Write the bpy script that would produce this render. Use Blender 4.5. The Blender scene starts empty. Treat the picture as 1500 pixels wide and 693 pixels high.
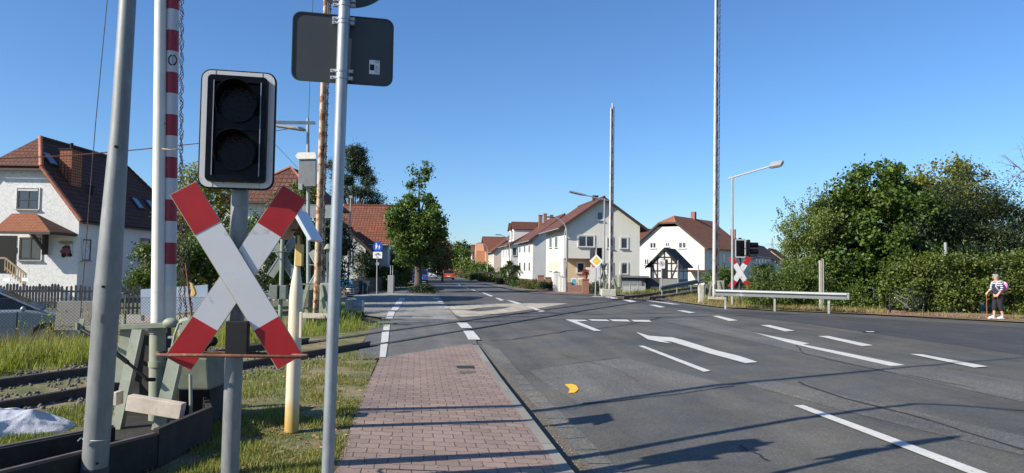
import bpy, bmesh, math, random
import numpy as np
from mathutils import Vector, Matrix
R = math.radians
S = bpy.context.scene
COL = S.collection
random.seed(7)
rng = np.random.default_rng(11)

# ---------------------------------------------------------------- camera
F = 1050.0
CAMH = 1.60
PITCH, ROLL = R(2.68), R(0.745)
_r0 = Vector((1, 0, 0)); _fw = Vector((0, math.cos(PITCH), math.sin(PITCH))); _u0 = Vector((0, -math.sin(PITCH), math.cos(PITCH)))
_rt = _r0 * math.cos(ROLL) + _u0 * math.sin(ROLL)
_up = _u0 * math.cos(ROLL) - _r0 * math.sin(ROLL)
cam_d = bpy.data.cameras.new('camera'); cam = bpy.data.objects.new('camera', cam_d); COL.objects.link(cam)
M = Matrix((_rt, _up, -_fw)).transposed().to_4x4(); M.translation = Vector((0, 0, CAMH))
cam.matrix_world = M
cam_d.sensor_width = 36; cam_d.lens = F / 1500 * 36; cam_d.clip_end = 6000; cam_d.clip_start = 0.05
S.camera = cam

# ---------------------------------------------------------------- light
SUN_EL = R(31.8)
SH = Vector((0.891, 0.454, 0)).normalized()          # direction in which shadows fall
w = bpy.data.worlds.new('World'); S.world = w; w.use_nodes = True
nt = w.node_tree; bg = nt.nodes['Background']
sky = nt.nodes.new('ShaderNodeTexSky'); sky.sky_type = 'NISHITA'; sky.sun_disc = False
sky.sun_elevation = SUN_EL; sky.sun_rotation = math.atan2(-SH.x, -SH.y)
sky.altitude = 0; sky.air_density = 1.0; sky.dust_density = 0.35; sky.ozone_density = 8.5
hs = nt.nodes.new('ShaderNodeHueSaturation'); hs.inputs['Saturation'].default_value = 1.03; nt.links.new(sky.outputs[0], hs.inputs['Color'])
nt.links.new(hs.outputs[0], bg.inputs[0]); bg.inputs[1].default_value = 0.103
sd = bpy.data.lights.new('sun', 'SUN'); sd.energy = 5.0; sd.angle = R(0.5); sd.color = (1, 0.925, 0.79)
so = bpy.data.objects.new('sun', sd); COL.objects.link(so)
so.rotation_euler = (SH * math.cos(SUN_EL) - Vector((0, 0, math.sin(SUN_EL)))).to_track_quat('-Z', 'Y').to_euler()
so.location = (-20, -10, 30)
S.view_settings.view_transform = 'Standard'; S.view_settings.look = 'None'; S.view_settings.exposure = 0.70; S.view_settings.gamma = 1
S.cycles.max_bounces = 6; S.cycles.diffuse_bounces = 3; S.cycles.transparent_max_bounces = 6

# ---------------------------------------------------------------- terrain height and photo rays
def road_x(y): return -1.94 - 0.1334 * (y - 24.8)     # left edge of the carriageway
def sdist(x, y): return (x - road_x(y)) / 1.009
def smooth(a, b, t):
    t = min(1, max(0, (t - a) / (b - a))); return t * t * (3 - 2 * t)
def lerp_tab(tab, t):
    if t <= tab[0][0]: return tab[0][1]
    for (a, va), (b, vb) in zip(tab, tab[1:]):
        if t <= b: return va + (vb - va) * (t - a) / (b - a)
    return tab[-1][1]
def track_x(y): return lerp_tab([(-8, -11.6), (5, -7.3), (9.3, -5.8), (17.2, -2.73), (20.05, -1.55), (29.5, 2.3), (39.5, 6.7), (50, 13.2), (60, 21), (80, 38)], y)
def H(x, y, walk=None):
    s = sdist(x, y); fade = 1 - smooth(10.5, 18, y)
    if walk is None: walk = s < 0
    if walk: z = lerp_tab([(-2.0, 0), (0, -0.115)], s)
    else: z = lerp_tab([(0, -0.195), (0.5, -0.175), (1.5, -0.12), (3, -0.05), (6, -0.02), (9, 0)], s)
    z *= fade
    if walk:
        d = track_x(y) - x
        z -= 0.5 * smooth(2.6, 8.0, d) * max(1 - smooth(17, 22, y), smooth(9, 12, -x))
    return z
def ray(px, py): return _fw * F + _rt * (px - 750) + _up * (346.5 - py)
C0 = Vector((0, 0, CAMH))
def P(px, py, Y):
    r = ray(px, py); return C0 + r * (Y / r.y)
def G(px, py, off=0.0, walk=None):
    r = ray(px, py); z = 0.0
    for _ in range(14):
        t = (z + off - CAMH) / r.z; p = C0 + r * t
        z = 0.5 * z + 0.5 * H(p.x, p.y, walk)
    t = (H(p.x, p.y, walk) + off - CAMH) / r.z
    return C0 + r * t
def on_ground(px, Y, off=0.0, py=400):
    p = P(px, py, Y); return Vector((p.x, Y, H(p.x, Y) + off))

# ---------------------------------------------------------------- materials
_mats = {}
def newmat(name):
    m = bpy.data.materials.new(name); m.use_nodes = True
    return m, m.node_tree, m.node_tree.nodes['Principled BSDF']
def ramp(nt, fac, stops, interp='LINEAR'):
    r = nt.nodes.new('ShaderNodeValToRGB'); r.color_ramp.interpolation = interp
    el = r.color_ramp.elements
    while len(el) > 1: el.remove(el[-1])
    el[0].position = stops[0][0]; el[0].color = (*stops[0][1], 1)
    for p, c in stops[1:]:
        e = el.new(p); e.color = (*c, 1)
    nt.links.new(fac, r.inputs[0]); return r.outputs[0]
def noise(nt, vec, scale, detail=4, rough=0.6, dist=0.0):
    n = nt.nodes.new('ShaderNodeTexNoise'); n.inputs['Scale'].default_value = scale; n.inputs['Detail'].default_value = detail
    n.inputs['Roughness'].default_value = rough; n.inputs['Distortion'].default_value = dist
    if vec is not None: nt.links.new(vec, n.inputs['Vector'])
    return n.outputs['Fac']
def coord(nt, kind='Object', scale=None, rotz=0, loc=None):
    t = nt.nodes.new('ShaderNodeTexCoord'); out = t.outputs[kind]
    if rotz:
        mp = nt.nodes.new('ShaderNodeMapping'); nt.links.new(out, mp.inputs[0]); mp.inputs['Rotation'].default_value = (0, 0, rotz); out = mp.outputs[0]
    if scale:
        mp = nt.nodes.new('ShaderNodeMapping'); nt.links.new(out, mp.inputs[0]); mp.inputs['Scale'].default_value = scale; out = mp.outputs[0]
    return out
def mixc(nt, fac, a, b, mode='MIX'):
    m = nt.nodes.new('ShaderNodeMix'); m.data_type = 'RGBA'; m.blend_type = mode
    for s, v in ((m.inputs[0], fac), (m.inputs[6], a), (m.inputs[7], b)):
        if isinstance(v, (int, float)): s.default_value = v
        elif isinstance(v, tuple): s.default_value = (*v, 1)
        else: nt.links.new(v, s)
    return m.outputs[2]
def bump(nt, b, h, strength, dist=0.01):
    n = nt.nodes.new('ShaderNodeBump'); n.inputs['Strength'].default_value = strength; n.inputs['Distance'].default_value = dist
    nt.links.new(h, n.inputs['Height']); nt.links.new(n.outputs[0], b.inputs['Normal'])
def sc(c, k): return tuple(min(1, x * k) for x in c)
def pm(name, col, rough=0.7, metal=0.0, var=0.15, vs=6.0, bs=40.0, bstr=0.15, bd=0.004, col2=None, thr=0.62, ss=9.0, spec=0.5):
    """painted / plain surface with tone variation, optional stain colour and fine bump"""
    if name in _mats: return _mats[name]
    m, nt, b = newmat(name); v = coord(nt)
    c = ramp(nt, noise(nt, v, vs, 5), [(0.3, sc(col, 1 - var)), (0.7, sc(col, 1 + var))])
    if col2:
        f = ramp(nt, noise(nt, v, ss, 6, 0.7), [(thr, (0, 0, 0)), (thr + 0.06, (1, 1, 1))])
        c = mixc(nt, f, c, col2)
    nt.links.new(c, b.inputs['Base Color'])
    b.inputs['Roughness'].default_value = rough; b.inputs['Metallic'].default_value = metal
    b.inputs['Specular IOR Level'].default_value = spec
    if bstr: bump(nt, b, noise(nt, v, bs, 4), bstr, bd)
    _mats[name] = m; return m
def bands(name, cols, period, axis=2, offset=0.0, rough=0.5, dirt=(0.25, 0.2, 0.14)):
    m, nt, b = newmat(name); v = coord(nt)
    sx = nt.nodes.new('ShaderNodeSeparateXYZ'); nt.links.new(v, sx.inputs[0])
    ad = nt.nodes.new('ShaderNodeMath'); ad.operation = 'MULTIPLY_ADD'; ad.inputs[1].default_value = 1 / period; ad.inputs[2].default_value = offset
    nt.links.new(sx.outputs[axis], ad.inputs[0])
    fr = nt.nodes.new('ShaderNodeMath'); fr.operation = 'FRACT'; nt.links.new(ad.outputs[0], fr.inputs[0])
    c = ramp(nt, fr.outputs[0], [(0, cols[0]), (0.5, cols[1])], 'CONSTANT')
    f = ramp(nt, noise(nt, v, 14, 6, 0.7), [(0.6, (0, 0, 0)), (0.8, (0.55, 0.55, 0.55))])
    c = mixc(nt, f, c, dirt)
    nt.links.new(c, b.inputs['Base Color']); b.inputs['Roughness'].default_value = rough
    bump(nt, b, noise(nt, v, 60, 3), 0.08, 0.003); return m
def leafmat(name, stops, trans=0.35, rough=0.5, seed_scale=1.0):
    m, nt, b = newmat(name)
    g = nt.nodes.new('ShaderNodeNewGeometry')
    n = noise(nt, coord(nt), 0.55 * seed_scale, 3)
    ad = nt.nodes.new('ShaderNodeMath'); ad.operation = 'MULTIPLY_ADD'; ad.inputs[1].default_value = 0.55; nt.links.new(g.outputs['Random Per Island'], ad.inputs[0])
    mu = nt.nodes.new('ShaderNodeMath'); mu.operation = 'MULTIPLY'; mu.inputs[1].default_value = 0.45; nt.links.new(n, mu.inputs[0])
    nt.links.new(mu.outputs[0], ad.inputs[2])
    c = ramp(nt, ad.outputs[0], stops)
    nt.links.new(c, b.inputs['Base Color']); b.inputs['Roughness'].default_value = rough
    tr = nt.nodes.new('ShaderNodeBsdfTranslucent'); nt.links.new(mixc(nt, 1.0, c, (1.0, 1.0, 0.45), 'MULTIPLY'), tr.inputs[0])
    mx = nt.nodes.new('ShaderNodeMixShader'); mx.inputs[0].default_value = trans
    out = nt.nodes['Material Output']
    nt.links.new(b.outputs[0], mx.inputs[1]); nt.links.new(tr.outputs[0], mx.inputs[2]); nt.links.new(mx.outputs[0], out.inputs[0])
    return m
def tilemat(name, c1, c2, mortar, bw=0.22, rh=0.34, off=0.5, rot=0, kind='UV', mort=0.03, bstr=0.8, bd=0.03, rough=0.75, dirt=None, roundness=True):
    m, nt, b = newmat(name); v = coord(nt, kind, rotz=rot)
    br = nt.nodes.new('ShaderNodeTexBrick'); nt.links.new(v, br.inputs['Vector'])
    br.inputs['Scale'].default_value = 1; br.inputs['Brick Width'].default_value = bw; br.inputs['Row Height'].default_value = rh
    br.inputs['Mortar Size'].default_value = mort; br.inputs['Mortar Smooth'].default_value = 0.3; br.inputs['Bias'].default_value = 0
    br.offset = off
    br.inputs['Color1'].default_value = (*c1, 1); br.inputs['Color2'].default_value = (*c2, 1); br.inputs['Mortar'].default_value = (*mortar, 1)
    c = br.outputs['Color']
    f = ramp(nt, noise(nt, v, 0.9, 6, 0.65), [(0.35, (0, 0, 0)), (0.75, (1, 1, 1))])
    c = mixc(nt, f, c, dirt if dirt else sc(c1, 0.6)) if dirt else mixc(nt, mixc(nt, f, (0.0,)*3, (0.35,)*3), c, sc(c1, 0.5))
    nt.links.new(c, b.inputs['Base Color']); b.inputs['Roughness'].default_value = rough
    mt = nt.nodes.new('ShaderNodeMath'); mt.operation = 'SUBTRACT'; mt.inputs[0].default_value = 1; nt.links.new(br.outputs['Fac'], mt.inputs[1])
    h = mt.outputs[0]
    if roundness:
        sx = nt.nodes.new('ShaderNodeSeparateXYZ'); nt.links.new(v, sx.inputs[0])
        q = nt.nodes.new('ShaderNodeMath'); q.operation = 'MULTIPLY'; q.inputs[1].default_value = 2 * math.pi / bw; nt.links.new(sx.outputs[0], q.inputs[0])
        s_ = nt.nodes.new('ShaderNodeMath'); s_.operation = 'SINE'; nt.links.new(q.outputs[0], s_.inputs[0])
        a_ = nt.nodes.new('ShaderNodeMath'); a_.operation = 'MULTIPLY_ADD'; a_.inputs[1].default_value = 0.35; nt.links.new(s_.outputs[0], a_.inputs[0]); nt.links.new(h, a_.inputs[2])
        h = a_.outputs[0]
    b.inputs['Specular IOR Level'].default_value = 0.2
    bump(nt, b, h, bstr, bd); return m

# ---------------------------------------------------------------- object helpers
def tag(o, label=None, cat=None, group=None, kind=None):
    if label: o['label'] = label
    if cat: o['category'] = cat
    if group: o['group'] = group
    if kind: o['kind'] = kind
    return o
def thing(name, label, cat, loc=(0, 0, 0), rz=0.0, group=None):
    o = bpy.data.objects.new(name, None); COL.objects.link(o); o.location = loc; o.rotation_euler = (0, 0, rz)
    o.empty_display_size = 0.2
    return tag(o, label, cat, group)
def local(o, p):
    """world point -> coordinates of a thing's root"""
    m = Matrix.Translation(o.location) @ Matrix.Rotation(o.rotation_euler.z, 4, 'Z')
    return m.inverted() @ Vector(p)
def copy_tree(o, parent=None):
    c = o.copy(); COL.objects.link(c)
    if parent is not None: c.parent = parent
    for ch in [x for x in bpy.data.objects if x.parent == o]: copy_tree(ch, c)
    return c
def frame_of(d, upv=Vector((0, 0, 1))):
    d = d.normalized()
    if abs(d.dot(upv)) > 0.98: upv = Vector((0, 1, 0))
    a = d.cross(upv).normalized(); b = a.cross(d).normalized(); return a, b, d

class MB:
    def __init__(s): s.v = []; s.f = []; s.mi = []; s.sm = []; s.uv = {}
    def add(s, vs, fs, mi=0, sm=False):
        n = len(s.v); s.v += [tuple(v) for v in vs]
        for f in fs: s.f.append(tuple(i + n for i in f)); s.mi.append(mi); s.sm.append(sm)
        return s
    def box(s, c, size, rot=None, mi=0):
        hx, hy, hz = size[0] / 2, size[1] / 2, size[2] / 2; c = Vector(c)
        vs = [Vector((x, y, z)) for x in (-hx, hx) for y in (-hy, hy) for z in (-hz, hz)]
        if rot is not None: vs = [rot @ v for v in vs]
        return s.add([c + v for v in vs], [(0, 1, 3, 2), (4, 6, 7, 5), (0, 4, 5, 1), (2, 3, 7, 6), (0, 2, 6, 4), (1, 5, 7, 3)], mi)
    def b2(s, x0, x1, y0, y1, z0, z1, mi=0): return s.box(((x0+x1)/2, (y0+y1)/2, (z0+z1)/2), (abs(x1-x0), abs(y1-y0), abs(z1-z0)), None, mi)
    def bar(s, p0, p1, wd, th, upv=(0, 0, 1), mi=0):
        p0, p1 = Vector(p0), Vector(p1); a, b, d = frame_of(p1 - p0, Vector(upv))
        vs = [p + a * (i * wd / 2) + b * (j * th / 2) for p in (p0, p1) for i, j in ((-1, -1), (1, -1), (1, 1), (-1, 1))]
        return s.add(vs, [(0, 1, 2, 3), (7, 6, 5, 4), (0, 4, 5, 1), (1, 5, 6, 2), (2, 6, 7, 3), (3, 7, 4, 0)], mi)
    def cyl(s, p0, p1, r0, r1=None, n=12, caps=True, mi=0):
        p0, p1 = Vector(p0), Vector(p1); r1 = r0 if r1 is None else r1; a, b, d = frame_of(p1 - p0)
        ring = lambda p, r: [p + a * (r * math.cos(2*math.pi*k/n)) + b * (r * math.sin(2*math.pi*k/n)) for k in range(n)]
        A, B = ring(p0, r0), ring(p1, r1)
        s.add(A + B, [(k, k + n, (k+1) % n + n, (k+1) % n) for k in range(n)], mi, True)
        if caps:
            s.add(A, [tuple(range(n))], mi); s.add(B, [tuple(reversed(range(n)))], mi)
        return s
    def tube(s, pts, r, n=8, mi=0, caps=True):
        pts = [Vector(p) for p in pts]; rr = r if isinstance(r, (list, tuple)) else [r] * len(pts); rings = []; prev = None
        for i, p in enumerate(pts):
            d = (pts[min(i+1, len(pts)-1)] - pts[max(i-1, 0)]).normalized()
            if prev is None: a, b, _ = frame_of(d)
            else:
                a = (prev - d * prev.dot(d)).normalized(); b = d.cross(a)
                a, b = a, b
            prev = a; b = d.cross(a)
            rings.append([p + a * (rr[i] * math.cos(2*math.pi*k/n)) + b * (rr[i] * math.sin(2*math.pi*k/n)) for k in range(n)])
        vs = [v for rg in rings for v in rg]
        fs = [(i*n+k, i*n+(k+1) % n, (i+1)*n+(k+1) % n, (i+1)*n+k) for i in range(len(pts)-1) for k in range(n)]
        s.add(vs, fs, mi, True)
        if caps:
            s.add(rings[0], [tuple(reversed(range(n)))], mi); s.add(rings[-1], [tuple(range(n))], mi)
        return s
    def ext(s, poly, vec, mi=0):
        """closed prism: 3D polygon swept along vec"""
        poly = [Vector(p) for p in poly]; vec = Vector(vec); n = len(poly)
        nrm = Vector((0, 0, 0))
        for i in range(n): nrm += poly[i].cross(poly[(i+1) % n])
        if nrm.dot(vec) > 0: poly = poly[::-1]
        vs = poly + [p + vec for p in poly]
        return s.add(vs, [tuple(range(n)), tuple(range(2*n-1, n-1, -1))] + [(k, k + n, (k+1) % n + n, (k+1) % n) for k in range(n)], mi)
    def disc(s, c, nrm, r, th, n=28, mi=0):
        c = Vector(c); nrm = Vector(nrm).normalized(); return s.cyl(c - nrm * th / 2, c + nrm * th / 2, r, r, n, True, mi)
    def lathe(s, c, prof, n=20, mi=0):
        c = Vector(c); vs = [c + Vector((r*math.cos(2*math.pi*k/n), r*math.sin(2*math.pi*k/n), z)) for r, z in prof for k in range(n)]
        fs = [(i*n+k, i*n+(k+1) % n, (i+1)*n+(k+1) % n, (i+1)*n+k) for i in range(len(prof)-1) for k in range(n)]
        return s.add(vs, fs, mi, True)
    def ball(s, c, r, n=10, sz=(1, 1, 1), mi=0):
        c = Vector(c); vs = []; m = n // 2 + 1
        for i in range(m + 1):
            t = math.pi * i / m
            for k in range(n): vs.append(c + Vector((r*sz[0]*math.sin(t)*math.cos(2*math.pi*k/n), r*sz[1]*math.sin(t)*math.sin(2*math.pi*k/n), r*sz[2]*math.cos(t))))
        return s.add(vs, [(i*n+k, (i+1)*n+k, (i+1)*n+(k+1) % n, i*n+(k+1) % n) for i in range(m) for k in range(n)], mi, True)
    def build(s, name, mats, parent=None, bevel=0.0, uvdir=False):
        me = bpy.data.meshes.new(name); me.from_pydata(s.v, [], s.f)
        if not isinstance(mats, (list, tuple)): mats = [mats]
        for m in mats: me.materials.append(m)
        me.polygons.foreach_set('material_index', s.mi); me.polygons.foreach_set('use_smooth', s.sm)
        if uvdir:
            uvl = me.uv_layers.new(name='uv')
            for p in me.polygons:
                nn = p.normal; u = Vector((0, 0, 1)).cross(nn)
                if u.length < 1e-3: u = Vector((1, 0, 0))
                u.normalize(); vdir = nn.cross(u)
                for li in p.loop_indices:
                    co = me.vertices[me.loops[li].vertex_index].co
                    uvl.data[li].uv = (co.dot(u), co.dot(vdir))
        me.update(); o = bpy.data.objects.new(name, me); COL.objects.link(o)
        if parent is not None: o.parent = parent
        if bevel:
            bv = o.modifiers.new('bevel', 'BEVEL'); bv.width = bevel; bv.segments = 2; bv.limit_method = 'ANGLE'; bv.angle_limit = R(40)
        return o
def ptag(o, label): o['label'] = label; return o

def textmesh(txt, size, mat, parent, loc, rot, name='lettering', th=0.002, align='CENTER'):
    """lettering as a real mesh"""
    cu = bpy.data.curves.new(name, 'FONT'); cu.body = txt; cu.size = size; cu.extrude = th; cu.align_x = align; cu.align_y = 'CENTER'
    t = bpy.data.objects.new(name + '_src', cu); COL.objects.link(t)
    dg = bpy.context.evaluated_depsgraph_get(); me = bpy.data.meshes.new_from_object(t.evaluated_get(dg))
    bpy.data.objects.remove(t); bpy.data.curves.remove(cu)
    me.materials.clear(); me.materials.append(mat)
    o = bpy.data.objects.new(name, me); COL.objects.link(o); o.parent = parent; o.location = loc; o.rotation_euler = rot
    return o

def np_mesh(name, V, Fq, mat, parent=None):
    """V (n,3), Fq (m,k) arrays -> mesh object"""
    me = bpy.data.meshes.new(name); k = Fq.shape[1]
    me.vertices.add(len(V)); me.vertices.foreach_set('co', V.astype(np.float32).ravel())
    me.loops.add(Fq.size); me.loops.foreach_set('vertex_index', Fq.astype(np.int32).ravel())
    me.polygons.add(len(Fq)); me.polygons.foreach_set('loop_start', np.arange(0, Fq.size, k, dtype=np.int32))
    try: me.polygons.foreach_set('loop_total', np.full(len(Fq), k, dtype=np.int32))
    except Exception: pass
    me.materials.append(mat); me.update(calc_edges=True); me.validate()
    o = bpy.data.objects.new(name, me); COL.objects.link(o)
    if parent is not None: o.parent = parent
    return o
def unit(a): return a / np.maximum(np.linalg.norm(a, axis=1, keepdims=True), 1e-6)
def leaves(name, C, L, W, mat, parent=None, outc=None, droop=0.2, up=0.45):
    """one folded rhombic leaf per centre; L length, W width arrays"""
    n = len(C)
    d = unit(rng.normal(size=(n, 3)) + np.array([0, 0, -droop]))
    nr = rng.normal(size=(n, 3)) + np.array([0, 0, up * 2.0])
    if outc is not None: nr += unit(C - outc) * 1.1
    side = unit(np.cross(d, nr)); nr = unit(np.cross(side, d))
    L = np.broadcast_to(L, (n,))[:, None]; W = np.broadcast_to(W, (n,))[:, None]
    base = C - d * L * 0.5; tip = C + d * L * 0.5
    mid = C - d * L * 0.08 + nr * W * 0.15
    l_ = C - d * L * 0.05 - side * W * 0.5; r_ = C - d * L * 0.05 + side * W * 0.5
    l_ = l_ + nr * W * 0.22; r_ = r_ + nr * W * 0.22
    V = np.stack([base, r_, tip, l_], 1).reshape(-1, 3)
    i = np.arange(n)[:, None] * 4
    Ft = np.concatenate([i + np.array([0, 1, 2]), i + np.array([0, 2, 3])], 0)
    return np_mesh(name, V, Ft, mat, parent)
def clumps(blobs, n_clump, per, spread, shell=0.55, flat=0.8):
    """leaf centres in clumps inside a list of ellipsoids (cx,cy,cz,rx,ry,rz)"""
    B = np.array(blobs, float); vol = (B[:, 3] * B[:, 4] * B[:, 5]) ** 0.75; idx = rng.choice(len(B), n_clump, p=vol / vol.sum())
    d = unit(rng.normal(size=(n_clump, 3))); r = rng.uniform(shell, 1.0, n_clump)[:, None] ** 0.7
    cc = B[idx, :3] + d * r * B[idx, 3:6]
    sp = np.repeat(spread * rng.uniform(0.5, 1.5, n_clump), per)[:, None]
    pts = np.repeat(cc, per, 0) + rng.normal(size=(n_clump * per, 3)) * sp * np.array([1, 1, flat])
    return pts, B
# ================================================================ GROUND
def sheet(name, pts, off, mat, walk=None, kind='structure', fine=True):
    bm = bmesh.new(); vs = [bm.verts.new((p[0], p[1], 0)) for p in pts]; f = bm.faces.new(vs); bm.normal_update()
    if f.normal.z < 0: bmesh.ops.reverse_faces(bm, faces=[f])
    bmesh.ops.triangulate(bm, faces=bm.faces[:])
    xs = [p[0] for p in pts]; ys = [p[1] for p in pts]
    def cut(co, no):
        bmesh.ops.bisect_plane(bm, geom=bm.verts[:] + bm.edges[:] + bm.faces[:], plane_co=co, plane_no=no, dist=1e-5)
    if fine:
        ss = [sdist(p[0], p[1]) for p in pts]
        for s in (-9, -8, -7, -6, -5, -4, -3, -2, 0, 0.5, 1.5, 3, 6, 9):
            if min(ss) < s < max(ss) + 0: cut((road_x(24.8) + s * 1.009, 24.8, 0), (1, 0.1334, 0))
        for y in [-6, -3] + [k * 0.75 for k in range(0, 27)] + [22, 25, 30, 40, 50, 60, 80]:
            if min(ys) < y < max(ys): cut((0, y, 0), (0, 1, 0))
        if walk is not False:
            for k in range(12):
                x = -2.6 - k * 0.5            # lines parallel to the track
                if min(xs) < -2: cut((track_x(10) + x, 10, 0), (0.928, -0.372, 0))
    for v in bm.verts:
        wk = walk
        if wk is None: wk = sdist(v.co.x, v.co.y) < -1e-4
        v.co.z = H(v.co.x, v.co.y, wk) + off
    me = bpy.data.meshes.new(name); bm.to_mesh(me); bm.free(); me.materials.append(mat)
    o = bpy.data.objects.new(name, me); COL.objects.link(o); return tag(o, kind=kind)

# --- materials
def asphalt(name, base, light, fleck=0.5, patchy=0.5, rot=-0.132, dry=(0.30, 0.28, 0.24)):
    m, nt, b = newmat(name); v = coord(nt)
    big = noise(nt, v, 0.45, 7, 0.68, 0.6)
    c = ramp(nt, big, [(0.35, base), (0.7, light)])
    vs_ = coord(nt, 'Object', scale=(1.6, 0.12, 1), rotz=rot)
    streak = ramp(nt, noise(nt, vs_, 1.3, 4, 0.55), [(0.36, (0.72,)*3), (0.66, (1.25,)*3)])
    c = mixc(nt, patchy, c, streak, 'MULTIPLY')
    fl = ramp(nt, noise(nt, v, 42, 5, 0.95), [(0.38, (0.35,)*3), (0.53, (1.0,)*3), (0.66, (2.8,)*3)])
    c = mixc(nt, fleck, c, fl, 'MULTIPLY')
    fl2 = ramp(nt, noise(nt, v, 26, 6, 0.85), [(0.32, (0.62,)*3), (0.5, (1.0,)*3), (0.7, (1.5,)*3)])
    c = mixc(nt, 0.8, c, fl2, 'MULTIPLY')
    warm = ramp(nt, noise(nt, v, 0.8, 7, 0.7, 0.8), [(0.42, (0.94, 0.97, 1.04)), (0.6, (1.15, 1.10, 1.0))])
    c = mixc(nt, 0.9, c, warm, 'MULTIPLY')
    sp = ramp(nt, noise(nt, v, 3.1, 8, 0.8), [(0.66, (0, 0, 0)), (0.78, (0.35,)*3)])
    c = mixc(nt, sp, c, dry)
    tar = ramp(nt, noise(nt, v, 5.5, 7, 0.85), [(0.30, (0.35,)*3), (0.36, (1.0,)*3)])
    c = mixc(nt, 0.8, c, tar, 'MULTIPLY')
    nt.links.new(c, b.inputs['Base Color']); b.inputs['Roughness'].default_value = 0.72; b.inputs['Specular IOR Level'].default_value = 0.35
    bump(nt, b, noise(nt, v, 75, 4, 0.8), 0.8, 0.010); return m
m_road = asphalt('asphalt_road', (0.072, 0.070, 0.065), (0.124, 0.118, 0.104))
m_road_light = asphalt('asphalt_worn', (0.105, 0.102, 0.096), (0.150, 0.145, 0.134), 0.9)
m_road_dark = asphalt('asphalt_new', (0.050, 0.051, 0.053), (0.072, 0.072, 0.074), 0.5)
m_path = asphalt('asphalt_path', (0.11, 0.108, 0.102), (0.15, 0.146, 0.135), 0.7)
m_path_far = asphalt('asphalt_path_coarse', (0.21, 0.205, 0.19), (0.30, 0.29, 0.265), 0.95)
m_beige = asphalt('sealed_patch', (0.34, 0.30, 0.24), (0.44, 0.40, 0.32), 0.35)
m_stain = asphalt('stain_patch', (0.085, 0.080, 0.072), (0.12, 0.11, 0.10), 0.6)
m_paint = pm('road_paint', (0.56, 0.555, 0.52), 0.6, var=0.10, vs=3, bs=90, bstr=0.4, col2=(0.26, 0.255, 0.24), thr=0.57, ss=30)
m_crack = pm('crack_filler', (0.022, 0.022, 0.024), 0.8)
m_orange = pm('orange_spray', (0.85, 0.42, 0.02), 0.6, var=0.12, vs=20, bstr=0.3)

def paver_mat():
    m, nt, b = newmat('red_pavers')
    v0 = coord(nt, 'Object', rotz=R(-7.6))
    # wobble so the joints step like interlocking stones
    wv = nt.nodes.new('ShaderNodeTexNoise'); wv.inputs['Scale'].default_value = 9; wv.inputs['Detail'].default_value = 1; nt.links.new(v0, wv.inputs['Vector'])
    sub = nt.nodes.new('ShaderNodeVectorMath'); sub.operation = 'SUBTRACT'; nt.links.new(wv.outputs['Color'], sub.inputs[0]); sub.inputs[1].default_value = (0.5, 0.5, 0.5)
    ml = nt.nodes.new('ShaderNodeVectorMath'); ml.operation = 'SCALE'; nt.links.new(sub.outputs[0], ml.inputs[0]); ml.inputs['Scale'].default_value = 0.022
    ad = nt.nodes.new('ShaderNodeVectorMath'); nt.links.new(v0, ad.inputs[0]); nt.links.new(ml.outputs[0], ad.inputs[1])
    # zig-zag of the long joints (H-shaped stones)
    sx = nt.nodes.new('ShaderNodeSeparateXYZ'); nt.links.new(ad.outputs[0], sx.inputs[0])
    pp = nt.nodes.new('ShaderNodeMath'); pp.operation = 'PINGPONG'; pp.inputs[1].default_value = 0.05; nt.links.new(sx.outputs[0], pp.inputs[0])
    m2 = nt.nodes.new('ShaderNodeMath'); m2.operation = 'MULTIPLY_ADD'; m2.inputs[1].default_value = 0.5; nt.links.new(pp.outputs[0], m2.inputs[0]); nt.links.new(sx.outputs[1], m2.inputs[2])
    cb = nt.nodes.new('ShaderNodeCombineXYZ'); nt.links.new(sx.outputs[0], cb.inputs[0]); nt.links.new(m2.outputs[0], cb.inputs[1])
    br = nt.nodes.new('ShaderNodeTexBrick'); nt.links.new(cb.outputs[0], br.inputs['Vector'])
    br.inputs['Scale'].default_value = 1; br.inputs['Brick Width'].default_value = 0.2; br.inputs['Row Height'].default_value = 0.165
    br.inputs['Mortar Size'].default_value = 0.0055; br.inputs['Mortar Smooth'].default_value = 0.35; br.inputs['Bias'].default_value = 0
    br.inputs['Color1'].default_value = (0.238, 0.168, 0.138, 1); br.inputs['Color2'].default_value = (0.302, 0.220, 0.182, 1); br.inputs['Mortar'].default_value = (0.075, 0.058, 0.045, 1)
    big = ramp(nt, noise(nt, v0, 0.9, 6, 0.65), [(0.3, (0.74, 0.76, 0.78)), (0.72, (1.15, 1.12, 1.08))])
    c = mixc(nt, 0.9, br.outputs['Color'], big, 'MULTIPLY')
    fl = ramp(nt, noise(nt, v0, 120, 3, 0.75), [(0.4, (0.7,)*3), (0.7, (1.5,)*3)])
    c = mixc(nt, 0.6, c, fl, 'MULTIPLY')
    dirt = ramp(nt, noise(nt, v0, 2.2, 9, 0.78), [(0.60, (0, 0, 0)), (0.78, (0.6,)*3)])
    c = mixc(nt, dirt, c, (0.15, 0.14, 0.10))
    nt.links.new(c, b.inputs['Base Color']); b.inputs['Roughness'].default_value = 0.85
    inv = nt.nodes.new('ShaderNodeMath'); inv.operation = 'MULTIPLY_ADD'; inv.inputs[1].default_value = -1; inv.inputs[2].default_value = 1; nt.links.new(br.outputs['Fac'], inv.inputs[0])
    a2 = nt.nodes.new('ShaderNodeMath'); a2.operation = 'MULTIPLY_ADD'; a2.inputs[1].default_value = 0.25; nt.links.new(noise(nt, v0, 130, 3), a2.inputs[0]); nt.links.new(inv.outputs[0], a2.inputs[2])
    bump(nt, b, a2.outputs[0], 0.7, 0.008); return m
m_paver = paver_mat()
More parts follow.
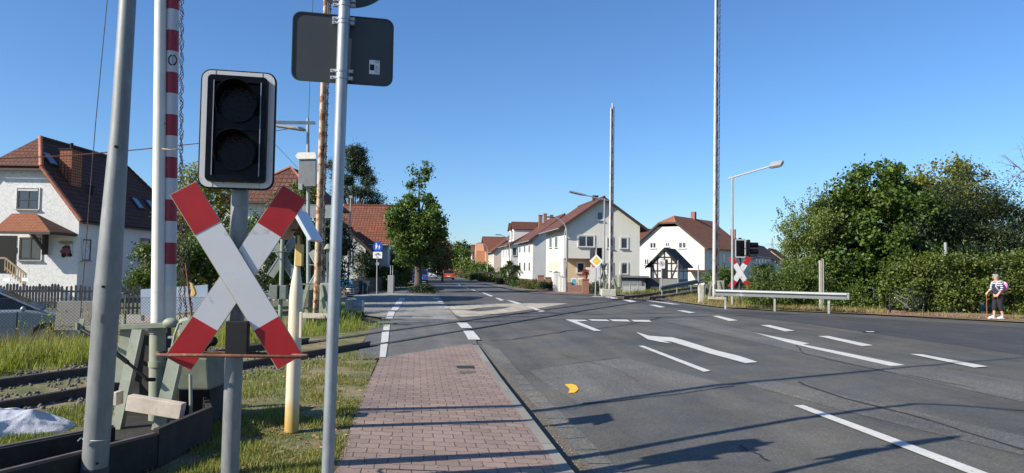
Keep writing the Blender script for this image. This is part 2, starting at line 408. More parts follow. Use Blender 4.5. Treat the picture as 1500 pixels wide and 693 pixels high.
m_kerb = tilemat('kerb_stone', (0.22, 0.21, 0.185), (0.28, 0.27, 0.24), (0.06, 0.055, 0.045), bw=50, rh=1.0, off=0, kind='Object', rot=R(-7.6), mort=0.008, bstr=0.3, bd=0.01, roundness=False)
m_gutter = asphalt('gutter_stone', (0.10, 0.097, 0.088), (0.165, 0.158, 0.142), 0.8, dry=(0.24, 0.21, 0.16))
m_grit = pm('gutter_grit', (0.12, 0.105, 0.085), 0.95, var=0.6, vs=55, bs=90, bstr=0.9, bd=0.015, col2=(0.30, 0.24, 0.14), thr=0.6, ss=30)
def soil_mat():
    m, nt, b = newmat('verge_soil'); v = coord(nt)
    c = ramp(nt, noise(nt, v, 1.2, 8, 0.7), [(0.32, (0.06, 0.085, 0.02)), (0.46, (0.13, 0.135, 0.045)), (0.56, (0.24, 0.19, 0.105)), (0.75, (0.30, 0.235, 0.15))])
    c = mixc(nt, 0.7, c, ramp(nt, noise(nt, v, 45, 4, 0.7), [(0.35, (0.5,)*3), (0.7, (1.5,)*3)]), 'MULTIPLY')
    nt.links.new(c, b.inputs['Base Color']); b.inputs['Roughness'].default_value = 0.95
    bump(nt, b, noise(nt, v, 40, 5, 0.7), 0.8, 0.03); return m
m_soil = soil_mat()
m_far_ground = pm('ground_soil', (0.115, 0.115, 0.055), 0.95, var=0.4, vs=0.5, bs=8, bstr=0.5, bd=0.05)

# --- the ground: one sheet out to the horizon (a fine piece near the camera is cut into it)
def ground():
    bm = bmesh.new()
    xs = [-3000, -600, -120, -50, -30] + [-20 + k for k in range(0, 45)] + [30, 50, 120, 600, 3000]
    ys = [-300, -40, -10] + [k * 0.75 for k in range(-6, 30)] + [24, 27, 30, 35, 40, 50, 60, 80, 120, 300, 900, 4000]
    g = [[bm.verts.new((x, y, H(x, y, True if sdist(x, y) < 0 else False) - 0.06 - 0.12 * (0 < sdist(x, y) + 0.6 and y < 22))) for x in xs] for y in ys]
    for j in range(len(ys) - 1):
        for i in range(len(xs) - 1): bm.faces.new((g[j][i], g[j][i+1], g[j+1][i+1], g[j+1][i]))
    me = bpy.data.meshes.new('ground'); bm.to_mesh(me); bm.free(); me.materials.append(m_far_ground)
    o = bpy.data.objects.new('ground', me); COL.objects.link(o); tag(o, kind='structure')
ground()
def rd(y, s): return (road_x(y) + s * 1.009, y)
gp = lambda px, py, w=False: tuple(G(px, py, 0, w))[:2]

# verge between track and footway
verge = [rd(-4, -1.98), rd(5, -1.98), rd(9, -1.98), rd(12.6, -2.0), gp(520, 527, True), gp(528, 505, True), gp(548, 478, True), gp(505, 455, True), gp(440, 450, True),
         (-14, 33), (-16, 16), (-16, -4)]
sheet('verge', verge, 0.0, m_soil, True)
# carriageway
far_r = [gp(672, 408.5), gp(685, 411.5), gp(700, 415), gp(722, 420), gp(780, 430), gp(840, 432.5), gp(880, 433), gp(930, 434.5), gp(960, 438), gp(1000, 444), gp(1050, 450.5), gp(1120, 455), gp(1240, 460), gp(1300, 463), gp(1500, 473.5)]
far_l = [rd(125, -0.3), (road_x(125) - 5 - 0.0, 165), (-31, 260), (-38, 420)]
road_poly = [rd(-5, 0), rd(5, 0), rd(14, 0), rd(18, 0), rd(40, 0), rd(60, 0), rd(90, 0)] + far_l + [(-30, 420), (-23.5, 260), (-13.2, 165)] + far_r + [(30, 19), (60, 8), (60, -5)]
sheet('main_road', road_poly, 0.0, m_road, False)
# footway of red pavers
sheet('footway', [rd(-4, -1.98), rd(5, -1.96), rd(9, -1.98), gp(556, 525.5, True), gp(600, 518, True), gp(650, 510, True), gp(690, 504.5, True), rd(15.6, -0.105), rd(9, -0.105), rd(-4, -0.105)], 0.012, m_paver, True)
# kerb: a real step
def kerb_run(name, ys, s0, s1, top, bot):
    vs = []; fs = []
    for y in ys:
        for s, z in ((s0, top(y)), (s1, top(y)), (s1 + 0.012, bot), (s0, bot)):
            x, yy = rd(y, s); vs.append((x, yy, z))
    for i in range(len(ys) - 1):
        a = i * 4; fs += [(a, a+1, a+5, a+4), (a+1, a+2, a+6, a+5), (a+3, a, a+4, a+7)]
    b = MB(); b.add(vs, fs); o = b.build(name, m_kerb); return tag(o, kind='structure')
kerb_run('kerb', [-4 + 0.75 * k for k in range(27)], -0.105, 0.0, lambda y: H(road_x(y) - 0.06, y, True) + 0.016, -0.4)
sheet('gutter_grit', [rd(-4, 0.005), rd(5, 0.005), rd(16.5, 0.005), rd(14, 0.16), rd(9, 0.25), rd(-4, 0.25)], 0.0085, m_grit, False)
sheet('gutter', [rd(-4, 0.17), rd(5, 0.17), rd(9, 0.17), rd(14.5, 0.12), rd(16.2, 0.10), rd(15, 0.40), rd(9, 0.48), rd(-4, 0.48)], 0.006, m_gutter, False)
for k_ in range(22):
    y_ = 4.2 + .5 * k_
    if y_ < 13.5: crack([(0, 0)], 0) if False else sheet('gutter_joint', [rd(y_, .25), rd(y_, .46), rd(y_ + .012, .46), rd(y_ + .012, .25)], 0.010, m_crack, False, fine=False)
# asphalt of the crossing path
path1 = [gp(519, 527, True), gp(556, 525.5, True), gp(600, 518, True), gp(650, 510, True), gp(690, 504.5, True), rd(15.6, 0), gp(690, 484, True), rd(19.4, 0), rd(22.8, 0), gp(560, 466, True), gp(549, 476, True), gp(530, 505, True)]
sheet('crossing_path', path1, 0.010, m_path, True)
path2 = [rd(22.8, 0), rd(43, 0), gp(500, 434, True), gp(440, 438, True), gp(450, 449, True), gp(508, 455, True), gp(540, 463, True), gp(560, 466, True)]
sheet('side_path', path2, 0.010, m_path_far, True)
sheet('left_footway', [rd(43, 0), gp(500, 434, True), (-13.5, 48), (-17.2, 90), (-20, 125), rd(125, -1.4), rd(90, -1.4), rd(51, -1.2), rd(47, -.9), rd(46, -0.02)], 0.012, m_path, True)
# patches
sheet('paver_repair', [gp(*p, True) for p in ((668, 537), (694, 537), (696, 541), (670, 541))], 0.016, m_crack, True)
sheet('paver_repair', [gp(*p, True) for p in ((672, 545), (695, 544.5), (697, 548), (674, 548.5))], 0.016, m_grit, True)
def patch(name, pix, mat, off=0.005): return sheet(name, [gp(*p) for p in pix], off, mat, False)
patch('asphalt_patch', [(668, 462), (655, 449), (700, 446), (760, 444.5), (832, 444.5), (800, 450), (752, 457), (700, 463), (676, 464.5)], m_beige)
patch('asphalt_patch', [(682, 455), (700, 451), (730, 449.5), (748, 449.5), (738, 452), (718, 455), (700, 456.5)], m_stain, 0.010)
patch('asphalt_patch', [(775, 543), (850, 532), (912, 524), (985, 543), (1075, 566), (1000, 577), (900, 588), (852, 592), (812, 570)], m_road_light)
patch('asphalt_patch', [(960, 468), (1100, 500), (1300, 545), (1500, 590), (1500, 560), (1300, 527), (1130, 492), (1010, 466)], m_road_light)
patch('asphalt_patch', [(1082, 560), (1240, 603), (1500, 668), (1500, 640), (1250, 583), (1120, 556)], m_road_light)
patch('asphalt_patch', [(800, 437), (900, 441), (1000, 452), (1200, 477), (1500, 520), (1500, 480), (1240, 464), (1050, 454), (960, 441), (900, 437)], m_road_dark)

# markings
def mark(pix, mat=m_paint, walk=False, off=0.015, name='road_marking'):
    return sheet(name, [gp(p[0], p[1], walk) for p in pix], off, mat, walk)
for q in [
    [(828, 468.4), (857, 469.2), (861, 470.8), (845, 471.4), (881, 485.4), (870, 485.4)],
    [(861, 468.2), (889, 468.8), (893, 471), (867, 470.5)], [(892.5, 468.4), (918.7, 468.9), (923.5, 471.7), (898.7, 471.2)], [(924.5, 469.2), (950.7, 469.6), (955, 472.2), (929.3, 471.8)],
    [(931.5, 487), (950, 492.5), (967, 494), (985, 495), (1002, 499.5), (1048, 514), (1083, 522.5), (1110, 531.5), (1092, 533), (1040, 519), (1000, 506.5), (984, 501.5), (971, 500), (984, 504), (966, 501.5), (949, 498)],
    [(935, 507.5), (943, 507.5), (1041, 544.5), (1031, 545.8)],
    [(1106, 488.3), (1140, 495), (1186, 504), (1176, 505.5), (1240, 518), (1326, 536), (1304, 537.2), (1190, 511.5), (1150, 501.5)],
    [(1042, 463), (1052, 463), (1081, 470), (1068, 470.8)], [(1114, 476.8), (1128, 476.8), (1164, 485.2), (1150, 486.2)], [(1198, 493), (1214, 493), (1279, 506.8), (1263, 508)],
    [(1333, 519.5), (1350, 520), (1447, 538), (1427, 539.6)], [(991, 455), (1002, 455.3), (1019, 458.7), (1009, 459.2)], [(950.5, 446.8), (960, 447), (975, 450.4), (966.5, 451)],
    [(910, 439), (921, 439.2), (933, 442.2), (923, 442.9)], [(885, 434.6), (895, 434.8), (906, 437.3), (897, 438)], [(938, 439.5), (950, 440.3), (998, 446.6), (985, 446.2)],
    [(742, 440.3), (750, 441), (765, 445.2), (758, 446)], [(770, 449), (777, 449.6), (799, 456.4), (791, 457.3)], [(725, 436.6), (730.5, 437), (739, 440.2), (733, 440.8)],
    [(706, 429), (709, 429), (723, 434.2), (718, 434.6)], [(690, 424.4), (692, 424.4), (702, 428), (699, 428.4)], [(677, 419.6), (679, 419.6), (688, 423), (685.5, 423.2)], [(668, 415.8), (669.4, 415.8), (675, 418.2), (673, 418.4)],
    [(1162, 595.3), (1177, 595), (1300, 640), (1441, 693), (1470, 704), (1440, 704), (1412, 693), (1290, 645)],
    [(866, 434.2), (884, 434.2), (884, 434.9), (868, 434.9)]]:
    mark(q)
for q in [[(556, 525), (557.5, 505), (568, 505), (565, 525)], [(558, 503.5), (559.5, 487), (570, 487), (568.5, 503.5)], [(561, 485), (562, 476), (571, 476), (570.5, 485)],
          [(565, 467.5), (569, 457), (579, 457), (575, 467.5)], [(572, 456), (576, 449.5), (586, 449.5), (582, 456)], [(577, 448.5), (581, 442.5), (590, 442.5), (587, 448.5)], [(582, 441.5), (585, 437), (594, 437), (591, 441.5)],
          [(669, 473.8), (684, 473.8), (692, 481.6), (676, 481.6)], [(678.5, 485.8), (693, 485.8), (704, 498.8), (686, 498.8)],
          [(633, 437.2), (641, 437.2), (644, 439), (637, 439)], [(640, 440.6), (646, 440.6), (649, 443), (643, 443)], [(643, 444.5), (649, 444.5), (650, 446), (645, 446)], [(651, 450), (657, 450), (658, 451.6), (652, 451.6)]]:
    mark(q, walk=True, off=0.022)
mark([(827, 564.5), (832, 563.8), (839, 564), (844, 566), (847.5, 571.3), (842, 576.7), (832.5, 577), (834.8, 571.7), (830.6, 567.2)], m_orange, name='paint_mark')
mark([(1262, 485.8), (1272, 484.8), (1284, 485.4), (1290, 487), (1276, 488), (1264, 487.4)], name='manhole_rim', mat=m_crack, off=0.010)
mark([(1268, 486.2), (1281, 486.2), (1280, 487.2), (1270, 487.2)], off=0.018, mat=m_paint)
def crack(pix, wd=0.02, mat=m_crack, walk=False, off=0.013, name='road_crack'):
    pts = [G(p[0], p[1], 0, walk) for p in pix]; out = []
    # refine with a random wander
    for a, b in zip(pts, pts[1:]):
        n = max(2, int((b - a).length / 0.25))
        for k in range(n): q = a.lerp(b, k / n); out.append(Vector((q.x + random.uniform(-.03, .03), q.y + random.uniform(-.03, .03), 0)))
    out.append(pts[-1]); vs = []; fs = []
    for i, q in enumerate(out):
        d = (out[min(i+1, len(out)-1)] - out[max(i-1, 0)]); d.z = 0; d.normalize(); s = Vector((-d.y, d.x, 0)) * wd * random.uniform(.3, .7)
        for e in (s, -s):
            r_ = q + e; vs.append((r_.x, r_.y, H(r_.x, r_.y, walk) + off))
    for i in range(len(out) - 1): fs.append((2*i, 2*i+1, 2*i+3, 2*i+2))
    b = MB(); b.add(vs, fs); return tag(b.build(name, mat), kind='structure')
crack([(718, 499), (750, 498), (795, 491), (830, 485), (870, 482), (900, 479), (950, 470), (968, 465)], 0.05)
crack([(700, 466), (760, 464), (830, 462), (900, 460.5), (1000, 459), (1100, 459.5), (1300, 462), (1450, 467)], 0.09)
crack([(1167, 560), (1240, 585), (1330, 607), (1420, 635), (1498, 660)], 0.035)
crack([(1085, 653), (1110, 668), (1125, 676)], 0.03)
crack([(775, 543), (850, 532), (912, 524)], 0.02); crack([(852, 592), (900, 588), (1000, 577), (1075, 566)], 0.02)
crack([(820, 520), (900, 540), (935, 560)], 0.012)
crack([(1160, 500), (1180, 520), (1300, 545), (1430, 570)], 0.02)

# side of the road on the right: brick footway in front of the hedge
m_paver_far = tilemat('red_paving_far', (0.26, 0.155, 0.13), (0.34, 0.21, 0.17), (0.09, 0.07, 0.055), bw=0.2, rh=0.16, kind='Object', rot=0.7, mort=0.01, bstr=0.4, bd=0.01, roundness=False)
sheet('hedge_footway', [gp(1225, 455.5), gp(1300, 455.5), gp(1500, 463.5), gp(1720, 473), gp(1720, 481), gp(1500, 471.8), gp(1300, 463.2), gp(1240, 459.6)], 0.05, m_paver_far, False)
sheet('corner_footway', [gp(770, 424.5), gp(880, 424.5), gp(884, 431), gp(840, 431.5), gp(790, 429), gp(745, 423)], 0.05, m_paver_far, False)
sheet('right_footway', [gp(880, 433), gp(840, 432.5), gp(780, 430), gp(700, 415), gp(672, 408.5), (-13.2, 165), (-11, 165), gp(700, 411.5), gp(745, 419), gp(800, 424.5), gp(884, 426)], 0.03, m_path, False)
# soil strip along the right kerb
m_dry = pm('dry_verge', (0.24, 0.19, 0.10), 0.95, var=0.4, vs=5, bs=30, bstr=0.6, bd=0.03, col2=(0.10, 0.115, 0.04), thr=0.5, ss=4)
sheet('dry_verge', [gp(1720, 484), gp(1500, 473.4), gp(1300, 462.9), gp(1240, 459.9), gp(1120, 454.9), gp(1050, 450.4), gp(1000, 443.9), gp(960, 437.9), gp(930, 434.4), gp(900, 433), gp(905, 428), gp(960, 432), gp(1010, 437), gp(1060, 444), gp(1130, 448), gp(1240, 455), gp(1300, 460.2), gp(1500, 469.6), gp(1720, 481)], 0.04, m_dry, False)
# ================================================================ RAILWAY
m_rail = pm('rusty_rail', (0.055, 0.038, 0.03), 0.6, metal=0.2, var=0.3, vs=12)
m_railtop = pm('rail_head', (0.12, 0.12, 0.13), 0.35, metal=0.8, var=0.2)
m_sleeper = pm('sleeper_wood', (0.06, 0.045, 0.035), 0.9, var=0.4, vs=8, bs=60, bstr=0.5)
def track_pt(y, off):
    a = Vector((track_x(y - .5), y - .5, 0)); b = Vector((track_x(y + .5), y + .5, 0)); d = (b - a).normalized(); n = Vector((d.y, -d.x, 0))
    return Vector((track_x(y), y, 0)) + n * off, d, n
def rise(y): return 0.35 * smooth(40, 52, y)
def rail(off, ys, hgt, name, parent, wd=0.07, mat=m_rail, z0=0.0, mi=0):
    b = MB(); pr = [(-wd, 0), (-wd, .02), (-.015, .035), (-.015, hgt - .035), (-.036, hgt - .03), (-.036, hgt), (.036, hgt), (.036, hgt - .03), (.015, hgt - .035), (.015, .035), (wd, .02), (wd, 0)]
    vs = []
    for y in ys:
        p, d, n = track_pt(y, off)
        for u, z in pr: q = p + n * u; vs.append((q.x, q.y, z0 + z + rise(y)))
    k = len(pr); fs = []; 
    for i in range(len(ys) - 1):
        for j in range(k): fs.append((i*k+j, (i+1)*k+j, (i+1)*k+(j+1) % k, i*k+(j+1) % k))
    b.add(vs, fs); return b.build(name, mat, parent)
tr = thing('railway_track', 'dark rusty railway track running through the grass on the left up to the road', 'railway track', (track_x(8), 8, 0))
def unparent_offset(o): o.location = -Vector(o.parent.location); return o
ys1 = [-6 + 0.75 * k for k in range(29)]
for off in (-0.755, 0.755): unparent_offset(rail(off, ys1, 0.16, 'rail', tr, z0=-0.05))
b = MB()
yy = -5.0
while yy < 14.5:
    p, d, n = track_pt(yy, 0); rot = Matrix((n, d, Vector((0, 0, 1)))).transposed(); b.box((p.x, p.y, -0.08), (2.5, .25, .12), rot); yy += 0.6
unparent_offset(tag(b.build('sleeper', m_sleeper, tr), kind='stuff'))
# flush rails in the carriageway: groove plus rail head
m_groove = pm('rail_groove', (0.012, 0.012, 0.013), 0.9)
m_inlay = pm('rail_inlay', (0.07, 0.075, 0.085), 0.4, metal=0.5, var=0.3)
rr = thing('crossing_rails', 'pair of steel rails set flush in the asphalt across the road', 'rails', (track_x(25), 25, 0))
def strip(off, w0, ys, z, mat, name, parent, wig=0):
    vs = []; fs = []
    for y in ys:
        p, d, n = track_pt(y, off)
        for s in (-w0 / 2, w0 / 2):
            q = p + n * (s + (random.uniform(-wig, wig))); vs.append((q.x, q.y, H(q.x, q.y) + z))
    for i in range(len(ys) - 1): fs.append((2*i, 2*i+1, 2*i+3, 2*i+2))
    b = MB(); b.add(vs, fs); return b.build(name, mat, parent)
ys2 = [14.6 + 0.5 * k for k in range(50)]
for off in (-0.755, 0.755):
    unparent_offset(strip(off + .05, 0.075, ys2, 0.024, m_groove, 'groove', rr, 0.006)); unparent_offset(strip(off - .03, 0.065, ys2, 0.027, m_inlay, 'rail', rr))
# track beyond the road
t2 = thing('railway_track', 'overgrown railway track climbing away behind the far crash barrier', 'railway track', (track_x(45), 45, 0))
ys3 = [40 + k * 1.0 for k in range(38)]
for off in (-0.755, 0.755): unparent_offset(rail(off, ys3, 0.17, 'rail', t2, z0=0.05))
b = MB(); yy = 40.5
while yy < 74:
    p, d, n = track_pt(yy, 0); rot = Matrix((n, d, Vector((0, 0, 1)))).transposed(); b.box((p.x, p.y, 0.0 + rise(yy)), (2.5, .26, .16), rot); yy += 0.62
unparent_offset(tag(b.build('sleeper', m_sleeper, t2), kind='stuff'))
# ballast
def ballast_mat():
    m, nt, b = newmat('ballast_stone'); v = coord(nt)
    vo = nt.nodes.new('ShaderNodeTexVoronoi'); vo.inputs['Scale'].default_value = 22; nt.links.new(v, vo.inputs['Vector'])
    bw = nt.nodes.new('ShaderNodeRGBToBW'); nt.links.new(vo.outputs['Color'], bw.inputs[0])
    c = ramp(nt, bw.outputs[0], [(0.1, (0.03, 0.024, 0.02)), (0.5, (0.085, 0.068, 0.058)), (0.9, (0.18, 0.155, 0.14))])
    nt.links.new(c, b.inputs['Base Color']); b.inputs['Roughness'].default_value = 0.9
    bump(nt, b, vo.outputs['Distance'], -0.9, 0.04) if False else bump(nt, b, vo.outputs['Distance'], 0.9, 0.04); return m
m_ballast = ballast_mat()
def bed(ys, wid, z0, name):
    vs = []; fs = []; prof = [(-wid - .6, -0.25), (-wid, -0.03), (wid, -0.03), (wid + .5, -0.25)]
    for y in ys:
        p, d, n = track_pt(y, 0)
        for u, z in prof: q = p + n * u; vs.append((q.x, q.y, z0 + z + rise(y)))
    for i in range(len(ys) - 1):
        for j in range(3): fs.append((i*4+j, i*4+j+1, (i+1)*4+j+1, (i+1)*4+j))
    b = MB(); b.add(vs, fs); return tag(b.build(name, m_ballast), kind='structure')
bed([-6 + 0.75 * k for k in range(28)], 1.5, 0.0, 'track_bed')
bed([40 + k for k in range(38)], 1.5, 0.08, 'track_bed')
# loose ballast stones (nobody could count them)
def stones(n, yr, offr, size, z0, name):
    ys = rng.uniform(*yr, n); of = rng.uniform(*offr, n); V = []; Fc = []
    cube = np.array([(-1,0,0),(1,0,0),(0,-1,0),(0,1,0),(0,0,-1),(0,0,1)], float); tri = np.array([(0,2,5),(2,1,5),(1,3,5),(3,0,5),(2,0,4),(1,2,4),(3,1,4),(0,3,4)])
    for i in range(n):
        p, d, nn = track_pt(ys[i], of[i]); q = rng.normal(size=(3, 3)); q, _ = np.linalg.qr(q)
        s = size * rng.uniform(.5, 1.2, 3); c = np.array([p.x, p.y, z0 + rise(ys[i]) + size * .2])
        V.append((cube * s) @ q + c); Fc.append(tri + 6 * i)
    o = np_mesh(name, np.concatenate(V), np.concatenate(Fc), m_stone); return tag(o, kind='stuff', label='loose grey ballast stones lying beside the rails', cat='gravel')
m_stone = pm('loose_stone', (0.12, 0.105, 0.095), 0.85, var=0.5, vs=3)
stones(1900, (5, 13.4), (-2.0, 1.6), 0.035, 0.0, 'gravel')
stones(900, (40, 60), (-1.9, 1.9), 0.05, 0.08, 'gravel')

# dark sleeper walls / cable trough along the track near the camera
m_tar_shade = pm('tarred_timber_and_shade', (0.022, 0.019, 0.017), 0.85, var=0.5, vs=5, bs=30, bstr=0.4, col2=(0.10, 0.08, 0.055), thr=0.66, ss=6)  # tarred timber; also the near-black for shade inside the barrier frame
def beam(name, label, a, b_, hgt, th, z0=-0.1):
    a, b_ = Vector(a), Vector(b_); t = thing(name, label, 'timber edging', (a.x, a.y, 0)); q = MB(); q.bar((0, 0, z0 + hgt / 2), (b_.x - a.x, b_.y - a.y, z0 + hgt / 2), th, hgt)
    q.build('beam', m_tar_shade, t, 0.006)
    q = MB(); q.bar((0, 0, z0 + hgt + .006), (b_.x - a.x, b_.y - a.y, z0 + hgt + .006), th * .45, .012); q.build('lit_edge_strip', pm('lit_edge_tone', (0.16, 0.12, 0.10), 0.5, metal=0.4, var=0.3), t)  # paler strip paints the lit upper edge of the beam
    return t
beam('timber_edging', 'tarred timber edging beam nearest the track, behind the leftmost pole', (-4.75, 4.0, 0), (-3.45, 6.3, 0), 0.36, 0.1, -0.16)
beam('timber_edging', 'tarred timber edging beam nearer the camera, in front of the barrier frame', (-3.75, 3.4, 0), (-2.80, 5.73, 0), 0.52, 0.07, -0.25)
# ================================================================ FOREGROUND EQUIPMENT
def galv_mat(name, base=(0.235, 0.245, 0.245), metal=0.35, rough=0.55):
    m, nt, b = newmat(name); v = coord(nt, scale=(1, 1, 0.35))
    vo = nt.nodes.new('ShaderNodeTexVoronoi'); vo.inputs['Scale'].default_value = 38; nt.links.new(v, vo.inputs['Vector'])
    bw = nt.nodes.new('ShaderNodeRGBToBW'); nt.links.new(vo.outputs['Color'], bw.inputs[0])
    c = ramp(nt, noise(nt, v, 3.5, 7, 0.7), [(0.3, sc(base, 0.68)), (0.7, sc(base, 1.12))])
    c = mixc(nt, 0.35, c, ramp(nt, bw.outputs[0], [(0.2, (0.8,)*3), (0.8, (1.15,)*3)]), 'MULTIPLY')
    f = ramp(nt, noise(nt, coord(nt, scale=(3, 3, 1)), 7, 8, 0.75), [(0.66, (0, 0, 0)), (0.74, (0.6,)*3)])
    c = mixc(nt, f, c, (0.22, 0.20, 0.17))
    nt.links.new(c, b.inputs['Base Color']); b.inputs['Metallic'].default_value = metal; b.inputs['Roughness'].default_value = rough
    bump(nt, b, noise(nt, v, 60, 3), 0.12, 0.003); return m
m_galv = galv_mat('galvanised_steel'); m_galv2 = galv_mat('galvanised_bright', (0.33, 0.36, 0.39), 0.5, 0.45)
m_galv_far = pm('lamp_grey', (0.30, 0.31, 0.32), 0.5, metal=0.2, var=0.1)
m_dark = pm('dark_sleeve', (0.05, 0.05, 0.055), 0.7, var=0.3)
m_black = pm('black_plastic', (0.004, 0.004, 0.005), 0.3, var=0.3, bstr=0.05, spec=.15)
m_blackmat = pm('black_coat', (0.007, 0.007, 0.008), 0.6, spec=.25)
m_refl = pm('reflective_white', (0.56, 0.565, 0.58), 0.5, var=0.05, vs=3, bs=300, bstr=0.08, col2=(0.44, 0.44, 0.42), thr=0.60, ss=10)
m_red = pm('reflective_red', (0.36, 0.008, 0.012), 0.5, var=0.14, vs=4, bs=300, bstr=0.08, col2=(0.27, 0.03, 0.03), thr=0.62, ss=14)
m_rust = pm('rust', (0.14, 0.06, 0.035), 0.85, var=0.4, vs=14, bs=60, bstr=0.4, col2=(0.26, 0.14, 0.09), thr=0.55, ss=20)
m_green = pm('rail_green', (0.235, 0.255, 0.20), 0.6, var=0.15, vs=7, bs=50, bstr=0.15, col2=(0.15, 0.15, 0.11), thr=0.62, ss=13)
m_greend = pm('rail_green_dark', (0.10, 0.115, 0.09), 0.6, var=0.25, vs=7)
m_wood = pm('pale_board', (0.52, 0.45, 0.37), 0.8, var=0.2, vs=6, bs=50, bstr=0.3, col2=(0.30, 0.24, 0.18), thr=0.6, ss=14)
m_lens = pm('dark_lens', (0.006, 0.003, 0.003), 0.2, var=0.3, vs=9, bs=30, bstr=0.5, bd=.01, spec=.18)
m_pwhite = pm('painted_white', (0.60, 0.585, 0.545), 0.5, var=0.08, vs=5, bs=40, bstr=0.1, col2=(0.28, 0.15, 0.07), thr=0.66, ss=12)
m_chain = pm('chain_rust', (0.07, 0.055, 0.05), 0.6, metal=0.3, var=0.5, vs=20)
m_signback = pm('sign_back', (0.040, 0.044, 0.046), 0.5, metal=0.1, var=0.08, vs=4, bs=80, bstr=0.05)
m_yellowbox = pm('ochre_box', (0.52, 0.36, 0.11), 0.6, var=0.15)
m_cream = pm('cream_enamel', (0.60, 0.53, 0.40), 0.55, var=0.08, vs=6, bs=40, bstr=0.15, col2=(0.38, 0.31, 0.2), thr=0.66, ss=9)
def L(o, px, py, Y): return local(o, P(px, py, Y))
def rrect(w_, h_, r, n=5):
    out = []
    for cx, cz, a0 in ((w_/2-r, h_/2-r, 0), (-w_/2+r, h_/2-r, 90), (-w_/2+r, -h_/2+r, 180), (w_/2-r, -h_/2+r, 270)):
        for k in range(n + 1): a = R(a0 + 90 * k / n); out.append((cx + r * math.cos(a), cz + r * math.sin(a)))
    return out
def plate(b, w_, h_, r, c, th, mi=0):
    """upright rounded plate, front towards -y"""
    c = Vector(c); return b.ext([c + Vector((x, 0, z)) for x, z in rrect(w_, h_, r)], (0, th, 0), mi)
def ringplate(b, w_, h_, r, w2, h2, r2, c, th, mi=0):
    c = Vector(c); A = [c + Vector((x, 0, z)) for x, z in rrect(w_, h_, r)]; B = [c + Vector((x, 0, z)) for x, z in rrect(w2, h2, r2)]; n = len(A)
    D = Vector((0, th, 0)); vs = A + B + [p + D for p in A] + [p + D for p in B]
    fs = []
    for k in range(n):
        j = (k + 1) % n
        fs += [(k, n+k, n+j, j), (2*n+k, 2*n+j, 3*n+j, 3*n+k), (k, j, 2*n+j, 2*n+k), (n+k, 3*n+k, 3*n+j, n+j)]
    return b.add(vs, fs, mi)

# ---- left galvanised lamp mast
t = thing('lamp_mast', 'thick galvanised grey mast with a dark foot sleeve, leftmost in front of the rails', 'mast', on_ground(136.5, 5.15, 0, 705))
b = MB(); b.cyl(L(t, 137, 712, 5.15), L(t, 158, 416, 5.15), .085, .087, 28); b.cyl(L(t, 158, 416.5, 5.15), L(t, 176, 180, 5.15), .086, .061, 28); top = local(t, P(176, 180, 5.15)); top2 = L(t, 187, 0, 5.15)
dirn = (top2 - top).normalized(); pk = top + dirn * ((5.5 - top.z) / dirn.z); b.cyl(top, pk, .061, .047, 28)
b.build('mast_tube', m_galv, t)
b = MB(); b.cyl(L(t, 137.5, 724, 5.15), L(t, 138.6, 684, 5.15), .091, .090, 28); b.build('foot_sleeve', m_dark, t)
b = MB(); b.tube([L(t, 141 + 20 * math.cos(a), 643 - 3 * math.sin(a), 5.15 + .092 * math.sin(a)) for a in [k * math.pi / 8 - .1 for k in range(17)]], .004, 6); b.bar(L(t, 119, 641, 5.03), L(t, 114, 646, 5.03), .012, .006); b.build('wire_strap', m_galv_far, t)
for q_, r_ in ((L(t, 151, 420, 5.058), .009), (L(t, 170, 215, 5.08), .011), (L(t, 142.5, 679, 5.058), .008)): b = MB(); b.disc(q_, (0, 1, 0), r_, .012, 14); b.build('bolt_hole', m_black, t)
b = MB()
for k in range(5): b.box(L(t, 148.5 - k * .2, 461 + k * 2.6, 5.064), (.012, .004, .006))
b.build('stamped_number', m_dark, t)
b = MB(); b.tube([pk, pk + Vector((.3, -.2, .12)), pk + Vector((1.1, -.75, .2))], .03, 10); b.build('lamp_arm', m_galv, t)
b = MB(); q = pk + Vector((1.35, -.93, .2)); b.box(q, (.7, .22, .1), Matrix.Rotation(R(-35), 3, 'Z')); b.build('lamp_head', m_galv_far, t, 0.02)

# ---- near signal post with St Andrew's cross
SY = 5.1
t = thing('crossing_signal', 'large red and white crossbuck below an unlit two lamp signal, nearest the camera', 'crossing signal', on_ground(338, SY, 0, 705), R(0))
def cross(t, c, yaw, half, ang, wd, red=.225, th=.012, back=False, names='cross_arm'):
    rz = Matrix.Rotation(yaw, 3, 'Z')
    for sgn, dy in ((1, 0.0), (-1, th * 1.6)):
        ax = Vector((math.sin(ang) * sgn, 0, -math.cos(ang))); pr = Vector((math.cos(ang), 0, math.sin(ang) * sgn))
        def seg(a0, a1, y0, th_, grow=0, bb=None):
            poly = [ax*a0 + pr*(wd/2+grow), ax*a1 + pr*(wd/2+grow), ax*a1 - pr*(wd/2+grow), ax*a0 - pr*(wd/2+grow)]
            return (bb or MB()).ext([Vector(c) + rz @ (p + Vector((0, y0, 0))) for p in poly], rz @ Vector((0, th_, 0)))
        arm = seg(-half, half, dy, th, 0).build(names, m_greenback if back else m_refl, t)
        if not back:
            seg(-half - .004, half + .004, dy + .003, th * .8, 0.004).build('arm_edge', m_edge, t)
            fl = 2 * half * red
            for a0, a1 in ((-half, -half + fl), (half - fl, half)): seg(a0, a1, dy - .0025, .002, -.0005).build('red_end', m_red, arm)
m_greenback = pm('cross_back', (0.17, 0.19, 0.17), 0.6, var=0.15)
m_edge = pm('plate_edge', (0.40, 0.35, 0.24), 0.5, metal=0.3)
b = MB(); b.cyl(L(t, 336, 715, SY), L(t, 352, 270, SY), .061, .059, 28); b.cyl(L(t, 352, 270, SY), L(t, 354, 120, SY + .02), .059, .059, 28); b.build('post', m_galv, t)
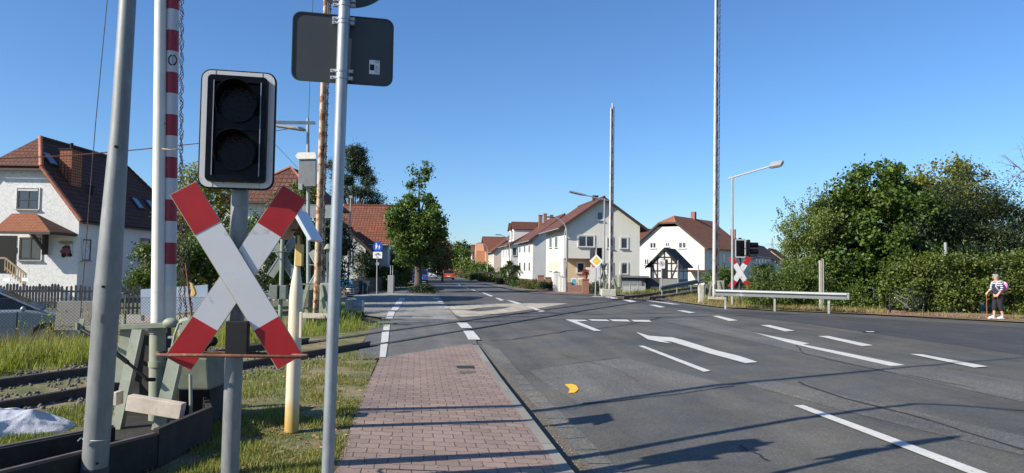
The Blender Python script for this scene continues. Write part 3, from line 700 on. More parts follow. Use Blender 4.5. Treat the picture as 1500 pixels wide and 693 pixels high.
cc = L(t, 347.5, 404.5, SY - .115); cross(t, cc, R(14), .700, R(31.5), .188)
for q_, z_ in ((L(t, 347, 402, SY - .075), (.15, .05, .12)), (L(t, 345, 480, SY - .06), (.1, .04, .05))): b = MB(); b.box(q_, z_); b.build('cross_bracket', m_galv, t, .004)
# box of the light signal
yaw = R(12); rz = Matrix.Rotation(yaw, 3, 'Z'); W_, H_ = .505, .838
hc = L(t, 348, 190, SY - .12)
class RB(MB):
    def __init__(s, c, rz): super().__init__(); s.c = Vector(c); s.rz = rz
    def fin(s): s.v = [tuple(s.c + s.rz @ Vector(v)) for v in s.v]; return s
b = RB(hc, rz); plate(b, W_, H_, .07, (0, .004, 0), .03); b.box((0, .12, 0), (.38, .2, .72)); b.fin().build('signal_housing', m_blackmat, t, .004)
b = RB(hc, rz); ringplate(b, W_ - .022, H_ - .022, .062, .400, .745, .03, (0, -.002, 0), .005); b.fin().build('white_border', m_refl, t)
b = RB(hc, rz); ringplate(b, .395, .74, .03, .315, .65, .02, (0, -.045, 0), .05); b.box((0, -.004, 0), (.33, .01, .66)); b.box((0, -.012, .0), (.33, .02, .012)); b.fin().build('inner_frame', m_black, t)
for k, dz in enumerate((.175, -.165)):
    b = RB(hc, rz); b.disc((0, -.02, dz), (0, 1, 0), .128, .02, 40); lo = b.fin().build('signal_lens', m_lens, t)
    b = RB(hc, rz); n = 30; vs = []; fs = []
    for i in range(n + 1):
        a = R(-30 + 240 * i / n); x, z = math.cos(a), math.sin(a); dep = .20 * (0.55 + .45 * max(0, math.sin(a)))
        for rr_, yy_ in ((.138, -.01), (.138, -.01 - dep), (.132, -.01 - dep), (.132, -.01)): vs.append((x * rr_, yy_, dz + z * rr_))
    for i in range(n):
        for j in range(3): fs.append((i*4+j, (i+1)*4+j, (i+1)*4+j+1, i*4+j+1))
    b.add(vs, fs, 0, False); b.fin().build('lens_hood', m_black, lo)
for dx in (-.135, .135):
    b = RB(hc, rz); b.b2(dx * 1.15 - .003, dx * 1.15 + .003, -.052, -.046, -.33, .33); b.fin().build('edge_strip', m_galv2, t)
    for z0_ in (-.41, .375): b = RB(hc, rz); b.b2(dx * 1.15 - .002, dx * 1.15 + .002, -.004, -.0025, z0_, z0_ + .035); b.fin().build('border_joint', m_edge, t)
b = MB(); b.tube([L(t, 341, 517, 5.16), L(t, 240, 516, 5.12), L(t, 231, 517, 5.05), L(t, 230, 519, 4.93), L(t, 236, 520, 4.88), L(t, 300, 520.5, 4.86), L(t, 440, 523, 4.86), L(t, 449, 523, 4.9), L(t, 450, 521, 5.06), L(t, 352, 517, 5.16)], .0115, 10); b.build('guard_rail', m_rust, t)
b = MB(); b.box(L(t, 348, 495, 5.0), (.155, .05, .235)); b.build('relay_box', m_blackmat, t, .006)

# ---- sign pole with sign backs
PY = 4.5
t = thing('sign_post', 'slim galvanised post carrying a dark rectangular sign and a round sign, both seen from behind', 'sign post', on_ground(480, PY, 0, 740))
b = MB(); b.cyl(L(t, 478, 745, PY), L(t, 507, -60, PY), .037, .037, 24); b.cyl(L(t, 507, -60, PY), L(t, 508.5, -105, PY), .037, .037, 24); b.build('post', m_galv2, t)
yaw = R(13); rz = Matrix.Rotation(yaw, 3, 'Z')
b = RB(L(t, 503, 72.5, PY + .05), rz); plate(b, .635, .445, .055, (0, 0, 0), .003); ringplate(b, .635, .445, .055, .622, .432, .05, (0, -.006, 0), .006); sq = b.fin().build('rectangular_sign', m_signback, t)
b = RB(L(t, 503, 72.5, PY + .05), rz); b.b2(.165, .232, -.0025, -.0005, -.147, -.055); stk = b.fin().build('sticker', pm('sticker_white', (0.62, 0.64, 0.66), .5, var=.04), sq)
b = RB(L(t, 503, 72.5, PY + .05), rz); b.b2(.170, .197, -.004, -.0027, -.122, -.085); b.fin().build('sticker_mark', m_blackmat, stk)
b = RB(L(t, 503, 72.5, PY + .05), rz); b.bar((.176, -.0046, -.088), (.1835, -.0046, -.106), .004, .001); b.bar((.191, -.0046, -.088), (.1835, -.0046, -.106), .004, .001); b.fin().build('sticker_letter', m_red, stk)
b = RB(L(t, 503, 72.5, PY + .05), rz)
for k in range(6): b.b2(.203, .228 - (k % 3) * .004, -.004, -.0027, -.139 + k * .009, -.1365 + k * .009)
b.fin().build('sticker_lines', pm('grey_print', (.2, .2, .22), .6), stk)
q = L(t, 503, 72.5, PY + .05) + rz @ Vector((.216, -.003, -.066)); textmesh('CE', .022, m_blackmat, stk, q, (R(90), 0, yaw), th=.0005)
b = RB(L(t, 511.5, -55, PY + .05), rz); b.cyl((0, 0, 0), (0, .003, 0), .30, .30, 56); 
for i in range(56):
    a0, a1 = 2*math.pi*i/56, 2*math.pi*(i+1)/56
    b.bar((.297*math.cos(a0), -.003, .297*math.sin(a0)), (.297*math.cos(a1), -.003, .297*math.sin(a1)), .008, .006, (0, 1, 0))
b.fin().build('round_sign', m_signback, t)
for py in (28, 34, 104.5, 114.5, 1, 8):
    b = MB(); px = 503.7 - (py - 28) * .036; w2 = 14 if py not in (28, 8) else 15
    for sx in (-1, 1): b.box(L(t, px + sx * 12.5, py + sx * .6, PY + .01), (.034, .022, .02)); b.cyl(L(t, px + sx * 14, py + sx, PY - .004), L(t, px + sx * 14, py + sx, PY - .016), .006, .006, 8)
    b.cyl(L(t, px, py + 1.6, PY), L(t, px, py - 1.6, PY), .0405, .0405, 20); b.build('clamp', m_galv2, t)

# ---- near barrier: white mast, red and white boom, chain skirt, frame
BY = 7.2
t = thing('crossing_barrier', 'raised red and white barrier on the green frame nearest the camera', 'level crossing barrier', on_ground(232, BY, 0, 640))
m_band = bands('boom_bands', ((0.27, 0.014, 0.03), (0.50, 0.51, 0.54)), .4345, 2, -1.614 / .4345, dirt=(.32, .24, .2))
b = MB(); b.cyl(L(t, 229, 646, BY), L(t, 231, 481, BY), .075, .075, 26)
for py in (484, 533): b.cyl(L(t, 231, py + 4, BY), L(t, 231, py - 4, BY), .086, .086, 26)
b.build('mast_foot', m_green, t)
b = MB(); b.cyl(L(t, 231.3, 481, BY), L(t, 235.5, 0, BY), .066, .057, 26); a_ = L(t, 231.3, 481, BY); c_ = L(t, 235.5, 0, BY); dd = (c_ - a_).normalized(); e_ = c_ + dd * 1.6; b.cyl(c_, e_, .063, .055, 20); b.build('mast', m_pwhite, t)
b = MB(); b.cyl(L(t, 248.5, 418, BY + .055), L(t, 253.5, 0, BY + .055), .0625, .060, 26); a_ = L(t, 248.5, 418, BY + .055); c_ = L(t, 253.5, 0, BY + .055); dd = (c_ - a_).normalized(); tipb = c_ + dd * 5.6; b.cyl(c_, tipb, .066, .03, 20); b.build('boom', m_band, t)
b = MB(); b.cyl(L(t, 247.6, 476, BY + .055), L(t, 248.5, 418, BY + .055), .0635, .0635, 24); b.build('boom_root', m_pwhite, t)
# emblem on the boom: marks lying on the curved face
def on_boom(px, py, rr_=.0628):
    Yc = BY + .055; xc = P(252.4, py, Yc).x; k_ = P(px, py, 1.0).x; A_, B_, C_ = k_ * k_ + 1, -2 * (k_ * xc + Yc), xc * xc + Yc * Yc - rr_ * rr_
    return P(px, py, (-B_ - math.sqrt(max(0, B_ * B_ - 4 * A_ * C_))) / (2 * A_)) - t.location
b = MB()
for k in range(22):
    if k in (5, 16): continue
    a0, a1 = 2*math.pi*k/22, 2*math.pi*(k+.85)/22
    b.bar(on_boom(252.8 + 5.8*math.cos(a0), 88 + 7.4*math.sin(a0)), on_boom(252.8 + 5.8*math.cos(a1), 88 + 7.4*math.sin(a1)), .013, .002, (.4, -.9, 0))
b.bar(on_boom(252.8, 81.5), on_boom(252.8, 94.5), .002, .012, (.4, -.9, 0)); b.build('round_emblem', m_blackmat, t)
# chain skirt
def chain(b, pts, link=.05, rad=.0045, side=.014):
    for a, c in zip(pts, pts[1:]):
        n = max(1, int((c - a).length / link))
        for k in range(n):
            p = a.lerp(c, k / n); q = a.lerp(c, (k + 1) / n); m = (p + q) / 2; o = Vector((side, 0, 0)) if k % 2 else Vector((side * .3, side, 0))
            b.tube([p, m + o, q, m - o, p], rad, 4, caps=False)
def zz(t, x0, x1, y0, y1, n, amp, Y, ph):
    return [L(t, x0 + (x1 - x0) * i / n + amp * (1 if (i + ph) % 2 else -1), y0 + (y1 - y0) * i / n, Y + .01 * math.sin(i * 2.1 + ph)) for i in range(n + 1)]
b = MB(); chain(b, zz(t, 269, 266, -320, 250, 52, 1.6, BY - .02, 0), .042); chain(b, zz(t, 265.5, 264, -320, 470, 60, 1.3, BY + .02, 1), .042); chain(b, zz(t, 266, 281, 250, 465, 14, 1.5, BY, 0), .045); chain(b, zz(t, 265, 272, 330, 468, 9, 1.8, BY - .04, 1), .045)
b.build('chain_skirt', m_chain, t)
b = MB(); b.tube([L(t, 257, y, BY - .12) for y in (218, 219)], .008, 6); b.tube([L(t, 238, 218, BY - .07), L(t, 250, 219.5, BY - .14), L(t, 262, 218.5, BY - .07), L(t, 266, 219, BY)], .006, 6); b.build('wire_tie', m_yellowbox, t)
b = MB(); b.cyl(L(t, 281, 466, BY), L(t, 272, 385, BY), .011, .009, 8); b.cyl(L(t, 274, 468, BY), L(t, 265, 372, BY + .05), .006, .006, 8); b.build('boom_stay', m_rust, t)
b = MB(); b.ext([L(t, x, y, BY - .04) for x, y in ((277, 413), (282, 416), (287, 430), (284, 435), (278, 434), (280, 426))], (0, .035, 0)); b.build('yellow_tag', m_yellowbox, t, .008)
# frame: legs, lever, housings
def leg(p0, p1, Y0, Y1, wd, mat=m_green):
    b = MB(); a, c = L(t, *p0, Y0), L(t, *p1, Y1); b.bar(a, c, wd, .014, (0, 1, 0)); d = (c - a).normalized()
    for sgn in (-1, 1): o = Vector((sgn * wd / 2, .03, 0)); b.bar(a + o, c + o, .012, .075, (0, 1, 0))
    return b.build('frame_leg', mat, t, .003)
leg((201, 483), (167, 638), 6.95, 6.75, .085); leg((262, 500), (226, 654), 6.85, 6.75, .115); leg((288, 508), (312, 602), 7.5, 7.7, .10); leg((215, 480), (205, 600), 7.75, 7.8, .1, m_greend)
b = MB(); b.ext([L(t, x, y, 7.25) for x, y in ((176, 482), (197, 482), (189, 562), (168, 560), (168, 540))], (0, .012, 0)); b.build('side_plate', m_green, t, .002)
b = MB(); b.ext([L(t, x, y, 7.05) for x, y in ((262, 522), (304, 524), (307, 572), (258, 572))], (0, .5, 0)); b.build('gear_case', m_greend, t, .02)
b = MB(); b.ext([L(t, x, y, 7.3) for x, y in ((198, 487), (228, 482), (228, 588), (206, 562), (192, 556))], (0, .35, 0)); b.build('counterweight', m_tar_shade, t, .012)  # near-black colour stands in for the shade between leg and mast
b = MB(); b.ext([L(t, x, y, 6.98) for x, y in ((259, 512), (258, 474), (262, 467), (276, 464), (283, 470), (285, 512))], (0, .22, 0)); b.build('motor_housing', m_green, t, .03)
b = MB(); b.bar(L(t, 119, 481.5, 7.35), L(t, 258, 475.5, 7.0), .06, .05); b.bar(L(t, 118, 489, 7.33), L(t, 112, 478, 7.33), .02, .03); b.bar(L(t, 171, 480, 7.2), L(t, 156, 470, 7.2), .02, .02)
b.build('lever_arm', m_greend, t, .004)
b = MB(); b.bar(L(t, 117, 484, 7.3), L(t, 121, 467, 7.3), .05, .012); b.bar(L(t, 113, 484, 7.28), L(t, 113, 473, 7.28), .02, .03); b.build('lever_bracket', m_green, t, .002)
b = MB(); b.cyl(L(t, 120, 483, 7.2), L(t, 150, 500, 7.1), .02); b.build('short_strut', m_blackmat, t)
b = MB(); b.cyl(L(t, 168, 516, 6.7), L(t, 187, 531, 6.705), .021); b.cyl(L(t, 187, 531, 6.705), L(t, 215, 555, 6.72), .014); b.cyl(L(t, 214, 556, 6.72), L(t, 226, 556, 6.9), .018); b.build('diagonal_strut', m_blackmat, t)
b = MB(); b.bar(L(t, 189, 589, 6.66), L(t, 268, 602, 6.66), .14, .10, (0, 1, 0)); b.bar(L(t, 168, 583, 6.68), L(t, 176, 583, 6.68), .12, .12, (0, 1, 0)); b.build('timber_rail', m_wood, t, .005)
b = MB(); b.cyl(L(t, 279, 548, 6.75), L(t, 280, 650, 6.75), .016, .016, 10); b.build('thin_rod', m_green, t)
b = MB(); b.tube([L(t, 252, 512, 6.82), L(t, 256, 490, 6.82), L(t, 262, 474, 6.84), L(t, 266, 474, 6.86)], .012, 8); b.box(L(t, 251, 494, 6.84), (.05, .04, .02)); b.box(L(t, 253, 516, 6.86), (.07, .05, .08)); b.ball(L(t, 250, 473, 7.0), .055, 12, (1.4, 1, .9)); b.build('crank_handle', m_green, t)
b = MB(); b.cyl(L(t, 296, 514, 7.35), L(t, 296, 512, 7.6), .05, .05, 14); b.build('drive_knob', m_blackmat, t)
b = MB(); b.ball(L(t, 312, 500, 7.4), .05, 10); b.cyl(L(t, 312, 500, 7.4), L(t, 300, 510, 7.4), .025); b.build('hub_cap', m_blackmat, t)
b = MB(); b.bar(local(t, (-2.795, 5.74, .05)), local(t, (-2.755, 6.67, .05)), .05, .52); b.bar(local(t, (-2.755, 6.65, .05)), local(t, (-3.35, 7.9, .0)), .05, .5); b.build('pit_wall', m_tar_shade, t, .004)
b = MB(); b.ext([L(t, x, y, 7.36) for x, y in ((188, 540), (306, 560), (312, 640), (182, 640))], (0, .4, 0)); b.build('base_block', m_tar_shade, t, .01)  # near-black block fills the shaded gaps behind the frame legs
b = MB(); q_ = [local(t, p) for p in ((-3.42, 6.0, .04), (-2.83, 5.8, .04), (-2.79, 6.6, .04), (-3.35, 7.8, .04), (-3.95, 7.5, .04))]; b.ext(q_, (0, 0, .03)); b.build('dark_pit_floor', m_tar_shade, t)  # added black floor, paints the inside of the pit dark
b = MB()
b.tube([L(t, 117, 470, 7.3), L(t, 140, 180, 7.2), L(t, 157, 0, 7.15), L(t, 175, -190, 7.1)], .0045, 5); b.tube([L(t, 133, 470, 7.3), L(t, 150, 330, 7.2), L(t, 170, 110, 7.15)], .004, 5); b.build('stay_wire', m_chain, t)

# ---- cream bottle shaped post with hood
QY = 7.03
t = thing('bottle_post', 'cream bottle shaped post with a yellow foot, ochre box and gable hood', 'post', on_ground(427, QY, 0, 628))
def rp(py): return L(t, 427 + (632 - py) * .034, py, QY)
ax = (rp(335) - rp(632)); 
b = MB()
prof = [(632, 10), (600, 10), (540, 9.8), (470, 9.6), (440, 9.6), (425, 9.0), (412, 7.4), (402, 5.6), (394, 4.6), (388, 4.2), (345, 3.6)]
mm_, nt_, bs_ = newmat('cream_stained'); v_ = coord(nt_); sx_ = nt_.nodes.new('ShaderNodeSeparateXYZ'); nt_.links.new(v_, sx_.inputs[0])
ad_ = nt_.nodes.new('ShaderNodeMath'); ad_.operation = 'MULTIPLY_ADD'; ad_.inputs[1].default_value = .35; nt_.links.new(noise(nt_, coord(nt_, scale=(4, 4, 1.2)), 3.5, 6, .7), ad_.inputs[0]); nt_.links.new(sx_.outputs[2], ad_.inputs[2])
c_ = ramp(nt_, ad_.outputs[0], [(.24, (.46, .28, .07)), (.40, (.56, .40, .17)), (.50, (.60, .53, .40))]); f_ = ramp(nt_, noise(nt_, coord(nt_, scale=(6, 6, 1)), 5, 7, .75), [(.66, (0, 0, 0)), (.72, (.6,)*3)])
nt_.links.new(mixc(nt_, f_, c_, (.30, .22, .13)), bs_.inputs['Base Color']); bs_.inputs['Roughness'].default_value = .55
b.tube([rp(y) for y, r in prof], [r * QY / F for y, r in prof], 16); b.build('post_body', mm_, t)
m_ystain = pm('yellow_stain', (0.50, 0.33, 0.10), .7, var=.3, vs=12, col2=(.56, .48, .34), thr=.53, ss=9)
b = MB(); b.box(L(t, 438.5, 374, QY - .03), (.07, .06, .215)); b.build('ochre_box', m_yellowbox, t, .006)
b = MB(); b.cyl(L(t, 434, 357, QY - .03), L(t, 434, 337, QY - .03), .009); b.cyl(L(t, 441, 357, QY - .03), L(t, 441, 337, QY - .03), .009); b.bar(L(t, 427, 337, QY), L(t, 449, 336, QY), .02, .02); b.build('hood_bracket', m_rust, t)
b = MB(); b.bar(L(t, 438, 309, QY), L(t, 463, 353, QY), .035, .42, (0, 1, 0)); b.build('hood_board', pm('hood_paint', (0.62, 0.66, 0.72), .5, var=.06), t, .004)
b = MB(); b.bar(L(t, 437, 312, QY), L(t, 414, 350, QY), .03, .38, (0, 1, 0)); b.build('hood_board', pm('hood_under', (0.33, 0.24, 0.17), .7, var=.2), t, .004)
b = MB(); b.box(L(t, 440.5, 476, QY - .075), (.026, .02, .25)); b.build('cream_strip', m_cream, t, .004)

# ---- white crumpled sack on the ground
t_ = MB(); n1, n2 = 110, 70; vs = []; fs = []; rf_ = random.Random(5)
fold = [(rf_.uniform(0, math.pi), rf_.uniform(5, 26), rf_.uniform(0, 6.28)) for _ in range(11)]
for i in range(n1 + 1):
    for j in range(n2 + 1):
        u, v_ = i / n1, j / n2; a = math.pi * v_; ed = min(1.0, (1 - u) * 3.2) ** .55; cx_ = .9 * math.sin(4 * u) * .12
        cr = 0
        for th_, fr_, ph_ in fold: cr += (1 - abs(math.sin(fr_ * .5 * (u * 1.6 * math.cos(th_) + v_ * math.sin(th_)) + ph_))) ** 2.2 * (5.5 / fr_)
        z_ = math.sin(a) ** .6 * (.17 + .03 * math.sin(5 * u + 1)) * ed + .045 * cr * math.sin(a) ** .5 * ed
        vs.append((-1.5 + 1.68 * u, -math.cos(a) * (.40 + .05 * math.sin(9 * u + 2) + .03 * math.sin(23 * u)) * (.45 + .55 * ed) + .12 * u, z_ * 1.45 * (1 - .3 * u)))
for i in range(n1):
    for j in range(n2): fs.append((i*(n2+1)+j, (i+1)*(n2+1)+j, (i+1)*(n2+1)+j+1, i*(n2+1)+j+1))
t_.add(vs, fs, 0, True); o = t_.build('white_sack', pm('sack_fabric', (0.50, 0.52, 0.57), .75, var=.10, vs=5, bs=14, bstr=.5, bd=.02, col2=(.36, .35, .33), thr=.62, ss=6))
sp = G(70, 632, 0, True); o.location = (sp.x, sp.y, sp.z - .02); o.rotation_euler = (0, 0, R(12))
tag(o, 'crumpled white fabric sack lying on the grass beside the rails', 'sack')
# ================================================================ MIDDLE DISTANCE EQUIPMENT
def far_barrier(label, px, Y, height, pw, bw, gx=1, rusty=False, lean=0.0, pybase=None):
    loc = on_ground(px, Y, 0, 440); t = thing('crossing_barrier', label, 'level crossing barrier', loc, 0, 'raised level crossing barriers')
    bm_ = bands('boom_bands_far', ((0.20, 0.07, 0.07), (0.46, 0.46, 0.46)), .87, 2, .2) if not rusty else m_rustmast
    b = MB(); b.cyl((0, 0, .1), (lean * height, 0, height * .97), pw, pw * .6, 14); b.build('mast', m_rustmast if rusty else m_mastfar, t)
    b = MB(); b.cyl((.10 * gx, .06, 1.0), (.10 * gx + lean * height, .06, height), bw, bw * .5, 12); b.build('boom', bm_, t)
    b = MB(); zs = np.arange(.9, height * .98, .075); pts = [Vector(((.10 + bw + .05) * gx + lean * z + (.03 if i % 2 else -.03) - .05 * gx, -.06 + (.02 if (i // 2) % 2 else -.02), z)) for i, z in enumerate(zs)]
    b.tube(pts, .020, 4); pts = [Vector((p.x + (-.05 if i % 2 else .05) * gx, p.y, p.z)) for i, p in enumerate(pts)]; b.tube(pts, .016, 4); b.build('chain_skirt', m_chain, t)
    for sx in (-1, 1):
        for sy in (-1, 1): b = MB(); b.bar((sx * .18, sy * .22, 1.15), (sx * .42, sy * .3, 0), .09, .04, (0, 1, 0)); b.build('frame_leg', m_green, t, .004)
    b = MB(); b.box((.32 * gx, 0, .95), (.34, .4, .5)); b.build('gear_case', m_green, t, .03)
    b = MB(); b.box((-.3 * gx, .1, .75), (.25, .35, .5)); b.build('counterweight', m_greend, t, .02)
    b = MB(); b.bar((-.75, 0, 1.15), (.5, 0, 1.17), .06, .05); b.build('lever_arm', m_greend, t)
    b = MB(); b.bar((-.4, -.34, .32), (.42, -.34, .30), .14, .05, (0, 1, 0)); b.build('timber_rail', m_wood, t, .004)
    return t
m_mastfar = pm('mast_white_far', (0.45, 0.44, 0.42), .5, var=.15, vs=3, col2=(.25, .17, .12), thr=.6, ss=7)
m_rustmast = pm('mast_rusty', (0.50, 0.37, 0.25), .75, var=.2, vs=3, bs=50, bstr=.2, col2=(.24, .09, .035), thr=.50, ss=5)
far_barrier('rusty cream barrier mast standing in the verge left of the slim sign post', 463, 20, 12, .085, .055, 1, True, .005)
t = far_barrier('tall white barrier mast on a concrete block in front of the cream house', 893, 47.5, 12.9, .085, .085, 1, False, 0.001)
b = MB(); b.box((-.1, 0, .18), (.95, .8, .5)); b.build('concrete_block', pm('old_concrete', (0.42, 0.40, 0.35), .9, var=.2), t, .03)
b = MB(); b.box((.62, -.1, .95), (.28, .5, .85)); b.build('rounded_cover', m_green, t, .08)
b = MB(); b.tube([(.8, 0, 1.2), (.8, 0, 2.0), (.9, 0, 2.15), (1.0, 0, 2.12)], .03, 6); b.ball((1.02, 0, 2.1), .07, 8); b.build('warning_bell', m_greend, t)
t = far_barrier('tallest white barrier mast rising out of the picture beside the crash barrier', 1046, 37, 18, .10, .095, 1, False, .006)
b = MB(); b.box((-.72, -.2, .45), (.26, .2, 1.0)); b.build('concrete_post', pm('old_concrete', (0.42, 0.40, 0.35), .9), t, .02)
b = MB(); b.cyl((-.1, 0, .2), (.7, 0, .25), .14, .14, 12); b.build('drive_tube', pm('brown_drive', (.22, .15, .10), .8), t)

def lamp_straight(label, px, Y, h, arm, ahead, pole_r=.055, head=(.62, .24, .09), left_ext=.25, rise_=.08, group='street lamps', base_py=440, tilt=0, roll=0):
    t = thing('street_lamp', label, 'street lamp', on_ground(px, Y, 0, base_py), 0, group); a = Vector(arm)
    b = MB(); b.cyl((0, 0, 0), (0, 0, h + .08), pole_r * 1.25, pole_r * .8, 14); b.build('pole', m_galv_far, t)
    u = a.normalized(); b = MB(); b.bar(-u * left_ext + Vector((0, 0, h)), a + Vector((0, 0, h)), .08, .07); b.build('arm', m_galv_far, t, .01)
    e = a + Vector((0, 0, h)); ang = math.atan2(u.y, u.x); rot = Matrix.Rotation(ang, 3, 'Z') @ Matrix.Rotation(-math.asin(max(-1, min(1, u.z))) + tilt, 3, 'Y') @ Matrix.Rotation(roll, 3, 'X')
    hd = MB(); hd.box((0, 0, 0), head); hdv = [tuple(rot @ Vector(v) + e + u * (head[0] / 2 + ahead)) for v in hd.v]; hd.v = hdv; o = hd.build('lamp_head', m_galv_far, t, .03)
    g = MB(); g.box((0, 0, -head[2] / 2 - .01), (head[0] * .7, head[1] * .8, .02)); g.v = [tuple(rot @ Vector(v) + e + u * (head[0] / 2 + ahead)) for v in g.v]; g.build('lamp_glass', m_dark, o)
    return t
t = lamp_straight('grey lamp with a long straight arm pointing left, in front of the cream house', 884.5, 48.5, 6.45, (-1.35, -.2, .28), .0, head=(1.15, .3, .11), group=None)
t = lamp_straight('grey lamp with a straight arm rising right to a tilted head, beside the far crossbuck', 1073, 34, 6.15, (1.33, -1.6, .35), -.1, head=(.6, .34, .16), left_ext=.22, tilt=.1, group=None, roll=.75)
# left lamp behind the near signal: horizontal bar with a head below it
t = thing('street_lamp', 'grey lamp with a horizontal arm reaching left behind the near signal', 'street lamp', on_ground(452, 23, 0, 460))
b = MB(); b.cyl((0, 0, 0), L(t, 451, 174, 23), .07, .045, 14); b.build('pole', m_galv_far, t)
b = MB(); b.bar(L(t, 461.5, 180, 23), L(t, 396, 179, 22.0), .07, .11); b.build('arm', pm('lamp_arm_pale', (.6, .6, .56), .5), t, .01)
b = MB(); b.ext([L(t, x, y, 22.6) for x, y in ((401, 181.5), (402, 184.5), (441, 190.5), (446, 189), (444, 186.5))], (0, .28, 0)); b.build('lamp_head', m_galv_far, t, .02)

t = thing('light_signal', 'grey back of a light signal hung on the lamp pole by the rusty mast', 'light signal', P(450, 275, 22.8))
b = MB(); b.ext([L(t, x, y, 22.75) for x, y in ((437, 233.5), (463, 233), (463, 273), (437, 274))], (0, .1, 0)); b.build('housing', pm('signal_grey', (.17, .18, .185), .5), t, .02)
b = MB(); b.ext([L(t, x, y, 22.7) for x, y in ((432.5, 228.5), (436.5, 223.5), (463, 223), (463, 232.5), (436, 233))], (0, .06, 0)); b.build('arrow_plate', pm('ivory_plate', (.66, .64, .56), .5), t, .005)
b = MB(); b.ext([L(t, x, y, 22.72) for x, y in ((437, 269), (443, 269), (443, 278.5), (437, 278))], (0, .06, 0)); b.build('visor', m_galv_far, t, .01)
b = MB(); b.cyl(L(t, 441, 272, 22.9), L(t, 462, 272, 22.9), .05); b.build('bracket', m_rust, t)
t = thing('direction_sign', 'pale rimmed back of a wide direction sign behind the slim sign post', 'road sign', P(463, 320, 26))
b = MB(); c = L(t, 463, 309.5, 26); plate(b, 1.12, .48, .06, c, .02); b.build('sign_plate', pm('sign_back_pale', (.22, .24, .25), .5), t)
b = MB(); ringplate(b, 1.12, .48, .06, 1.07, .43, .05, c + Vector((0, -.012, 0)), .012); b.build('sign_rim', m_galv_far, t)
b = MB(); b.cyl(c + Vector((.3, .06, .2)), c + Vector((.3, .06, -3.35)), .03); b.build('sign_support', m_galv_far, t)

def cross_post(label, px, py, Y, half, yaw=0, h=None, box=True):
    t = thing('crossbuck_post', label, 'crossbuck', on_ground(px, Y, 0, 450)); c = L(t, px, py, Y)
    b = MB(); b.cyl((0, 0, 0), (0, 0, c.z + half * 1.1), .055, .055, 12); b.build('post', m_green, t)
    rz_ = Matrix.Rotation(yaw, 3, 'Z')
    for sg in (-1, 1):
        d = rz_ @ Vector((math.sin(R(32)) * sg, 0, math.cos(R(32)))) * half; b = MB(); b.bar(Vector((0, .09 + .02 * sg, c.z)) - d, Vector((0, .09 + .02 * sg, c.z)) + d, .2, .02, rz_ @ Vector((0, 1, 0))); a_ = b.build('cross_arm', m_greenback, t)
        b = MB(); e = rz_ @ Vector((-.1 * math.cos(R(32)), 0, .1 * math.sin(R(32)) * sg)); b.bar(Vector((0, .085 + .02 * sg, c.z)) - d + e, Vector((0, .085 + .02 * sg, c.z)) + d + e, .035, .03, rz_ @ Vector((0, 1, 0))); b.build('arm_edge', m_galv2, a_)
    b = MB(); b.tube([(-.3, -.0, c.z + .12), (-.3, -.25, c.z + .12), (.3, -.25, c.z + .12), (.3, 0, c.z + .12)], .02, 6); b.build('guard_rail', m_greend, t)
    if box:
        for x0, x1 in ((-.24, -.03), (.03, .2)):
            q = MB(); q.b2(x0, x1, -.22, -.02, c.z - 1.12, c.z - .75); q.build('relay_box', pm('relay_green', (.12, .15, .13), .6), t, .01)
    return t
cross_post('grey green back of a crossbuck with two small boxes, left of the cream post', 411, 376, 19, .62)
cross_post('grey green back of a crossbuck partly hidden behind the rusty mast', 468, 394, 22.5, .66, R(-15), box=False)
t = thing('bell_post', 'slim dark bell post with a mushroom cap beside the slim sign post', 'bell post', on_ground(480, 21, 0, 455))
b = MB(); b.cyl((0, 0, 0), L(t, 480, 360, 21), .03, .03, 10); b.build('pole', m_greend, t)
b = MB(); c = L(t, 480.5, 363, 21); b.lathe(c, [(.001, .12), (.05, .10), (.09, .02), (.16, -.02), (.16, -.05), (.06, -.05), (.05, -.12)], 16); b.build('bell_cap', m_green, t)
t = thing('control_cabinet', 'pale green control cabinet on the verge behind the slim sign post', 'cabinet', on_ground(484, 21.5, 0, 455))
b = MB(); b.b2(-.28, .28, -.2, .2, .05, .95); b.build('cabinet_body', m_green, t, .02); b = MB(); b.b2(-.30, .30, -.23, .23, .95, 1.0); b.build('cabinet_lid', m_greend, t, .01)
b = MB(); b.b2(.02, .035, -.21, -.2, .1, .9); b.build('door_gap', m_blackmat, t)
t = thing('metal_box', 'grey metal box on a short post with a striped dark stack on top', 'metal box', on_ground(513, 22.0, 0, 462))
b = MB(); b.ext([L(t, x, y, 21.9) for x, y in ((505, 439), (518, 438), (518, 455), (505, 455))], (0, .4, 0)); b.build('left_case', pm('case_pale', (.50, .52, .50), .5), t, .01)
b = MB(); a_ = L(t, 518.5, 447, 21.95); b.cyl(a_, a_ + Vector((.28, 0, 0)), .17, .17, 20); b.b2(a_.x, a_.x + .28, a_.y - .16, a_.y + .2, a_.z - .16, a_.z); b.build('round_case', pm('case_grey', (.26, .31, .34), .45, metal=.3), t, .01)
b = MB(); b.cyl((.02, 0, 0), L(t, 514, 455, 22.1), .07); b.build('post', m_green, t)
for k in range(5): b = MB(); c = L(t, 513, 436.5 - k * 3.2, 21.8); b.cyl(c, c + Vector((0, 0, .028)), .12, .12, 14); b.cyl(c + Vector((0, 0, .028)), c + Vector((0, 0, .067)), .09, .09, 10, mi=1); b.build('stack_ring', [pm('ring_white', (.5, .5, .46), .6), m_blackmat], t)

t = thing('thin_mast', 'very thin pale mast right of the slim sign post', 'mast', on_ground(509.5, 36, 0, 430))
b = MB(); b.cyl((0, 0, 0), L(t, 514, 288, 36), .05, .035, 10); b.box(L(t, 514, 288.5, 36), (.14, .1, .12)); b.build('tube', m_galv_far, t)
b = MB(); b.box(L(t, 505.5, 366, 36), (.24, .25, .6)); b.build('signal_head', m_blackmat, t, .02)

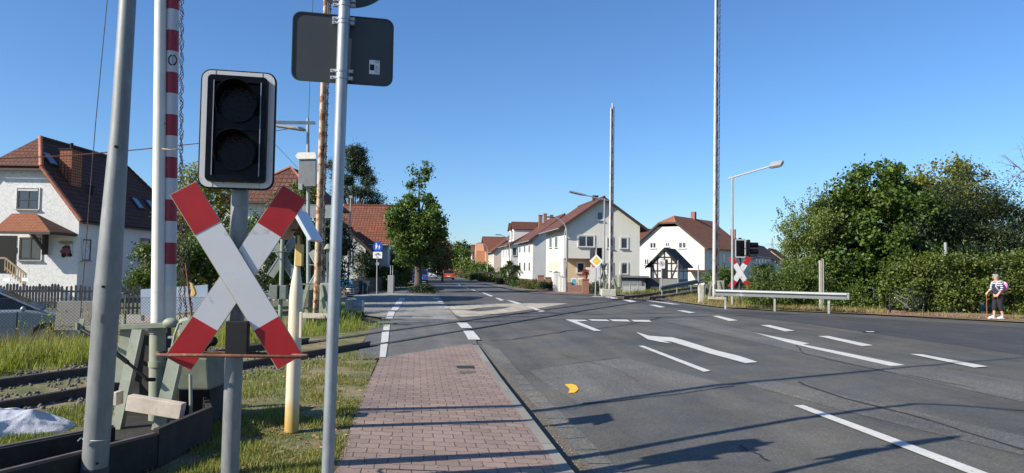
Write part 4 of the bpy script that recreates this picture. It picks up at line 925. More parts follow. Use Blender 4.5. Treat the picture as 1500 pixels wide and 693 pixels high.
# ---- far right crossing signal
t = thing('crossing_signal', 'red and white crossbuck with a two lamp signal across the road behind the crash barrier', 'crossing signal', on_ground(1083, 35, 0, 450))
b = MB(); b.cyl((0, 0, 0), L(t, 1084, 352, 35), .065, .06, 14); b.build('post', m_dark, t)
cross(t, L(t, 1084, 399, 34.86), R(-6), .86, R(31), .25, red=.23)
c = L(t, 1084.5, 364, 34.8)
b = RB(c, Matrix.Rotation(R(6), 3, 'Z')); plate(b, .56, .92, .07, (0, .004, 0), .03); b.box((0, .12, 0), (.4, .2, .75)); b.fin().build('signal_housing', m_blackmat, t)
b = RB(c, Matrix.Rotation(R(6), 3, 'Z')); ringplate(b, .54, .90, .07, .43, .79, .03, (0, -.006, 0), .008); b.fin().build('white_border', m_refl, t)
for dz in (.18, -.17):
    b = RB(c, Matrix.Rotation(R(6), 3, 'Z')); b.disc((0, -.02, dz), (0, 1, 0), .14, .02, 20); b.fin().build('signal_lens', m_lens, t)
    b = RB(c, Matrix.Rotation(R(6), 3, 'Z')); b.tube([(.15*math.cos(R(a)), -.12 - .06*math.sin(R(a)), dz + .15*math.sin(R(a))) for a in range(0, 181, 20)], .012, 5); b.fin().build('lens_hood', m_black, t)
c2 = L(t, 1096, 364, 35.1); b = RB(c2, Matrix.Rotation(R(80), 3, 'Z')); b.box((0, 0, 0), (.4, .14, .85)); b.fin().build('side_signal', m_blackmat, t, .02)
for dz in (.17, -.15): b = MB(); q = c2 + Vector((.08, -.05, dz)); b.cyl(q, q + Vector((.36, -.12, 0)), .13, .12, 14, caps=False); b.cyl(q, q + Vector((.02, 0, 0)), .125, .125, 14); b.build('side_hood', m_black, t)
b = MB(); b.box(L(t, 1084, 350, 35), (.12, .12, .1)); b.build('post_cap', m_blackmat, t)

# ---- crash barriers
def guardrail(label, a, c, hgt, posts, seg=2.3):
    a, c = Vector(a), Vector(c); t = thing('crash_barrier', label, 'crash barrier', a); d = c - a; d2 = Vector((d.x, d.y, 0)).normalized(); n = Vector((d2.y, -d2.x, 0))
    pr = [(0, .142), (.05, .132), (.065, .055), (.0, .022), (-.05, .018), (-.05, -.018), (.0, -.022), (.065, -.055), (.05, -.132), (0, -.142)]
    b = MB(); k = len(pr); vs = []
    for p in (Vector((0, 0, 0)), d):
        for u, z in pr: vs.append(p + n * u + Vector((0, 0, hgt + z)))
    for p in (Vector((0, 0, 0)), d):
        for u, z in pr: vs.append(p + n * (u - .006) + Vector((0, 0, hgt + z)))
    fs = [(j, j+1, k+j+1, k+j) for j in range(k - 1)] + [(2*k+j, 3*k+j, 3*k+j+1, 2*k+j+1) for j in range(k - 1)] + [(0, k, 3*k, 2*k), (k-1, 3*k-1, 4*k-1, 2*k-1)]
    b.add(vs, fs); b.build('rail_beam', m_galvrail, t)
    for e, sg in ((Vector((0, 0, 0)), -1), (d, 1)):
        q = MB(); q.bar(e + Vector((0, 0, hgt)) - n * .01, e + d2 * .10 * sg + Vector((0, 0, hgt)) - n * .01, .10, .29); q.build('end_cap', m_galvrail, t, .03)
    for f_ in posts: q = MB(); p = d * f_ - n * .06; q.bar(p - Vector((0, 0, .1)), p + Vector((0, 0, hgt + .08)), .085, .05, n); q.build('post', m_galvrail, t)
    return t
m_galvrail = pm('barrier_galv', (0.21, 0.225, 0.23), .5, metal=.2, var=.08, vs=2, col2=(.34, .36, .37), thr=.6, ss=4)
guardrail('galvanised crash barrier along the right kerb in front of the crossbuck', on_ground(1049, 31.9, 0, 452), on_ground(1241, 28.8, 0, 460), .72, (.075, .47, .87))
a = on_ground(968, 43, 0, 436); c = on_ground(1028, 46.5, 0.45, 430); guardrail('short crash barrier following the railway track away behind the round info sign', a, c, .62, (.05, .4, .75))

# ---- priority road sign, signal backs
t = thing('priority_sign', 'yellow and white diamond priority road sign beside the white barrier mast', 'road sign', on_ground(872, 46, 0, 435))
m_syel = pm('sign_yellow', (.80, .50, .03), .45, var=.04); m_swhite = pm('sign_white', (.78, .79, .80), .45, var=.03); m_sblue = pm('sign_blue', (.01, .07, .42), .45, var=.04); m_sred = pm('sign_red', (.6, .03, .03), .45)
b = MB(); b.cyl((0, 0, 0), L(t, 874, 358, 46), .04, .035, 12); b.build('post', m_galv_far, t)
c = L(t, 873.5, 382.5, 45.93)
def diamond(b, c, r, y0, th): b.ext([c + Vector((0, y0, r)), c + Vector((r, y0, 0)), c + Vector((0, y0, -r)), c + Vector((-r, y0, 0))], (0, th, 0))
b = MB(); diamond(b, c, .44, 0, .02); sp_ = b.build('sign_plate', m_swhite, t); b = MB(); diamond(b, c, .27, -.008, .008); b.build('yellow_field', m_syel, sp_)
b = MB(); b.box(c + Vector((-.05, -.012, -.03)), (.045, .006, .09)); b.box(c + Vector((.05, -.012, -.03)), (.045, .006, .09)); b.build('small_marks', m_swhite, sp_)
t = thing('traffic_light', 'pair of black traffic light heads seen behind the diamond sign', 'traffic light', on_ground(879, 49, 0, 435))
b = MB(); b.cyl((0, 0, 0), L(t, 879, 368, 49), .05); b.build('post', m_galv_far, t)
for x0, x1, mm in ((864.5, 872, m_dark), (874.5, 882, m_black)): b = MB(); b.ext([L(t, x, y, 48.9) for x, y in ((x0, 363), (x1, 363), (x1, 379.5), (x0, 379.5))], (0, .25, 0)); b.build('signal_head', mm, t, .02)
cross_post('small grey green back of a crossbuck left of the white barrier mast', 884, 397, 48, .62, R(50), box=False)
# info sign
t = thing('speed_sign', 'white square sign with a red ring on a grey post near the half timbered house', 'road sign', on_ground(969, 46, 0, 425))
b = MB(); b.cyl((0, 0, 0), L(t, 969.5, 383, 46), .045); b.build('post', m_galv_far, t); c = L(t, 969.5, 387, 45.94)
b = MB(); plate(b, .40, .56, .03, c, .02); pl = b.build('sign_plate', m_swhite, t)
b = MB(); 
for k in range(20): b.bar(c + Vector((.135*math.cos(k*.314), -.006, .03+.135*math.sin(k*.314))), c + Vector((.135*math.cos((k+1)*.314), -.006, .03+.135*math.sin((k+1)*.314))), .035, .006, (0, 1, 0))
b.build('red_ring', m_sred, pl); b = MB(); b.box(c + Vector((-.02, -.006, .04)), (.05, .006, .12)); b.box(c + Vector((.05, -.006, .01)), (.03, .006, .1)); b.build('dark_symbol', m_blackmat, pl)
# grey posts beyond
for px, Y, h, lab in ((1023, 46, 2.1, 'plain grey steel post by the small track'), (993, 60, 2.6, 'thin grey post in front of the half timbered house')):
    o = MB().cyl((0, 0, 0), (0, 0, h), .045, .045, 10).build('steel_post', m_galv_far); o.location = on_ground(px, Y, 0, 430); tag(o, lab, 'post')

# ---- shared path sign on the left
t = thing('shared_path_sign', 'round blue sign with white pedestrians above a white bicycle plate, left of the maple', 'road sign', on_ground(552, 44.5, 0, 430))
b = MB(); b.cyl((0, 0, 0), L(t, 552.5, 354, 44.5), .035); b.build('post', m_galv_far, t)
c = L(t, 553.3, 361.5, 44.42); b = MB(); b.disc(c, (0, 1, 0), .31, .02, 32); rs = b.build('blue_disc', m_sblue, t)
b = MB()
for dx, s_ in ((-.08, 1.0), (.10, .72)):
    q = c + Vector((dx, -.018, (s_ - 1) * .14)); b.disc(q + Vector((0, 0, .17 * s_)), (0, 1, 0), .045 * s_, .006, 12); b.ext([q + Vector(p) * s_ for p in ((-.06, 0, .11), (.06, 0, .11), (.07, 0, -.03), (.04, 0, -.03), (.05, 0, -.22), (0, 0, -.05), (-.06, 0, -.22), (-.05, 0, -.03))], (0, .006, 0))
b.build('pedestrian_symbol', m_swhite, rs)
c = L(t, 553, 373.7, 44.42); b = MB(); plate(b, .56, .40, .03, c, .02); bp = b.build('white_plate', m_swhite, t)
b = MB()
for dx in (-.11, .11):
    for k in range(12): b.bar(c + Vector((dx + .06*math.cos(k*.5236), -.008, .02+.06*math.sin(k*.5236))), c + Vector((dx + .06*math.cos((k+1)*.5236), -.008, .02+.06*math.sin((k+1)*.5236))), .014, .004, (0, 1, 0))
for p, q in (((-.11, .02), (-.03, .11)), ((-.03, .11), (.07, .11)), ((-.03, .11), (0, .02)), ((0, .02), (.07, .11)), ((.06, .14), (.11, .02))): b.bar(c + Vector((p[0], -.008, p[1])), c + Vector((q[0], -.008, q[1])), .014, .004, (0, 1, 0))
b.build('bicycle_symbol', m_blackmat, bp)
textmesh('frei', .11, m_blackmat, bp, c + Vector((0, -.008, -.12)), (R(90), 0, 0))
c = L(t, 553, 386.5, 44.42); b = MB(); b.disc(c, (0, 1, 0), .11, .05, 16); b.build('sign_back_small', m_galv_far, t)
# further blue parking sign, pale post, cabinet
t = thing('parking_sign', 'small light blue square sign on a thin post left of the maple trunk', 'road sign', on_ground(595.5, 62, 0, 420))
b = MB(); b.cyl((0, 0, 0), L(t, 596, 381, 62), .035); b.build('post', m_galv_far, t); b = MB(); c = L(t, 597, 391, 61.9); plate(b, .32, .58, .02, c, .02); b.build('sign_plate', pm('pale_blue', (.14, .26, .55), .5), t)
t = thing('white_bollard', 'white post with a short crosspiece beside the left footway', 'post', on_ground(587.5, 66, 0, 410))
b = MB(); b.cyl((0, 0, 0), L(t, 587.5, 391, 66), .05); b.box(L(t, 588, 391, 66), (.3, .06, .1)); b.build('post_tube', m_mastfar, t)
t = thing('utility_cabinet', 'slim grey utility cabinet against the hedge on the left footway', 'cabinet', on_ground(572, 47, 0, 428))
b = MB(); b.b2(-.16, .22, -.2, .2, 0, 1.15); b.build('cabinet_body', m_galv_far, t, .03); b = MB(); b.tube([(-.02, 0, 1.1), (-.02, 0, 1.8), (.12, 0, 1.8), (.12, 0, 1.1)], .02, 6); b.build('hoop', m_galv_far, t)
# banner boards
t = thing('banner_board', 'blue and white advertising banner on the fence behind the slim sign post', 'banner', on_ground(505, 50, 0, 430))
b = MB(); b.ext([L(t, x, y, 50) for x, y in ((492, 409), (518, 409.5), (518, 421), (492, 421))], (0, .05, 0)); b.build('blue_panel', pm('banner_blue', (.02, .16, .34), .6, var=.2, vs=1.5), t)
b = MB(); b.ext([L(t, x, y, 49.9) for x, y in ((492, 399.5), (511.5, 400), (511.5, 405.5), (492, 405.5))], (0, .04, 0)); wb = b.build('white_panel', pm('banner_white', (.55, .62, .72), .6), t)
b = MB()
for k in range(9): b.box(L(t, 494.5 + k * 1.7, 402.9, 49.88), (.055, .01, .11 if k % 3 else .17))
for k in range(3): b.bar(L(t, 496, 412 + k * 3, 49.97), L(t, 505 + 3 * k, 412.3 + k * 3, 49.97), .01, .05)
b.build('illegible_lettering', pm('banner_ink', (.03, .08, .30), .6), t)
t = thing('banner_board', 'dark green banner with a pale circle hung on the fence below the blue sign', 'banner', on_ground(529, 45.5, 0, 430))
b = MB(); b.ext([L(t, x, y, 45.5) for x, y in ((519, 412), (541, 411.5), (541, 431), (519, 431))], (0, .05, 0)); pn = b.build('panel', pm('banner_dark', (.02, .045, .06), .6), t)
b = MB(); c = L(t, 523.3, 424, 45.45)
for k in range(16): b.bar(c + Vector((.12*math.cos(k*.3927), 0, .12*math.sin(k*.3927))), c + Vector((.12*math.cos((k+1)*.3927), 0, .12*math.sin((k+1)*.3927))), .035, .01, (0, 1, 0))
b.bar(L(t, 537, 426, 45.45), L(t, 539, 418, 45.45), .05, .01, (0, 1, 0)); b.bar(L(t, 522, 415.5, 45.45), L(t, 527, 416, 45.45), .03, .01, (0, 1, 0)); b.build('pale_emblem', pm('banner_pale', (.35, .42, .55), .6), pn)

# ---- curved street lamps on the right side
def lamp_curved(label, px, Y, h, arm, double=False):
    t = thing('street_lamp', label, 'street lamp', on_ground(px, Y, 0, 415), 0, 'curved street lamps along the right footway')
    pts = [(0, 0, 0), (0, 0, h * .45), (0, 0, h * .78)] + [(-arm * (1 - math.cos(R(a))) * .8, 0, h * .78 + h * .2 * math.sin(R(a))) for a in (20, 40, 60, 75)]; pts.append((-arm, 0, h * 1.0))
    b = MB(); b.tube(pts, [.075, .06, .055, .05, .045, .04, .04, .035], 10); b.build('pole', m_galv_far, t)
    b = MB(); b.bar((-arm + .05, 0, h), (-arm - .62, 0, h + .02), .2, .1); b.build('lamp_head', m_dark, t, .03)
    if double: b = MB(); b.tube([(0, 0, h * .62), (-.25, 0, h * .72), (-.65, 0, h * .76)], .03, 6); b.build('side_arm', m_galv_far, t)
    return t
lamp_curved('nearest curved lamp, in front of the left edge of the cream house', 829.8, 55, 5.7, 1.05)
lamp_curved('curved lamp rising behind the palm like bush', 745.7, 86, 5.8, 1.1, True)
lamp_curved('curved lamp in front of the orange house', 713.8, 116, 5.9, 1.0)
lamp_curved('small curved lamp beyond the orange house', 691.5, 152, 5.8, 1.0); lamp_curved('farthest curved lamp beside the far trees', 677, 185, 5.8, 1.0)
# ================================================================ BUILDINGS
def stucco(name, col, bs=25, bstr=.35, bd=.02, var=.05, streak=.35):
    m, nt, b = newmat(name); v = coord(nt)
    c = ramp(nt, noise(nt, v, .5, 6, .6), [(.3, sc(col, 1 - var)), (.7, sc(col, 1 + var))])
    f = ramp(nt, noise(nt, coord(nt, scale=(1.2, 1.2, .25)), 1.4, 6, .7), [(.5, (0, 0, 0)), (.85, (streak,)*3)])
    c = mixc(nt, f, c, sc(col, .6)); nt.links.new(c, b.inputs['Base Color']); b.inputs['Roughness'].default_value = .9
    bump(nt, b, noise(nt, v, bs, 4, .6), bstr, bd); return m
m_cream_w = stucco('wall_cream', (.64, .62, .55)); m_beige_w = stucco('wall_beige', (.55, .43, .28)); m_white_w = stucco('wall_white', (.58, .57, .54)); m_grey_w = stucco('wall_grey', (.50, .51, .52), var=.08)
m_pink_w = stucco('wall_pinkish', (.58, .47, .40)); m_orange_w = stucco('wall_orange', (.46, .23, .13)); m_yellow_w = stucco('wall_yellow', (.68, .46, .18))
def rough_plaster():
    m, nt, b = newmat('rough_white_plaster'); v = coord(nt)
    vo = nt.nodes.new('ShaderNodeTexVoronoi'); vo.feature = 'DISTANCE_TO_EDGE'; vo.inputs['Scale'].default_value = 5.0
    nz = nt.nodes.new('ShaderNodeTexNoise'); nz.inputs['Scale'].default_value = 3; nt.links.new(v, nz.inputs['Vector'])
    mx = mixc(nt, .35, v, nz.outputs['Color']); nt.links.new(mx, vo.inputs['Vector'])
    e = ramp(nt, vo.outputs['Distance'], [(0, (0, 0, 0)), (.035, (1, 1, 1))])
    c = mixc(nt, e, (.52, .52, .52), (.62, .62, .61)); nt.links.new(c, b.inputs['Base Color']); b.inputs['Roughness'].default_value = .9
    bump(nt, b, e, .5, .03); return m
m_rough = rough_plaster()
m_tile_red = tilemat('roof_tile_red', (.42, .14, .07), (.27, .085, .05), (.05, .02, .015), .24, .34, 0, mort=.045, dirt=(.14, .065, .045))
m_tile_brown = tilemat('roof_tile_brown', (.25, .10, .065), (.16, .065, .045), (.035, .016, .012), .24, .34, 0, mort=.045, dirt=(.10, .05, .04))
m_tile_dark = tilemat('roof_tile_dark', (.15, .060, .040), (.095, .040, .030), (.02, .010, .008), .24, .34, 0, mort=.045, dirt=(.07, .04, .03))
m_tile_black = tilemat('roof_tile_black', (.035, .033, .035), (.024, .023, .025), (.01, .01, .01), .24, .34, 0)
m_tile_orange = tilemat('roof_tile_orange', (.70, .27, .12), (.52, .17, .08), (.08, .03, .02), .24, .34, 0, mort=.045, dirt=(.22, .10, .06))
m_tile_porch = tilemat('roof_tile_porch', (.44, .17, .085), (.35, .135, .07), (.10, .04, .02), .2, .16, 0, dirt=(.25, .10, .06))
m_fascia = pm('brown_fascia', (.045, .03, .025), .7); m_brick = tilemat('brick_red', (.30, .10, .06), (.24, .08, .05), (.30, .27, .22), .25, .08, .5, roundness=False, mort=.01, bd=.01)
m_plinth = pm('plinth', (.24, .13, .10), .9, var=.15); m_glass = pm('window_glass', (.035, .045, .06), .08, var=.3, vs=.7, bstr=0, spec=.8)
m_frame = pm('window_frame', (.58, .58, .57), .5, var=.03); m_frame_dark = pm('window_frame_dark', (.035, .03, .03), .5); m_curtain = pm('curtain', (.52, .53, .55), .8, var=.25, vs=3)
m_shutter = pm('beige_shutter', (.58, .47, .28), .7, var=.05); m_gutter_z = pm('zinc_gutter', (.34, .35, .35), .5, metal=.3)
m_ridge = pm('ridge_tile', (.34, .12, .065), .7, var=.25, vs=3)
def cam_local(t): return local(t, C0)
WM = {}
def hit(t, px, py, axis, val):
    o = local(t, C0); q = local(t, C0 + ray(px, py)); d = q - o; k = (val - o[axis]) / d[axis]; return o + d * k
def facemap(face, val):
    if face == 'front': return lambda u, d, z: Vector((u, val - d, z))
    if face == 'left': return lambda u, d, z: Vector((val - d, u, z))
    return lambda u, d, z: Vector((val + d, u, z))
def fbox(b, fm, u0, u1, d0, d1, z0, z1):
    ps = [fm(u, d, z) for u in (u0, u1) for d in (d0, d1) for z in (z0, z1)]
    lo = [min(p[i] for p in ps) for i in range(3)]; hi = [max(p[i] for p in ps) for i in range(3)]; b.b2(lo[0], hi[0], lo[1], hi[1], lo[2], hi[2])
def window(t, face, val, u0, u1, z0, z1, bars=1, frame=None, pane=None, sill=True, shutter=0.0, fw=.06, label=None):
    if u0 > u1: u0, u1 = u1, u0
    if z0 > z1: z0, z1 = z1, z0
    fm = facemap(face, val); frame = frame or m_frame
    b = MB(); fbox(b, fm, u0, u0 + fw, .002, .045, z0, z1); fbox(b, fm, u1 - fw, u1, .002, .045, z0, z1); fbox(b, fm, u0 + fw, u1 - fw, .002, .045, z1 - fw, z1); fbox(b, fm, u0 + fw, u1 - fw, .002, .045, z0, z0 + fw)
    for k in range(bars): c = u0 + (u1 - u0) * (k + 1) / (bars + 1); fbox(b, fm, c - fw * .55, c + fw * .55, .004, .04, z0 + fw, z1 - fw)
    w_ = b.build('window', frame, t)
    q = MB(); sw = .06
    for a_, b__, c_, d_ in ((u0 - sw, u0 - .002, z0, z1 + sw), (u1 + .002, u1 + sw, z0, z1 + sw), (u0 - .002, u1 + .002, z1 + .002, z1 + sw)): fbox(q, fm, a_, b__, .001, .06, c_, d_)
    q.build('added_surround', WM.get(t.name, m_white_w), w_)  # added raised surround; its shadow stands in for a recessed window
    if label: w_['label'] = label
    b = MB(); fbox(b, fm, u0 + fw * .5, u1 - fw * .5, .003, .015, z0 + fw * .5, z1 - fw * .5); b.build('pane', pane or m_glass, w_)
    if sill: b = MB(); fbox(b, fm, u0 - .08, u1 + .08, .003, .14, z0 - .06, z0 - .004); b.build('sill', m_gutter_z, w_)
    if shutter: b = MB(); fbox(b, fm, u0 + .01, u1 - .01, .02, .052, z1 - (z1 - z0) * shutter, z1 - .01); b.build('shutter', m_shutter, w_)
    return w_
def winpx(t, face, val, x0, x1, y0, y1, **k):
    ax = 1 if face == 'front' else 0; a = hit(t, x0, (y0 + y1) / 2, ax, val); c = hit(t, x1, (y0 + y1) / 2, ax, val); tp = hit(t, (x0 + x1) / 2, y0, ax, val); bt = hit(t, (x0 + x1) / 2, y1, ax, val)
    i = 0 if face == 'front' else 1; return window(t, face, val, a[i], c[i], bt.z, tp.z, **k)
def roof_slab(b, pts, th):
    pts = [Vector(p) for p in pts]; n = (pts[1] - pts[0]).cross(pts[2] - pts[0]).normalized()
    if n.z < 0: n = -n
    b.ext(pts, -n * th)
def gable_house(name, label, loc, rz, W, D, he, hr, wall, roofm, over=.45, overg=.4, ridge='y', chimney=None, group=None, plinth=True, apex=.5, z0=0.0, cat='house', fascia=True, recess=None):
    t = thing(name, label, cat, loc, rz, group); b = MB(); WM[t.name] = wall
    if recess:
        xb, zt_, dp = recess; b.ext([(0, 0, zt_), (W, 0, zt_), (W, 0, he), (W * apex, 0, hr), (0, 0, he)], (0, D, 0)); b.b2(xb, W, 0, D, 0, zt_); b.b2(0, xb, dp, D, 0, zt_)
    elif ridge == 'y': b.ext([(0, 0, z0), (W, 0, z0), (W, 0, he), (W * apex, 0, hr), (0, 0, he)], (0, D, 0))
    else: b.ext([(0, 0, z0), (0, D, z0), (0, D, he), (0, D / 2, hr), (0, 0, he)], (W, 0, 0))
    b.build('wall', wall, t)
    b = MB(); th = .16; up_ = .05
    if ridge == 'y':
        ax = W * apex; sl = (hr - he) / ax; sr = (hr - he) / (W - ax)
        A = [(ax, -overg, hr + up_), (ax, D + overg, hr + up_), (-over, D + overg, he - sl * over + up_), (-over, -overg, he - sl * over + up_)]
        B_ = [(ax, -overg, hr + up_), (ax, D + overg, hr + up_), (W + over, D + overg, he - sr * over + up_), (W + over, -overg, he - sr * over + up_)]
    else:
        sl = (hr - he) / (D / 2)
        A = [(-overg, D / 2, hr + up_), (W + overg, D / 2, hr + up_), (W + overg, -over, he - sl * over + up_), (-overg, -over, he - sl * over + up_)]
        B_ = [(-overg, D / 2, hr + up_), (W + overg, D / 2, hr + up_), (W + overg, D + over, he - sl * over + up_), (-overg, D + over, he - sl * over + up_)]
    for q in (A, B_): roof_slab(b, [Vector(p) + Vector((0, 0, th * .8)) for p in q], th)
    rf = b.build('roof', roofm, t, uvdir=True)
    b = MB(); b.cyl(Vector(A[0]) + Vector((0, 0, th * .8)), Vector(A[1]) + Vector((0, 0, th * .8)), .1, .1, 8); b.build('ridge_cap', roofm, rf, uvdir=True)
    if fascia:
        b = MB()
        for q in (A, B_):
            b.bar(Vector(q[0]) + Vector((0, 0, -.03)), Vector(q[3]) + Vector((0, 0, -.03)), .05, .2)
            if ridge == 'y': b.bar(Vector(q[3]) + Vector((0, .02, -.02)), Vector(q[2]) + Vector((0, 0, -.02)), .04, .12)
        b.build('fascia', m_fascia, rf)
        b = MB()
        for q in (A, B_): 
            if ridge == 'y': e = Vector((-.05 if q is A else .05, 0, .02))
            else: e = Vector((0, -.05 if q is A else .05, .02))
            b.cyl(Vector(q[3]) + e, Vector(q[2]) + e, .06, .06, 8)
        b.build('gutter', m_gutter_z, rf)
    if plinth: b = MB(); b.b2(-.02, W + .02, -.02, D + .02, z0, .45); b.build('plinth', m_plinth, t)
    if chimney:
        for cx, cy, cw, ch, cm in chimney: b = MB(); b.b2(cx - cw/2, cx + cw/2, cy - cw/2, cy + cw/2, he, ch); b.b2(cx - cw/2 - .05, cx + cw/2 + .05, cy - cw/2 - .05, cy + cw/2 + .05, ch, ch + .08); b.build('chimney', cm, rf, uvdir=True)
    return t
def base_loc(px, Y, z=0.0): p = P(px, 400, Y); return Vector((p.x, Y, z))
RZ = R(7.6)
# --- cream house at the corner
loc = base_loc(828, 70); c_ = P(937, 380, 71); W = (c_ - Vector((loc.x, 70, c_.z))).length
t_ = bpy.data.objects.new('tmp', None); t_.location = loc; t_.rotation_euler = (0, 0, RZ)
b_ = hit(t_, 867, 400, 1, 0); top = hit(t_, 845, 378.5, 1, 0); bpy.data.objects.remove(t_)
t = gable_house('house', 'cream two storey house with a brown roof and beige recessed corner', loc, RZ, W, 10.5, 6.15, 8.75, m_cream_w, m_tile_brown, over=.75, overg=.5, chimney=[(W*.5, 3.2, .5, 9.3, m_fascia)], recess=(b_.x, top.z, 1.2))
for x0, x1, y0, y1, k in ((874, 883.5, 310, 323, dict(bars=0)), (847, 870.5, 345, 362, dict(bars=1)), (889, 897.5, 348, 364, dict(bars=0)), (909, 919.5, 348, 364.5, dict(bars=0)), (909, 919.5, 385, 402, dict(bars=0)), (889, 897.5, 385, 402, dict(bars=0))): winpx(t, 'front', 0, x0, x1, y0, y1, fw=.09, **k)
for x0, x1 in ((805, 809), (813, 817.3)):
    winpx(t, 'left', 0, x0, x1, 346.5, 363, bars=0); winpx(t, 'left', 0, x0, x1, 384, 397, bars=0, shutter=.95)
b = MB(); b.b2(.02, b_.x - .01, 1.17, 1.195, .3, top.z - .01); b.b2(b_.x - .03, b_.x - .004, .01, 1.17, .3, top.z - .01); b.build('beige_wall', m_beige_w, t)
winpx(t, 'front', 1.17, 845, 856, 384.5, 400.5, bars=0, fw=.09)
b = MB(); b.b2(-.5, b_.x + .8, -3.2, -.05, 0, .32); b.build('terrace', m_plinth, t)
b = MB(); b.tube([(-.1, -.55, 5.7), (-.15, -.3, 5.2), (-.15, -.1, 4.9), (-.15, -.1, .3)], .05, 8); b.build('downpipe', m_frame, t)
# --- white house behind it (second in the row)
t = gable_house('house', 'white and grey house with tall narrow windows directly behind the cream house', base_loc(780, 90), RZ, 8.0, 13, 5.6, 8.6, m_white_w, m_tile_brown, over=.5, overg=.3, chimney=[(2.5, 9, .5, 9.2, m_brick)])
b = MB(); b.b2(0.0, 8, -.015, .0, .2, 5.5); b.build('grey_gable_face', m_grey_w, t)  # front gable wall in grey over the white walls
for x0, x1 in ((760.5, 763), (767.5, 770), (774.5, 777)):
    winpx(t, 'left', 0, x0, x1, 359, 370, bars=0, fw=.05, sill=False); winpx(t, 'left', 0, x0, x1, 384.5, 397, bars=0, fw=.05, sill=False)
# --- third: long roof with dormers
t = gable_house('house', 'large house with tall dormers, third in the right hand row', base_loc(748, 118), RZ, 11, 13, 5.9, 9.6, m_white_w, m_tile_brown, over=.6, overg=.4, chimney=[(6.2, 3, .55, 11.2, m_brick), (7.3, 3, .5, 11.0, m_brick)], apex=.6)
b = MB(); b.b2(1.2, 11, -.015, 0, .2, 5.9); b.build('grey_gable_face', m_grey_w, t)  # front gable wall in grey, side walls stay white
for zz_ in (1.2, 4.0):
    for u in (2, 5.5, 9): window(t, 'left', 0, u, u + 1.1, zz_, zz_ + 1.3, bars=0)
    window(t, 'front', 0, .25, .95, zz_, zz_ + 1.3, bars=0)
b = MB()
for yy_ in (2.5, 6.2): b = MB(); b.ext([(.8, yy_, 6.0), (.8, yy_ + 2.4, 6.0), (.8, yy_ + 2.4, 8.6), (.8, yy_ + 1.2, 9.6), (.8, yy_, 8.6)], (4.5, 0, 0)); dm = b.build('dormer', m_white_w, t); b = MB(); roof_slab(b, [(.5, yy_ - .25, 8.5), (5.4, yy_ - .25, 8.5), (5.4, yy_ + 1.2, 9.85), (.5, yy_ + 1.2, 9.85)], .12); roof_slab(b, [(.5, yy_ + 2.65, 8.5), (5.4, yy_ + 2.65, 8.5), (5.4, yy_ + 1.2, 9.85), (.5, yy_ + 1.2, 9.85)], .12); b.build('dormer_roof', m_tile_brown, dm, uvdir=True); window(t, 'left', .8, yy_ + .6, yy_ + 1.8, 7.0, 8.3, bars=1)
# --- fourth: pinkish
t = gable_house('house', 'pinkish beige house with a blank gable wall, fourth in the row', base_loc(723, 146), RZ, 9, 11, 5.5, 9.0, m_pink_w, m_tile_brown, over=.5, overg=.3)
for zz_ in (1.4, 4.0):
    for u in (1.5, 4, 6.5, 9): window(t, 'left', 0, u, u + .7, zz_, zz_ + 1.2, bars=0, sill=False)
# --- fifth: orange
t = gable_house('house', 'orange house with a dark red roof, fifth in the right hand row', base_loc(712, 172), RZ, 9, 12, 6.2, 9.6, m_orange_w, m_tile_red, over=.5, overg=.5, ridge='x')
b = MB(); b.ext([(-2.2, 3, 0), (-2.2, 7, 0), (-2.2, 7, 6.2), (-2.2, 5, 8.2), (-2.2, 3, 6.2)], (2.2, 0, 0)); b.build('gable_bay', m_orange_w, t)
for u in (3.4, 5.4): window(t, 'left', -2.2, u, u + 1.0, 4.2, 5.4, bars=0); window(t, 'left', -2.2, u, u + 1.0, 1.4, 2.8, bars=0)
t = gable_house('house', 'small distant white house with a red roof beyond the orange house', base_loc(693, 215), RZ, 9, 10, 5.0, 9.0, m_white_w, m_tile_red, over=.4, overg=.4, ridge='x')
for u in (1.5, 4.5, 7.5): window(t, 'left', 0, u, u + 1, 1.3, 2.6, bars=0); window(t, 'left', 0, u, u + 1, 3.6, 4.8, bars=0)
# --- white house with orange roof (behind the half timbered one)
AZ = R(-28)
loc = base_loc(930, 100); t = thing('house', 'white house with an orange half hipped roof behind the half timbered hut', 'house', loc, R(-39)); W, D, he, hr = 11.6, 14, 5.1, 9.2
tr_ = hit(t, 1032, 370, 1, 0); W = tr_.x
b = MB(); b.ext([(0, 0, 0), (W, 0, 0), (W, 0, he), (W * .66, 0, 7.75), (W * .34, 0, 7.75), (0, 0, he)], (0, D, 0)); b.build('wall', m_white_w, t)
b = MB(); k_ = (hr - he) / (W / 2); hz_ = 8.2; xl = (hz_ - he) / k_; o_ = .6
ov_ = lambda x, y, z: Vector((x, y, z + .15))
roof_slab(b, [ov_(W/2, 1.6, hr), ov_(W/2, D + .4, hr), ov_(W + o_, D + .4, he - k_ * o_), ov_(W + o_, -.5, he - k_ * o_), ov_(W - xl, -.5, hz_)], .16)
roof_slab(b, [ov_(W/2, 1.6, hr), ov_(W/2, D + .4, hr), ov_(-o_, D + .4, he - k_ * o_), ov_(-o_, -.5, he - k_ * o_), ov_(xl, -.5, hz_)], .16)
roof_slab(b, [ov_(W/2, 1.6, hr + .01), ov_(xl, -.5, hz_ + .01), ov_(W - xl, -.5, hz_ + .01)], .16)
rf = b.build('roof', m_tile_orange, t, uvdir=True)
b = MB()
for s_ in (0, 1): X = (lambda x: x) if s_ == 0 else (lambda x: W - x); b.bar((X(-o_), -.52, he - k_ * o_ - .0), (X(xl), -.52, hz_ + .0), .05, .22)
b.bar((xl, -.52, hz_), (W - xl, -.52, hz_), .05, .2); b.build('fascia', m_fascia, rf)
